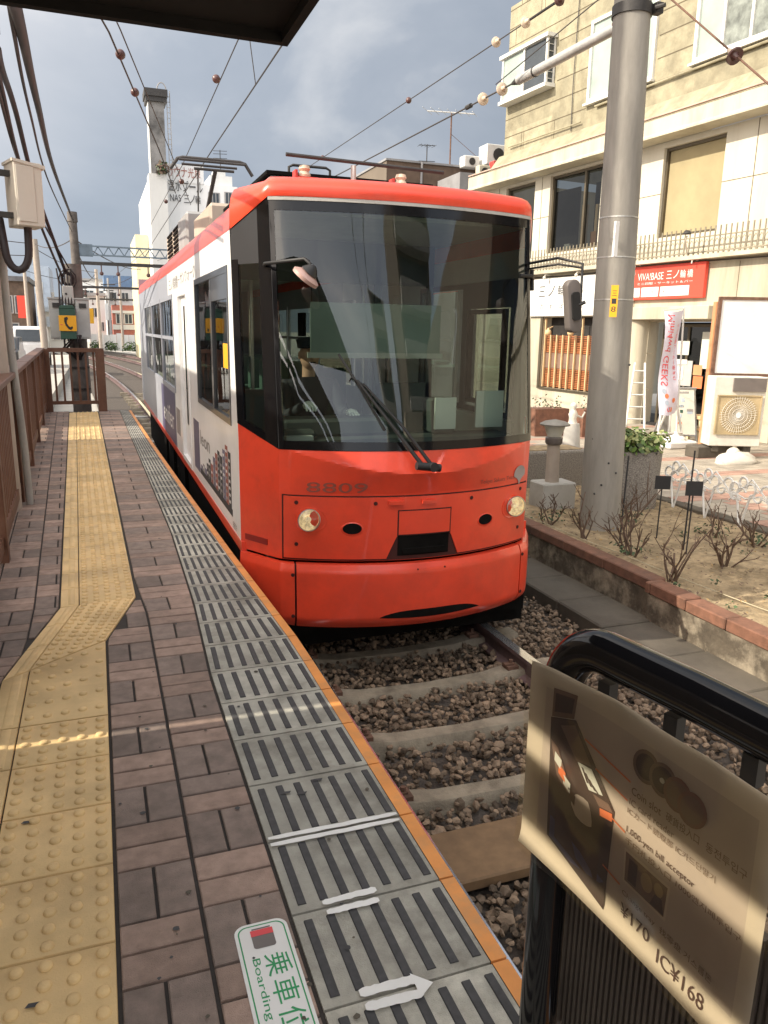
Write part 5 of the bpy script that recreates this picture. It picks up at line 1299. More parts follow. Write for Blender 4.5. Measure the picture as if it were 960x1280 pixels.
# balcony ledge and railing
m = MB(FM); m.box(S0, S1, 0, .28, 3.08, 3.16); m.box(S0, S1, 0, .02, 3.0, 3.08); m.build('ledge', 'cream', shop)
rl = MB(FM); rl.box(S0, S1, .21, .24, 3.20, 3.225); rl.box(S0, S1, .21, .24, 3.50, 3.52); rail_o = rl.build('balcony_railing', 'rail_iron', shop)
m = MB(FM); s_ = -7.0
while s_ < 7.3:
    m.box(s_ - .012, s_ + .012, .215, .235, 3.17, 3.70); 
    m.tube([(s_ + .02, .225, 3.30), (s_ + .02, .225, 3.40), (s_ + .065, .225, 3.46), (s_ + .11, .225, 3.40), (s_ + .11, .225, 3.30)], .008, 4)
    s_ += .13
m.build('spiked_bars', 'rail_iron', rail_o)['kind'] = 'stuff'
# doorway: curved pier, lintel, dark glass door
m = MB(FM); m.prism([(.02, 0), (.80, 0), (.80, .10)] + [(.80 - .39 + .39 * math.cos(R_(a)), .10 + .25 * math.sin(R_(a))) for a in range(0, 181, 15)] + [(.02, .10)], -.5, 1.87); m.build('round_pier', 'cream', shop, smooth=30)
m = MB(FM); m.box(-2.0, .86, .0, .40, 1.87, 2.14); m.build('lintel', 'cream', shop, bevel=.01)
m = MB(FM); m.box(-1.85, .0, -.9, -.88, -.5, 1.83); m.box(-1.85, 0, -.88, -.02, -.5, -.46); dw = m.build('door_recess', 'dark_room', shop)
m = MB(FM); X_ = FM @ Matrix(((1, 0, 0, 0), (0, 0, 1, 0), (0, 1, 0, 0), (0, 0, 0, 1)))
ring(m, -1.8, -.2, -.45, 1.78, .06, -.30, -.24, M=X_); m.box(-.98, -.92, -.30, -.24, -.39, 1.72); dr = m.build('shop_door', 'bronze_frame', shop)
m = MB(FM); m.quad((-1.74, -.27, -.4), (-1.74, -.27, 1.72), (-.26, -.27, 1.72), (-.26, -.27, -.4)); m.build('pane', 'house_glass', dr)
m = MB(FM); m.box(-1.15, -.35, -.25, -.235, .45, 1.0); m.build('lower_panel', 'green_paint' if False else 'cab_grey', dr)
m = MB(FM); m.box(-1.02, -.55, -.23, -.225, 1.12, 1.42, 0); m.box(-1.7, -1.35, -.23, -.225, .85, 1.62, 0); m.box(-.92, -.74, -.23, -.222, .58, .86, 1); m.box(-1.0, -.55, -.23, -.222, .92, 1.02, 1); m.box(-1.48, -1.22, -.23, -.222, .42, .68, 2); m.box(-1.44, -1.2, -.23, -.222, .70, .92, 3)
m.build('door_posters', ['poster_pale', 'sign_white', 'poster_orange', 'orange_wood'], dr)
# slatted shop window
m = MB(FM); m.box(1.80, 3.95, -.3, -.28, .08, 1.96); sw = m.build('slatted_window', 'dark_room', shop)
m = MB(FM)
for k in range(9):
    s_ = 1.86 + k * .255; m.box(s_, s_ + .035, -.1, -.05, .10, 1.94 if k in (2, 8) else 1.50)
m.build('slat_post', 'slat_post', sw)
m = MB(FM)
for k in range(30): z = .12 + k * .046; m.box(1.82, 3.93, -.16, -.12, z, z + .028)
m.build('slats', 'slat_wood', sw)
m = MB(FM); m.box(1.82, 3.93, -.118, -.108, .62, 1.02); m.build('kick_panel', 'poster_mid', sw)
m = MB(FM); m.box(3.95, 4.05, -.05, .03, .05, 1.98); m.box(1.7, 1.80, -.05, .03, .05, 1.98); m.box(1.8, 3.95, -.05, .03, .03, .08); m.build('frame', 'bronze_frame', sw)
for s_ in (3.55, 2.62):
    m = MB(FM); m.ball((s_, .12, 1.56), .085, nu=12, nv=8); m.lathe([(.03, .05), (.045, .08), (.02, .12)], (s_, .12, 1.56), 10); m.tube([(s_, .12, 1.66), (s_, -.02, 1.72)], .015, 6); m.build('wall_lamp', 'slat_post', sw, smooth=60)
# signs on the wall
t = thing('shop_sign', 'long white shop sign with dark lettering over the slatted window', 'sign', tuple(FM @ Vector((3.1, .05, 2.0))))
m = MB(FM); m.box(1.45, 4.55, 0, .09, 1.985, 2.97); m.build('board', 'sign_white', t, bevel=.008)
m = MB(FT)
for k, ch in enumerate('三ノ輪橋'): m.text(ch, -4.10 + k * .40, 2.50, .27 if ch != '輪' else .3, .27, .095)
for k, ch in enumerate('のわばし'): m.text(ch, -4.02 + k * .42, 2.17, .13, .13, .095)
m.build('lettering', 'ink_dark', t)
m = MB(FT); m.text('お好み焼き', -2.95, 2.55, .75, .07, .095); m.text('カフェ', -2.7, 2.36, .3, .07, .095); m.ball((-2.35, 2.25, .09), .09, .11, .008, 10, 6); m.build('small_lettering', 'ink_grey', t)
for s_ in (2.4, 3.7):
    m = MB(FM); m.tube([(s_, .0, 3.03), (s_, .22, 3.06), (s_, .25, 2.98)], .015, 6); m.ball((s_, .25, 2.97), .045, nu=8, nv=6); m.build('spot_lamp', 'ac_white', t)
t = thing('shop_sign', 'red shop sign with white lettering and three white labels above the doorway', 'sign', tuple(FM @ Vector((-.4, .1, 2.3))))
m = MB(FM); m.box(-1.55, .62, .02, .12, 2.315, 3.04); m.build('board', 'sign_red', t, bevel=.008)
m = MB(FT); m.text('VIVA!BASE', -.37, 2.735, .78, .155, .125)
for k, ch in enumerate('三ノ輪橋'): m.text(ch, .50 + k * .195, 2.74, .155, .165, .125)
m.text('ミニ四駆・サーキット＆バー', -.37, 2.635, 1.62, .055, .125); m.text('ビバ', -.55, 2.55, .09, .4, .125)
m.box(-.50, -.27, 2.375, 2.58, .12, .125); m.box(-.22, .30, 2.375, 2.58, .12, .125); m.box(.35, 1.17, 2.375, 2.58, .12, .125); m.build('lettering', 'sign_white', t)
m = MB(FT); m.text('三ノ', -.42, 2.44, .09, .06, .127); m.text('三ノ輪', -.10, 2.45, .27, .06, .127); m.text('Boutique Bar', .55, 2.47, .50, .055, .127); m.ball((.46, 2.475, .125), .03, .03, .003, 8, 4); m.build('label_lettering', 'ink_grey', t)
for s_ in (.35, -1.3):
    m = MB(FM); m.tube([(s_, .0, 3.02), (s_, .16, 3.10), (s_, .24, 3.10), (s_ , .26, 3.0)], .014, 6); m.build('bracket', 'ac_white', t, smooth=50)
m = MB(FM); m.tube([(-1.05, .12, 3.12), (-1.35, .55, 3.42), (-1.45, .62, 3.50)], .016, 8); ls = m.build('spot_lamp', 'ac_white', t)
m = MB(); c = FM @ Vector((-1.5, .68, 3.56)); m.lathe([(0, .05), (.05, .04), (.085, -.02), (.08, -.03), (.05, -.02)], tuple(c), 14); m.build('shade', 'dark_steel', ls, smooth=50)

# ------------------------------------------------------------------ things on the street
# billboard on wooden posts
t = thing('billboard', 'blank white billboard with brown frame on orange wooden posts', 'billboard', (10.1, 10.7, -.5))
BF = frame((9.98, 10.75, 0), (.93, -.37, 0), (0, 0, 1))
m = MB(BF); m.box(.02, 2.6, .90, 2.14, .02, .05); m.build('board', 'sign_white', t)
m = MB(BF); ring(m, -.02, 2.64, .86, 2.18, .05, .0, .065); m.build('frame', 'rust', t)
for s_, mt in ((-.05, 'orange_wood'), (.62, 'board_wood'), (2.55, 'board_wood')):
    m = MB(BF); m.box(s_, s_ + .12, -.52, 2.1, -.12, .0); m.build('post', mt, t, bevel=.005)
# air conditioner outdoor unit
t = thing('air_conditioner', 'cream outdoor air conditioner unit with brown fan grille under the billboard', 'air conditioner', (10.1, 10.0, -.3))
AF = frame((9.62, 10.25, -.28), (.93, -.37, 0), (0, 0, 1))
m = MB(AF); m.box(0, .86, 0, 1.16, -.36, 0); m.build('case', 'ac_white', t, bevel=.012)
m = MB(AF); m.prism([(q[0], q[1]) for q in rrect(.06, .80, .20, .86, .07)], .001, .02); ring(m, .06, .8, .2, .86, .02, .02, .035); gr = m.build('grille', 'ac_grille', t)
m = MB(AF)
for k in range(44):
    a = 2 * math.pi * k / 44; m.tube([(.43 + .05 * math.cos(a), .53 + .05 * math.sin(a), .03), (.43 + .31 * math.cos(a), .53 + .31 * math.sin(a), .03)], .003, 4)
for r_ in (.1, .16, .22, .28): m.tube([(.43 + r_ * math.cos(2 * math.pi * k / 24), .53 + r_ * math.sin(2 * math.pi * k / 24), .034) for k in range(25)], .003, 4)
m.build('wires', 'ac_white', gr)
m = MB(AF); m.disc((.43, .53, .038), .045, .05); m.build('hub', 'sign_white', gr)
m = MB(AF); m.box(.30, .84, .92, 1.14, .001, .035); m.build('dark_panel', 'mirror_grey', t)
for a in (.08, .62): m = MB(AF); m.box(a, a + .12, -.1, 0, -.3, -.05); m.build('foot', 'concrete', t)
t = MB(); t.box(9.45, 10.2, 10.28, 10.6, -.50, -.30); tag(t.build('concrete_block', 'concrete', bevel=.015), 'dark concrete block on the paving beside the orange billboard post', 'block')
# wrinkled white bag
t = MB(); rs = random.Random(8); t.ball((9.75, 9.75, -.47), .38, .22, .16, 18, 10); t.v = [v + Vector((rs.uniform(-.03, .03), rs.uniform(-.03, .03), rs.uniform(-.02, .02))) for v in t.v]
t.ball((9.72, 9.78, -.34), .12, .1, .1, 10, 6)
tag(t.build('plastic_bag', 'ac_white', smooth=70), 'crumpled white bag lying on the paving in front of the air conditioner', 'bag')
# banner on stand
t = thing('banner_flag', 'tall narrow white banner with red lettering on a pole in front of the door', 'banner', (9.95, 11.5, -.5))
m = MB(); m.tube([(10.03, 11.5, -.42), (10.0, 11.5, .1), (9.90, 11.5, 2.02)], .016, 8); m.tube([(9.90, 11.5, 2.0), (9.46, 11.5, 1.96)], .010, 6); m.build('pole', 'white_frame', t)
BN = frame((9.46, 11.49, 1.95), (1, 0, .04), (0, 0, 1))
m = MB(); N_ = 24; vs_ = []
def bnp(u, v, o=0): return Vector((9.47 + .40 * u + .08 * v, 11.49 - .05 * math.sin(v * 7 + u * 2.2) - .03 * math.sin(u * 5) - o, 1.95 + .03 * u - 1.83 * v - .03 * math.sin(u * 3)))
for j in range(N_ + 1):
    for i in range(7): vs_.append(bnp(i / 6, j / N_))
m.add(vs_, [(j * 7 + i, j * 7 + i + 1, (j + 1) * 7 + i + 1, (j + 1) * 7 + i) for j in range(N_) for i in range(6)]); fl = m.build('cloth', 'banner_cloth', t, smooth=60)
m = MB()
# lettering runs down the cloth, seen from its back so mirrored
def bt(x, y, z): return bnp(.42 - y * .36, x, .006)
m.text('Mini4wd GEEKS', .03, -.05, .68, .92, 0, fn=bt); m.build('lettering', 'ink_red', fl)
m = MB(); 
def bt2(x, y, z): return bnp(.92 - y * .3, x, .006)
m.text('ミニ四駆レーサー集まれ', .12, .1, .55, .5, 0, fn=bt2); m.build('small_lettering', 'ink_red', fl)
m = MB(); rs = random.Random(3)
for k in range(7):
    u_, v_ = rs.uniform(.2, .8), rs.uniform(.76, .97); m.poly([bnp(u_ + .10 * math.cos(a), v_ + .025 * math.sin(a), .005) for a in [2 * math.pi * q / 8 for q in range(8)]], rs.randrange(3))
m.build('printed_pattern', ['ink_red', 'far_blue', 'poster_orange'], fl)
m = MB(); m.box(9.68, 10.32, 11.25, 11.75, -.50, -.36); m.lathe([(.2, 0), (.16, .07), (.04, .08), (.04, .16)], (10.02, 11.5, -.36), 14); m.build('base', 'sign_white', t, bevel=.03)
# folding white stand beside the banner
t = thing('easel', 'white folding easel stand between the banner base and the notice board', 'easel', (10.1, 11.9, -.5))
m = MB()
for p, q in (((9.82, 11.8, -.5), (9.98, 11.9, .28)), ((10.48, 11.8, -.5), (10.3, 11.9, .28)), ((9.87, 11.82, -.28), (10.44, 11.82, -.28)), ((9.98, 11.9, .28), (10.3, 11.9, .28)), ((10.14, 11.85, .28), (10.14, 11.85, -.28)), ((10.14, 11.9, .25), (10.14, 12.25, -.5))): m.tube([p, q], .022, 6)
m.build('frame', 'white_frame', t); m = MB(); m.box(9.98, 10.3, 11.86, 11.9, .14, .26); m.build('clip', 'white_frame', t)
# A-frame board
t = thing('notice_board', 'grey A-frame notice board with small pictures standing by the shop door', 'notice board', (10.7, 12.1, -.5))
AB = frame((10.42, 12.15, -.5), (.9, -.35, 0), Vector((.10, .30, .95)))
m = MB(AB); ring(m, 0, .55, .12, 1.08, .03, -.015, .015); m.box(.0, .03, 0, .12, -.015, .015); m.box(.52, .55, 0, .12, -.015, .015); m.build('frame', 'steel', t)
m = MB(AB); m.box(.03, .52, .15, 1.05, -.008, .006); bd = m.build('board', 'poster_pale', t)
m = MB(AB); rs = random.Random(12)
for k in range(9): a, b_ = rs.uniform(.06, .38), rs.uniform(.2, .95); m.box(a, a + rs.uniform(.05, .13), b_, b_ + rs.uniform(.03, .08), .006, .009, rs.randrange(4))
m.box(.12, .42, .97, 1.01, .006, .009, 0); m.build('pictures', ['ink_grey', 'far_blue', 'poster_orange', 'green_paint'], bd)
AB2 = frame((10.5, 12.75, -.5), (.9, -.35, 0), Vector((.05, -.26, .95))); m = MB(AB2); m.box(0, .55, 0, 1.08, -.01, .01); m.build('rear_leaf', 'far_grey', t)
# ladder
t = thing('ladder', 'white metal ladder leaning against the round pier by the doorway', 'ladder', (9.8, 12.6, -.5))
m = MB(); p0, p1 = Vector((9.62, 12.5, -.5)), Vector((10.2, 13.1, .98)); q0, q1 = Vector((10.0, 12.35, -.5)), Vector((10.38, 13.02, .98))
m.tube([p0, p1], .022, 6); m.tube([q0, q1], .022, 6); 
for k in range(6): f_ = .12 + k * .155; m.tube([p0.lerp(p1, f_), q0.lerp(q1, f_)], .016, 6)
m.build('frame', 'white_frame', t)
# small wooden stand with legs
t = thing('low_table', 'small weathered wooden stand behind the orange billboard post', 'stand', (11.3, 12.2, -.5))
m = MB(); m.box(11.0, 11.8, 12.0, 12.4, -.06, .0); m.build('top', 'slat_post', t)
for x, y in ((11.04, 12.03), (11.7, 12.03), (11.04, 12.33), (11.7, 12.33)): m = MB(); m.box(x, x + .06, y, y + .06, -.5, -.06); m.build('leg', 'far_yellow', t)
m = MB(); m.box(11.0, 11.8, 12.02, 12.08, -.28, -.24); m.build('stretcher', 'slat_post', t)
# brick planter boxes in front of the slatted window
for k, (x, y, lab) in enumerate(((8.55, 13.6, 'left brick planter box below the slatted window'), (9.45, 13.3, 'right brick planter box below the slatted window'))):
    t = thing('brick_planter', lab, 'planter', (x, y, -.5)); m = MB(); m.box(x - .38, x + .38, y - .2, y + .2, -.5, .05); m.build('box', 'brickcap', t)
    m = MB(); rs = random.Random(k)
    for q in range(90):
        c = Vector((x + rs.uniform(-.3, .3), y + rs.uniform(-.15, .15), .05 + abs(rs.gauss(0, .12)))); n = Vector((rs.uniform(-1, 1), rs.uniform(-1, 1), rs.uniform(.2, 1))).normalized(); u = n.orthogonal().normalized() * .03; w = n.cross(u); m.quad(c - u, c + w * .6, c + u, c - w * .6, rs.randrange(2))
    m.build('foliage', ['leaf_dark', 'dry_flower'], t)
t = thing('garden_figure', 'small pale garden figure standing among the planters', 'figurine', (7.6, 11.6, -.5))
m = MB(); m.lathe([(0, -.5), (.16, -.5), (.14, -.1), (.12, .0), (.0, .0)], (7.75, 11.5, 0), 14); m.build('pedestal', 'concrete_light', t, smooth=40)
m = MB(); m.lathe([(.08, .0), (.06, .08), (.085, .16), (.05, .22), (.035, .25), (.06, .29), (.055, .34), (0, .37)], (7.75, 11.5, 0), 14); m.tube([(7.75, 11.5, .16), (7.9, 11.45, .10), (7.95, 11.45, .2)], .02, 8); m.build('body', 'ac_white', t, smooth=60)
# stone planters by the pole
def aggregate_planter(label, x, y, r, z1, n=28):
    t = thing('stone_planter', label, 'planter', (x, y, -.5)); m = MB(); m.lathe([(0, -.55), (r * .95, -.55), (r, .0 + z1 - .04), (r - .02, z1), (r - .09, z1), (r - .10, z1 - .1), (0, z1 - .1)], (x, y, 0), n); m.build('bowl', 'aggregate', t, smooth=40); return t
aggregate_planter('big round pebble-dash planter just right of the grey pole', 5.88, 7.55, .40, .20)
t = thing('stone_planter', 'long pebble-dash planter wall left of the grey pole', 'planter', (5.6, 9.0, -.5))
m = MB(); m.box(4.75, 6.2, 8.7, 9.25, -.55, .0); m.build('trough', 'aggregate', t, bevel=.03, seg=2)
m = MB(); m.box(4.85, 6.1, 8.78, 9.17, .0, .01); m.build('soil', 'soil', t)
def leafy(m, c, rx, rz, n, size, mats, rs):
    for q in range(n):
        while True:
            d = Vector((rs.uniform(-1, 1), rs.uniform(-1, 1), rs.uniform(-.5, 1)))
            if .25 < d.length < 1: break
        p = Vector((c[0] + d.x * rx, c[1] + d.y * rx, c[2] + d.z * rz)); n_ = (d + Vector((rs.uniform(-.6, .6), rs.uniform(-.6, .6), rs.uniform(0, .9)))).normalized(); u = n_.orthogonal().normalized(); u = Matrix.Rotation(rs.uniform(0, 6.3), 3, n_) @ u; w = n_.cross(u); s_ = size * rs.uniform(.6, 1.3)
        m.add([p - u * s_, p - u * s_ * .3 + w * s_ * .55, p + u * s_ * .5 + w * s_ * .45, p + u * s_ * 1.1, p + u * s_ * .5 - w * s_ * .45, p - u * s_ * .3 - w * s_ * .55], [(0, 5, 4, 3, 2, 1)], rs.choice(mats))
rs = random.Random(21)
t = thing('shrub', 'leafy bright green shrub spilling over the round planter', 'shrub', (5.88, 7.55, .2))
m = MB(); leafy(m, (5.86, 7.52, .26), .42, .20, 850, .036, [0, 0, 0, 1], rs)
for q in range(6): leafy(m, (5.86 + rs.uniform(-.3, .3), 7.5 + rs.uniform(-.3, .3), .33 + rs.uniform(0, .12)), .14, .10, 80, .034, [0, 1, 1], rs)
m.build('foliage', ['leaf', 'leaf_pale'], t)
m = MB()
for q in range(14): m.tube([(5.88, 7.55, .12), (5.88 + rs.uniform(-.3, .3), 7.55 + rs.uniform(-.3, .3), .4)], .008, 5)
m.build('stems', 'twig', t)
t = thing('shrub', 'dry pinkish flowering shrub behind the garden lamp', 'shrub', (5.2, 8.9, 0))
m = MB(); leafy(m, (5.05, 8.95, .22), .28, .28, 420, .028, [0, 0, 1], rs); m.build('foliage', ['dry_flower', 'twig'], t)
m = MB()
for q in range(18): m.tube([(5.1, 8.95, 0), (5.1 + rs.uniform(-.3, .3), 8.95 + rs.uniform(-.3, .3), rs.uniform(.3, .5))], .006, 5)
m.build('stems', 'twig', t)
# garden lamp
t = thing('garden_lamp', 'short grey garden lamp post with pale glass head on a concrete block', 'lamp', (4.93, 7.62, -.48))
m = MB(); m.box(4.72, 5.16, 7.48, 7.80, -.52, -.17); m.build('block', 'concrete_light', t, bevel=.015)
m = MB(); m.tube([(4.91, 7.62, -.17), (4.90, 7.62, .30)], [.082, .072], 16); m.build('post', 'pole_beige', t, smooth=50)
m = MB(); m.lathe([(.085, .27), (.10, .29), (.10, .345), (.08, .36)], (4.90, 7.62, 0), 16); m.build('collar', 'mirror_grey', t, smooth=40)
m = MB(); m.lathe([(0, .355), (.078, .355), (.125, .49), (0, .49)], (4.90, 7.62, 0), 16); m.build('glass_head', 'poster_pale', t, smooth=30)
m = MB(); m.lathe([(0, .56), (.12, .535), (.175, .505), (.17, .49), (.0, .488)], (4.90, 7.62, 0), 18); m.build('cap', 'pole_grey', t, smooth=40)
# garden wall: brick capping on weathered concrete
t = thing('garden_wall', 'low weathered garden wall with brick capping alongside the track', 'wall', (4.08, 7, -.7))
m = MB(); segs = 46
def wallseg(y0, y1, x):
    nx = int((y1 - y0) / .09); vs_ = []; rs2 = random.Random(int(y0 * 10))
    for i in range(nx + 1):
        for j in range(6): vs_.append((x + rs2.uniform(-.007, .007), lerp(y0, y1, i / nx), lerp(-.74, -.487, j / 5)))
    m.add(vs_, [(i * 6 + j, i * 6 + j + 1, (i + 1) * 6 + j + 1, (i + 1) * 6 + j) for i in range(nx) for j in range(5)])
    m.quad((x, y0, -.74), (x + .14, y0, -.74), (x + .14, y0, -.487), (x, y0, -.487)); m.quad((x, y1, -.74), (x, y1, -.487), (x + .14, y1, -.487), (x + .14, y1, -.74))
wallseg(1.5, 4.72, 4.0); wallseg(4.72, 16, 4.055); m.build('wall', 'old_wall', t, smooth=40)
m = MB(); y = 1.5
while y < 15.9:
    L_ = .40 if y < 4.6 else .62
    if y < 4.72 < y + L_: L_ = 4.72 - y
    if L_ < .06: L_ = .06
    x = 3.99 if y < 4.71 else 4.045
    m.box(x, x + .16, y + .004, y + L_ - .004, -.485, -.395 + random.uniform(-.004, .004)); y += L_
m.build('brick_capping', 'brickcap', t, bevel=.008)
# rope along the bed
tag(MB().tube(catenary((4.35, 7.6, -.43), (4.38, 5.6, -.43), .02) + catenary((4.38, 5.6, -.43), (4.6, 3.2, -.43), .02), .004, 5).build('guide_rope', 'cord_tan'), 'pale cord stretched along the front edge of the flower bed', 'cord')
# fallen leaves and bark in the bed
m = MB(); rs = random.Random(77)
for q in range(2600):
    x, y = rs.uniform(4.2, 6.35), rs.uniform(3.2, 8.6); n = Vector((rs.uniform(-.5, .5), rs.uniform(-.5, .5), 1)).normalized(); u = Matrix.Rotation(rs.uniform(0, 6.3), 3, n) @ n.orthogonal().normalized(); w = n.cross(u); s_ = rs.uniform(.008, .024); c = Vector((x, y, -.455 + rs.uniform(-.01, .012)))
    m.quad(c - u * s_, c + w * s_ * .5, c + u * s_, c - w * s_ * .5, rs.choice([0, 0, 1, 2]))
for q in range(26):
    x, y = rs.uniform(4.2, 6.3), rs.uniform(3.4, 8.4); leafy(m, (x, y, -.45), .06, .05, 14, .014, [3], rs)
o = m.build('leaf_litter', ['twig', 'dry_leaf', 'soil', 'leaf_dark']); struct(o, 'stuff'); o['label'] = 'dry leaves and small weeds scattered over the flower bed'
# rose bushes
def rose(label, x, y, hgt, n, seed):
    rs = random.Random(seed); t = thing('rose_bush', label, 'rose bush', (x, y, -.47), 0, 'pruned rose bushes in the bed'); m = MB()
    def branch(p, d, l, r, depth):
        k1 = p + d * l * .5 + Vector((rs.uniform(-.02, .02), rs.uniform(-.02, .02), 0)); q = p + d * l + Vector((rs.uniform(-.03, .03), rs.uniform(-.03, .03), .01))
        m.tube([p, k1, q], [r, r * .85, r * .62], 5)
        if depth > 0:
            for _ in range(rs.choice([1, 2, 2])):
                dd = (d + Vector((rs.uniform(-.9, .9), rs.uniform(-.9, .9), rs.uniform(-.1, .5)))).normalized(); branch(k1.lerp(q, rs.random()), dd, l * rs.uniform(.4, .75), r * .6, depth - 1)
    for k in range(n - 2):
        a = rs.uniform(0, 6.3); sp = rs.uniform(.25, .95); d = Vector((math.cos(a) * sp, math.sin(a) * sp, 1)).normalized()
        branch(Vector((x + rs.uniform(-.05, .05), y + rs.uniform(-.05, .05), -.50)), d, hgt * rs.uniform(.45, .8), rs.uniform(.007, .014), 2)
    m.build('canes', 'twig', t)
    if seed % 2 == 0:
        m = MB(); leafy(m, (x, y, -.40), .20, .09, 55, .018, [0], rs); m.build('leaves', ['leaf_dark'], t)
    return t
for k, (x, y, h_, n, lab) in enumerate(((4.47, 6.95, .38, 7, 'pruned rose bush in front of the garden lamp block'), (4.45, 6.25, .42, 8, 'pruned rose bush between the lamp and the tall pole base'), (4.50, 5.62, .55, 13, 'largest pruned rose bush in front of the tall pole'), (4.42, 4.95, .42, 9, 'small pruned rose bush close to the brick-capped wall'),
                                     (5.35, 6.72, .52, 9, 'pruned rose bush right of the tall pole base'), (5.08, 5.05, .42, 10, 'leafy low rose bush in the open part of the bed'), (5.95, 5.55, .42, 9, 'pruned rose bush near the white scroll edging'), (5.55, 4.55, .36, 8, 'pruned rose bush near the right edge of the picture'), (5.75, 5.95, .40, 6, 'slim pruned rose bush behind the black labels'))): rose(lab, x, y, h_, n, k + 30)
# black plant labels on stakes
for (x, y, h_, lab) in ((5.22, 6.12, .55, 'black square plant label on a thin stake nearer the pole'), (5.05, 5.50, .62, 'black square plant label on a thin stake in front of the edging')):
    t = thing('plant_label', lab, 'plant label', (x, y, -.47)); m = MB(); m.tube([(x, y, -.5), (x + .015, y + .01, -.47 + h_)], .007, 6); m.build('stake', 'ink_black', t)
    m = MB(Matrix.Translation((x, y - .012, -.47 + h_)) @ Matrix.Rotation(R_(-25), 4, 'Z')); m.box(-.075, .075, -.004, .004, -.06, .075); m.build('plate', 'ink_black', t)
for x, y, h_, lab in ((5.12, 5.62, .95, 'thin dark support stake standing behind the black plant label'), (4.72, 6.05, .85, 'thin dark support stake rising beside the tall pole')):
    tag(MB().tube([(x, y, -.5), (x + .03, y + .02, -.47 + h_)], .008, 6).build('plant_stake', 'ink_black'), lab, 'stake')
# white scroll edging
def scroll(label, x, y0):
    t = thing('scroll_edging', label, 'garden edging', (x, y0, -.47), 0, 'white scroll edging along the bed'); m = MB(); Fm = frame((x, y0, -.47), (0, -1, 0), (0, 0, 1)) @ Matrix.Scale(1.22, 4)
    def sp(cx_, cy_, r_, a0, a1, n=10): return [(cx_ + r_ * (1 - .0 * k) * math.cos(R_(lerp(a0, a1, k / n))), cy_ + r_ * math.sin(R_(lerp(a0, a1, k / n))), 0) for k in range(n + 1)]
    m.tube([(.05, .30, 0), (.12, -.03, 0), (.20, .30, 0)], .011, 6, M=Fm)
    for cx_, cy_, r_, a0, a1 in ((.02, .33, .055, 0, 300), (.11, .40, .045, -60, 230), (.20, .35, .05, 180, -90), (.28, .30, .045, 90, 380), (.36, .36, .05, 200, -60), (.10, .30, .05, 20, 260), (.44, .28, .045, 100, 360)): m.tube(sp(cx_, cy_, r_, a0, a1), .0105, 5, M=Fm)
    m.tube([(-.03, .22, 0), (.1, .34, 0), (.2, .44, 0), (.3, .36, 0), (.42, .26, 0), (.52, .24, 0)], .008, 5, M=Fm); m.tube([(0, .30, 0), (.15, .26, 0), (.3, .31, 0), (.5, .22, 0)], .007, 5, M=Fm)
    m.build('scrollwork', 'sign_white', t, smooth=60)
for k, (y, lab) in enumerate(((7.35, 'white wire scroll edging piece against the round planter'), (6.83, 'white wire scroll edging piece second from the round planter'), (6.32, 'white wire scroll edging piece third from the round planter'), (5.80, 'white wire scroll edging piece nearest the right picture edge'))): scroll(lab, 6.34, y)

# ------------------------------------------------------------------ barrier with the fare notice (local frame: x towards the viewer, y up, z outwards)
pa = R_(12.6)
PF = frame((.77, 1.17, 0), (math.sin(pa), -math.cos(pa), 0), (0, 0, 1))
t = thing('barrier', 'black tubular barrier carrying a plastic-covered fare notice at the platform edge', 'barrier', (.80, 1.0, 0))
m = MB(PF)
arc = [(.02, -.0, -.03), (.02, .80, -.03)] + [(.12 - .10 * math.cos(R_(a)), .843 + .105 * math.sin(R_(a)), -.03) for a in range(0, 91, 9)] + [(.30, .943, -.03), (.50, .932, -.03), (1.05, .88, -.03)] + [(1.05 + .10 * math.sin(R_(a)), .775 + .105 * math.cos(R_(a)), -.03) for a in range(9, 91, 9)] + [(1.15, -.0, -.03)]
m.tube(arc, .040, 24); m.build('tube_frame', 'black_gloss', t, smooth=60)
for s_ in (.13, .27, .41, .8): m = MB(PF); m.box(s_ - .013, s_ + .013, .85, .90, -.035, -.012); m.build('clip', 'black_rubber', t)
m = MB(PF); m.box(.062, 1.11, .10, .60, -.058, -.045)
k_ = 0
x = .064
while x < 1.11: m.box(x, x + .006, .10, .60, -.045, -.038); x += .0125
m.build('ribbed_panel', 'ribbed', t)
po = thing('fare_notice', 'brownish fare notice with ticket machine drawing in a clear plastic sleeve on the barrier', 'notice', (.80, 1.0, .7))
def wob(x, y): return .012 + .002 * math.sin(x * 9) * math.sin(y * 11 + 1) + .010 * max(0, (.53 - .095 * max(0, x / .5) ** 1.5 - y) / .04) ** 2
m = MB(PF); nx, ny = 36, 30; vs_ = []
for j in range(ny + 1):
    for i in range(nx + 1):
        x, y = lerp(-.026, .478, i / nx), lerp(.496 - .085 * (i / nx) ** 1.5, .889 + .022 * math.sin(min(1, 2.2 * i / nx) * 1.57) - .044 * (i / nx), j / ny); y += .0016 * math.sin(i * .5) * (j == ny)
        vs_.append((x, y, wob(x, y)))
mi_of = lambda i, j: 0 if (2 < i < nx - 2 and 3 < j < ny - 3) else 1
k0 = len(m.v); m.add(vs_, []) 
for j in range(ny):
    for i in range(nx): m.f.append([j * (nx + 1) + i, j * (nx + 1) + i + 1, (j + 1) * (nx + 1) + i + 1, (j + 1) * (nx + 1) + i]); m.m.append(mi_of(i, j))
m.build('sheet', ['poster', 'poster_edge'], po, smooth=60)
def pz(x, y, z=0): return (x, y, wob(x, y) + .0012 + z)
def ppoly(m, pts, mi=0, z=0): m.poly([pz(a, b_, z) for a, b_ in pts], mi)
def sh(x, y):        # the print hangs a little askew in its sleeve
    return y - lerp(.24, .07, (y - .5) / .36) * (x - .23)
m = MB(PF)
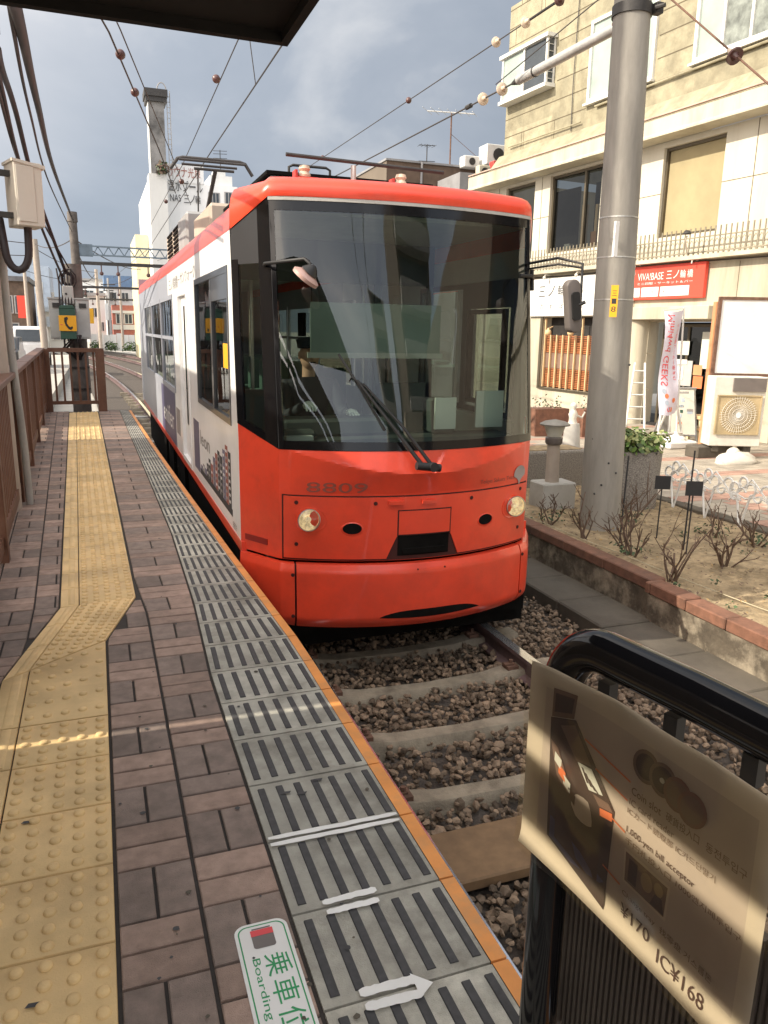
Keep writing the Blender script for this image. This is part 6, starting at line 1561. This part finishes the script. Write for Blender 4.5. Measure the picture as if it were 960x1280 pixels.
ppoly(m, [(.036, .858), (.036, .800), (.090, .818), (.094, .866)], 1); ppoly(m, [(.042, .850), (.042, .812), (.084, .826), (.088, .857)], 0, .0005)
ppoly(m, [(.034, .798), (.095, .818), (.200, .692), (.196, .490), (.046, .553)], 0)
ppoly(m, [(.060, .792), (.094, .808), (.140, .748), (.104, .742)], 1, .0005); ppoly(m, [(.108, .742), (.142, .744), (.172, .708), (.140, .702)], 2, .0010)
ppoly(m, [(.038, .755), (.058, .745), (.110, .655), (.060, .690)], 1, .0005)
for (x_, y_, c_) in ((.052, .735, 2), (.064, .715, 3), (.078, .700, 2), (.092, .682, 4)): ppoly(m, [(x_, y_), (x_ + .018, y_ - .01), (x_ + .018, y_ - .03), (x_, y_ - .018)], c_, .0010)
for k in range(4): ppoly(m, [(.118 + k * .009, .738 - k * .007), (.123 + k * .009, .737 - k * .007), (.139 + k * .009, .714 - k * .003), (.134 + k * .009, .714 - k * .003)], 0, .0016)
ppoly(m, [(.150, .700), (.186, .700), (.198, .688), (.166, .684)], 1, .0010); ppoly(m, [(.168, .682), (.196, .686), (.197, .671), (.170, .668)], 3, .0012)
ppoly(m, [(.062, .63), (.175, .59), (.175, .52), (.066, .56)], 4, .0005); ppoly(m, [(.052, .555), (.19, .50), (.19, .545), (.052, .60)], 5, .0004)
for (a_, b_), (c, d) in (((.120, .795), (.226, .766)), ((.150, .752), (.224, .730)), ((.196, .680), (.226, .670)), ((.186, .580), (.226, .566))): ppoly(m, [(a_, b_), (c, d), (c, d - .0032), (a_, b_ - .0032)], 3, .0012)
m.build('machine_drawing', ['poster_dark', 'poster_mid', 'poster_pale', 'poster_orange', 'poster_ink', 'tram_purple'], po)
m = MB(PF)
for k, (x, y, c_) in enumerate(((.252, .806, 0), (.286, .800, 0), (.316, .790, 1), (.344, .780, 1))):
    ppoly(m, [(x + .027 * math.cos(a), y + .030 * math.sin(a)) for a in [2 * math.pi * q / 22 for q in range(22)]], c_, .0004 * k)
    ppoly(m, [(x + .021 * math.cos(a), y + .023 * math.sin(a)) for a in [2 * math.pi * q / 22 for q in range(22)]], 2 + c_, .0004 * k + .0002)
ppoly(m, [(.286 + .005 * math.cos(a), .800 + .005 * math.sin(a)) for a in [2 * math.pi * q / 10 for q in range(10)]], 4, .002)
m.build('coin_pictures', ['poster_mid', 'poster_coin', 'poster_dark', 'poster_mid', 'poster_pale'], po)
m = MB(PF)
def sp_(x, y): return (x, sh(x, y))
ppoly(m, [sp_(.228, .640), sp_(.322, .640), sp_(.320, .575), sp_(.230, .575)], 0); ppoly(m, [sp_(.232, .635), sp_(.318, .635), sp_(.316, .580), sp_(.234, .580)], 1, .0003)
ppoly(m, [sp_(.278 + .012 * math.cos(a), .612 + .017 * math.sin(a)) for a in [q * .4 for q in range(16)]], 2, .0006); ppoly(m, [sp_(.302 + .009 * math.cos(a), .618 + .012 * math.sin(a)) for a in [q * .4 for q in range(16)]], 2, .0006); ppoly(m, [sp_(.288, .582), sp_(.316, .582), sp_(.310, .606), sp_(.296, .606)], 3, .0004); ppoly(m, [sp_(.240, .585), sp_(.258, .585), sp_(.258, .628), sp_(.240, .628)], 3, .0004)
m.build('banknote_picture', ['poster_edge', 'poster_mid', 'poster_skin', 'poster_dark'], po)
m = MB(PF); fp = lambda x, y, z: pz(x, sh(x, y), .0008)
for body, x, y, w, h in (('Coin slot', .230, .745, .060, .014), ('硬貨投入口', .300, .745, .062, .015), ('동전투입구', .374, .745, .070, .015), ('IC card reader', .228, .724, .090, .012),
                         ('ICカード読取部 IC카드단말기', .226, .706, .170, .012), ('千円札投入口 1000엔지폐투입구', .228, .650, .220, .012), ('Change tray', .232, .548, .070, .012), ('找零盘 거스름돈', .312, .548, .100, .013)):
    m.text(body, x, y, w, h, 0, fn=fp)
m.build('small_lettering', 'poster_faint', po)
m = MB(PF)
for body, x, y, w, h in (('1,000-yen bill acceptor', .228, .668, .135, .015), ('¥170', .232, .508, .062, .026), ('IC¥168', .312, .492, .092, .027)): m.text(body, x, y, w, h, 0, fn=fp)
m.build('lettering', 'poster_ink', po)
m = MB(PF); vs_ = []
for j in range(11):
    for i in range(15): x, y = lerp(-.030, .49, i / 14), lerp(.492 - .085 * (i / 14) ** 1.5, .892 + .022 * math.sin(min(1, 2.2 * i / 14) * 1.57) - .044 * (i / 14), j / 10); vs_.append((x, y, wob(x, y) + .008 + .003 * math.sin(i * 1.3 + j)))
m.add(vs_, [(j * 15 + i, j * 15 + i + 1, (j + 1) * 15 + i + 1, (j + 1) * 15 + i) for j in range(10) for i in range(14)]); m.build('plastic_sleeve', 'clear_cover', po, smooth=80)

# ------------------------------------------------------------------ background buildings
def block(name, label, cat, x0, x1, y0, y1, z1, wm, z0=-.9):
    t = thing(name, label, cat, ((x0 + x1) / 2, y0, z0)); m = MB(); m.box(x0, x1, y0, y1, z0, z1); m.build('wall', wm, t); return t
def win(t, x0, x1, y, z0, z1, n=2, fm='white_frame', pm='window_dark', dz=.03):
    m = MB(); m.box(x0 - .06, x1 + .06, y - .06, y + .02, z0 - .06, z1 + .06); w = m.build('window', fm, t)
    m = MB()
    for k in range(n): a, b_ = lerp(x0, x1, k / n) + .03, lerp(x0, x1, (k + 1) / n) - .03; m.quad((a, y - .065, z0), (b_, y - .065, z0), (b_, y - .065, z1), (a, y - .065, z1))
    m.build('pane', pm, w)
# white bath house with roof lettering, tall chimney
t = block('bath_house', 'white bath house building with Japanese lettering high on its wall', 'building', 4.15, 10.4, 60, 72, 11.55, 'far_shade')
m = MB(); m.box(4.10, 5.28, 58.2, 60.0, -.9, 11.7); m.build('corner_pilaster', 'far_white', t)
m = MB(); m.box(3.2, 4.12, 62, 70, -.9, 8.1); m.build('annex', 'far_yellow', t)
m = MB(frame((0, 59.93, 0), (1, 0, 0), (0, 0, 1))); 
for k, ch in enumerate('サウナ光泉'): m.text(ch, 5.52 + k * .46, 11.9, .41, .66, .03)
lw = m.build('roof_lettering', 'far_redbrown', t)
m = MB(frame((0, 59.93, 0), (1, 0, 0), (0, 0, 1)))
for k, ch in enumerate('温水プール'): m.text(ch, 5.50 + k * .49, 10.95 if ch != 'ー' else 11.25, .43, .72 if ch != 'ー' else .11, .03)
m.text('NAS', 5.60, 10.25, .75, .48, .03)
for k, ch in enumerate('三ノ輪'): m.text(ch, 6.55 + k * .40, 10.2, .37, .55, .03)
m.build('wall_lettering', 'ink_dark', t)
m = MB(); m.box(5.2, 8.0, 59.94, 60.1, 11.55, 12.75); m.build('sign_backing', 'far_shade', t)
for x0, x1, z0, z1 in ((8.35, 9.05, 10.2, 11.0), (9.5, 10.2, 9.9, 11.1), (7.2, 8.1, 7.0, 8.6), (5.9, 6.9, 6.6, 7.2), (6.0, 6.9, 3.5, 4.6)): win(t, x0, x1, 60, z0, z1, 3, 'far_grey')
m = MB(); m.box(8.6, 10.2, 61, 64, 11.55, 12.4); m.box(9.0, 9.8, 61.5, 63, 12.4, 12.9); m.build('roof_tank', 'far_white', t)
m = MB(); m.box(10.4, 11.0, 60.5, 66, -.9, 11.2); m.build('side_wing', 'far_yellow', t); m = MB(); m.box(11.0, 11.6, 60.6, 66, -.9, 11.2); m.build('blue_wing', 'roof_blue', t)
m = MB(); m.tube([(9.4, 61.2, 12.9), (9.4, 61.2, 14.2)], .03, 5); 
for z in (13.6, 13.9, 14.1): m.tube([(8.9, 61.2, z), (9.9, 61.2, z + .05)], .02, 5)
m.build('aerial', 'dark_steel', t)
t = thing('chimney', 'tall square weathered chimney tower with dark capped top and ladder', 'chimney', (4.8, 58.9, -.9))
m = MB(); m.box(4.30, 5.30, 58.3, 59.6, 11.7, 16.2); m.build('shaft', 'chimney_grey', t)
m = MB(); m.box(4.25, 4.298, 58.28, 59.62, 11.7, 16.15); m.build('sunlit_face', 'far_white', t)  # sunlight on the left side painted in as a paler sheet
m = MB(); m.box(4.12, 5.48, 58.1, 59.8, 16.2, 16.5); m.box(4.05, 5.55, 58.0, 59.9, 16.5, 16.95); m.build('cap', 'dark_steel', t)
m = MB(); 
for x in (5.52, 5.72): m.tube([(x, 58.5, 11.5), (x, 58.5, 17.0)], .03, 5)
for k in range(16): m.tube([(5.52, 58.5, 11.7 + k * .33), (5.72, 58.5, 11.7 + k * .33)], .02, 4)
m.tube([(5.2 + .3 * math.cos(a), 58.4, 16.95 + .5 * math.sin(a)) for a in [math.pi * k / 8 for k in range(9)]], .04, 5); m.build('ladder', 'far_grey', t)
rs = random.Random(6); m = MB(); leafy(m, (5.0, 58.1, 12.0), .45, .6, 130, .13, [0, 1, 1], rs); tag(m.build('climbing_plant', ['leaf_dark', 'twig']), 'dark creeper growing on the front of the chimney base', 'plant')
# dark building and roof clutter right of the tram roof
t = block('dark_building', 'dark brown flat-roofed building seen over the tram roof', 'building', 9.15, 13.6, 25, 34, 6.86, 'far_brown')
m = MB(); m.quad((9.14, 25, -.9), (9.14, 34, -.9), (9.14, 34, 6.86), (9.14, 25, 6.86)); m.build('side_wall', 'far_redbrown' if False else 'apt_tan', t)
m = MB(); m.box(9.1, 13.65, 24.95, 34, 6.86, 6.92); m.tube([(10.35, 24.97, 6.9), (10.32, 24.97, 4)], .04, 6); m.build('coping', 'roof_grey', t)
def ac_roof(label, x, y, z, w, h_, mt='white_frame'):
    t = thing('roof_unit', label, 'roof unit', (x, y, z)); m = MB(); m.box(x, x + w, y, y + w * .7, z, z + h_); m.build('case', mt, t, bevel=.02)
    m = MB(); m.tube([(x + w * .5, y - .01, z + h_ * .5), (x + w * .5, y - .03, z + h_ * .5)], h_ * .32, 14); m.build('fan', 'dark_steel', t); return t
ac_roof('white roof unit with dark fan right of the television aerial', 12.35, 24.3, 6.9, .85, .62); ac_roof('small white roof unit next to the base of the aerial', 11.7, 24.6, 6.82, .55, .35)
ac_roof('red machine on the roof edge beside the cream building', 12.25, 23.6, 6.42, .45, .45, 'red_machine'); ac_roof('cream box on the roof edge left of the red machine', 11.75, 23.6, 6.3, .4, .4, 'cream')
m = MB(); m.box(10.9, 13.5, 23.2, 24.9, -.9, 6.35); tag(m.build('lean_to_roof', 'roof_grey'), 'grey low annex roof between the dark building and cream shop', 'building')
t = thing('roof_aerial', 'tall television aerial with long yagi boom above the dark building', 'aerial', (11.45, 25.2, 6.9))
m = MB(); m.tube([(11.45, 25.2, 6.4), (11.45, 25.2, 8.55)], .025, 6); m.tube([(11.45, 25.2, 7.0), (11.2, 25.2, 6.5)], .015, 5); m.tube([(11.45, 25.2, 7.0), (11.7, 25.2, 6.5)], .015, 5); m.tube([(11.45, 25.2, 7.9), (12.4, 25, 7.2)], .008, 4); m.build('mast', 'rust', t)
m = MB(); m.tube([(10.75, 25.6, 8.62), (12.0, 24.6, 8.42)], .02, 6)
for k in range(7): f_ = k / 6; c = Vector((10.75, 25.6, 8.62)).lerp(Vector((12.0, 24.6, 8.42)), f_); l_ = .28 - .02 * k; m.tube([c + Vector((-l_, -l_ * .9, .03)), c + Vector((l_, l_ * .9, -.03))], .008, 4)
m.build('boom', 'galv', t)
t = thing('roof_aerial', 'small faint television aerial left of the tall one', 'aerial', (10.6, 27, 6.9))
m = MB(); m.tube([(10.95, 26, 6.9), (10.95, 26, 7.7)], .018, 5)
for z in (7.15, 7.65): m.tube([(10.65, 26, z), (11.25, 26, z + .03)], .012, 4)
for k in range(5): m.tube([(10.68 + k * .13, 25.8, 7.65), (10.68 + k * .13, 26.2, 7.65)], .007, 4)
m.build('mast', 'dark_steel', t)
# far houses along the curving tracks
def faraway(label, x0, x1, y, z1, wm, roof=None, wins=(), fm='white_frame'):
    t = block('house', label, 'house', x0, x1, y, y + 8, z1, wm)
    if roof: m = MB(); m.box(x0 - .2, x1 + .2, y - .3, y + 8, z1, z1 + .35); m.build('roof', roof, t)
    for w in wins: win(t, *w[:2], y, *w[2:4], 2, fm)
    return t
redhouse = faraway('white house with brick-red balcony bands and blue roof down the line', 2.0, 4.5, 95, 3.9, 'far_redbrown', None, ((2.4, 3.1, 1.9, 2.9), (3.3, 4.1, 1.9, 2.9)))
t = block('house', 'far blue-roofed white upper storey behind the red-banded house', 'house', 1.6, 4.6, 104, 112, 6.2, 'far_white'); m = MB(); m.box(1.4, 4.8, 103.7, 112, 6.2, 7.6); m.build('roof', 'roof_blue', t); win(t, 2.0, 2.8, 104, 4.6, 5.6); win(t, 3.4, 4.2, 104, 4.6, 5.6)
m = MB(); m.box(1.95, 4.55, 94.9, 95, 1.2, 1.75); m.box(1.95, 4.55, 94.85, 95, 3.0, 3.3); m.build('balcony_band', 'far_white', redhouse)
faraway('narrow cream apartment block beside the tram rear', 4.5, 6.4, 92, 6.2, 'far_yellow', None, ((4.8, 5.3, 3.2, 4.2), (4.8, 5.3, 1.2, 2.2), (5.6, 6.1, 3.2, 4.2)))
faraway('white far house left of the blue roof', -.6, 1.3, 100, 5.0, 'far_white', 'far_grey', ((-.2, .4, 2.6, 3.6), (.6, 1.1, 1.0, 2.0)))
faraway('tall grey far apartment block in the middle distance', -1.5, 2.2, 130, 8.2, 'far_shade', 'far_grey', ((-1.0, .2, 5.8, 6.8), (.6, 1.6, 5.8, 6.8), (-1.0, .2, 3.4, 4.4)))
faraway('pale blue apartment building seen past the leaning pole', -5.6, -3.9, 86, 7.2, 'far_blue', None, ((-5.2, -4.6, 4.6, 5.6), (-5.2, -4.6, 2.4, 3.4)))
t = faraway('old dark brown two-storey shop behind the parked van', -6.6, -4.6, 66, 4.7, 'far_brown', 'roof_tile', ((-6.3, -5.7, 2.4, 3.6), (-5.5, -4.9, 2.4, 3.6), (-6.3, -5.4, .2, 1.6)), 'far_grey')
faraway('grey-white shop with awning at the left end of the side road', -9.0, -7.0, 74, 5.2, 'far_shade', 'far_grey', ((-8.6, -7.6, 2.6, 3.8),))
faraway('low white building across the road behind the end railing', -3.9, -1.2, 70, 2.6, 'far_white', 'far_blue', ((-3.2, -2.2, .4, 1.5),))
m = MB(); y0 = 84
for k in range(12): x = -.4 + k * .62; m.box(x, x + .58, y0 + k * .5, y0 + .1 + k * .5, -.9, .75 + .1 * math.sin(k * 2))
tag(m.build('track_fence', 'far_white'), 'white panel fence beyond the end of the curving tracks', 'fence')
m = MB(); m.box(3.6, 6.4, 80, 80.1, -.9, .95); tag(m.build('track_fence', 'frost_pane'), 'pale green panel fence beside the far curving track', 'fence')
rs = random.Random(31)
for k, (x, y, r_, lab) in enumerate(((1.4, 78, .7, 'low dark hedge clump in front of the white far fence'), (3.0, 76, .8, 'low green hedge clump beside the far curving track'), (4.6, 70, .8, 'green hedge clump close behind the tram rear'), (.0, 80, .6, 'small dark hedge clump at the bend of the tracks'))):
    t = thing('hedge', lab, 'hedge', (x, y, -.9)); m = MB(); leafy(m, (x, y, -.35), r_, .6, 240, .10, [0, 1], rs); m.build('foliage', ['leaf_dark', 'leaf'], t)
# signs, poles and cables down the street
for k, (x, y, z0, z1, mt, lab) in enumerate(((-4.9, 64, 2.0, 3.6, 'sign_red', 'small red shop sign hanging on the old brown shop'), (-3.3, 69.5, 1.4, 2.2, 'far_blue', 'small blue sign on the low white building across the road'), (-.3, 92, 1.8, 3.4, 'yellow_paint', 'narrow yellow sign beside the far white fence'), (1.55, 93, 2.2, 4.0, 'sign_white', 'tall white sign left of the red-banded house'))):
    tag(MB().box(x - .3, x + .3, y, y + .1, z0, z1).build('shop_sign', mt), lab, 'sign')
for k, (x, y, h_, lab) in enumerate(((-5.6, 58, 6.2, 'grey pole in front of the old brown shop front'), (-.9, 75, 6.0, 'grey pole left of the far white fence'), (1.6, 88, 6.4, 'grey pole in front of the white far house'), (3.9, 66, 6.6, 'grey pole close to the rear of the tram'))):
    t = thing('utility_pole', lab, 'utility pole', (x, y, -.8)); m = MB(); m.tube([(x, y, -.8), (x, y, h_)], [.14, .1], 8); m.build('shaft', 'far_grey', t); m = MB(); m.box(x - .7, x + .7, y - .05, y + .05, h_ - .7, h_ - .6); m.box(x - .5, x + .5, y - .05, y + .05, h_ - 1.3, h_ - 1.2); m.tube([(x + .3, y, h_ - 2), (x + .3, y, h_ - 1.4)], .18, 8); m.build('crossarm', 'dark_steel', t)
for k, (a, b_, lab) in enumerate((((-5.6, 58, 5.6), (-.9, 75, 5.4), 'far cable between the brown shop pole and the track pole'), ((-.9, 75, 5.4), (1.6, 88, 5.8), 'far cable running on towards the white house pole'), ((.35, 60, 5.2), (-.9, 75, 5.4), 'far cable between the two trackside poles'), ((3.9, 66, 6.0), (1.6, 88, 5.8), 'far cable from the tram-rear pole to the white house pole'), ((-.4, 28, 4.2), (3.9, 66, 6.0), 'long far cable above the curving tracks'), ((-.4, 28, 3.9), (.35, 60, 4.8), 'low far cable above the left rail'))):
    tag(MB().tube(catenary(a, b_, .35), .022, 5).build('cable', 'cable_black'), lab, 'cable')
t = thing('parked_car', 'small dark car parked at the left edge beyond the railing', 'car', (-3.6, 37, -.5))
m = MB(Matrix(((0, 0, 1, -3.55), (1, 0, 0, 36), (0, 1, 0, -.5), (0, 0, 0, 1)))); m.prism([(0, .3), (0, .95), (.5, 1.0), (1.0, 1.5), (2.4, 1.5), (3.0, 1.0), (3.8, .85), (3.8, .3)], -.7, .5); m.build('body', 'graphite', t, bevel=.06, seg=2)
m = MB(); m.quad((-4.15, 36.45, .52), (-3.15, 36.45, .52), (-3.2, 36.9, .95), (-4.1, 36.9, .95)); m.build('rear_window', 'window_dark', t)
for x, y in ((-4.2, 36.8), (-3.1, 36.8), (-4.2, 39), (-3.1, 39)): m = MB(); m.tube([(x - .08, y, -.22), (x + .08, y, -.22)], .28, 14); m.build('wheel', 'tyre', t, smooth=40)
# parked van
t = thing('parked_van', 'white van parked on the side road seen over the railing', 'van', (-2.95, 42, -.5))
m = MB(frame((-2.95, 41, -.5), (0, 1, 0), (0, 0, 1))); m.prism([(0, .35), (0, 1.1), (.15, 1.85), (.5, 1.95), (2.4, 1.95), (3.1, 1.25), (3.7, 1.05), (3.75, .35)], -.72, .72, M=m.M @ Matrix(((1, 0, 0, 0), (0, 1, 0, 0), (0, 0, 1, 0), (0, 0, 0, 1)))); m.build('body', 'car_white', t, bevel=.08, seg=2)
m = MB(); m.quad((-3.55, 40.98, .75), (-2.35, 40.98, .75), (-2.4, 41.1, 1.3), (-3.5, 41.1, 1.3)); m.build('rear_window', 'window_dark', t)
for x in (-3.6, -2.3): m = MB(); m.box(x - .05, x + .05, 40.95, 41.05, .2, .6); m.build('tail_light', 'lamp_red', t)
for x, y in ((-3.6, 41.8), (-2.3, 41.8), (-3.6, 44), (-2.3, 44)): m = MB(); m.tube([(x - .1, y, -.2), (x + .1, y, -.2)], .3, 16); m.build('wheel', 'tyre', t, smooth=40)
# buildings behind the viewer that the windscreen mirrors
def apt(label, x0, x1, y1, y0, z1, wm, floors, bands=True):
    t = thing('apartment_building', label, 'building', ((x0 + x1) / 2, y1, -.9)); m = MB(); m.box(x0, x1, y0, y1, -.9, z1); m.build('wall', wm, t)
    for k in range(floors):
        z = 2.0 + k * 2.9
        if z + 1.6 > z1: break
        m = MB(); m.box(x0 + .6, x1 - .6, y1, y1 + .06, z, z + 1.5); wn_ = m.build('window', 'window_dark', t)
        if bands: m = MB(); m.box(x0 + .2, x1 - .2, y1, y1 + 1.0, z - 1.1, z - .1); m.build('balcony', 'concrete_light', t)
    return t
apt('tall striped apartment building behind the viewer', 3.5, 8, -38, -50, 21, 'apt_grey', 7)
apt('brown apartment tower behind the viewer on the right', 10.5, 19, -26, -40, 24, 'apt_tan', 8)
apt('low tan building behind the viewer near the tracks', 7.5, 12, -20, -30, 8.0, 'house_wall', 2, False)
apt('grey corner building behind the viewer at the right', 12.2, 22, -2.0, -16, 9.5, 'apt_tan', 3, False)
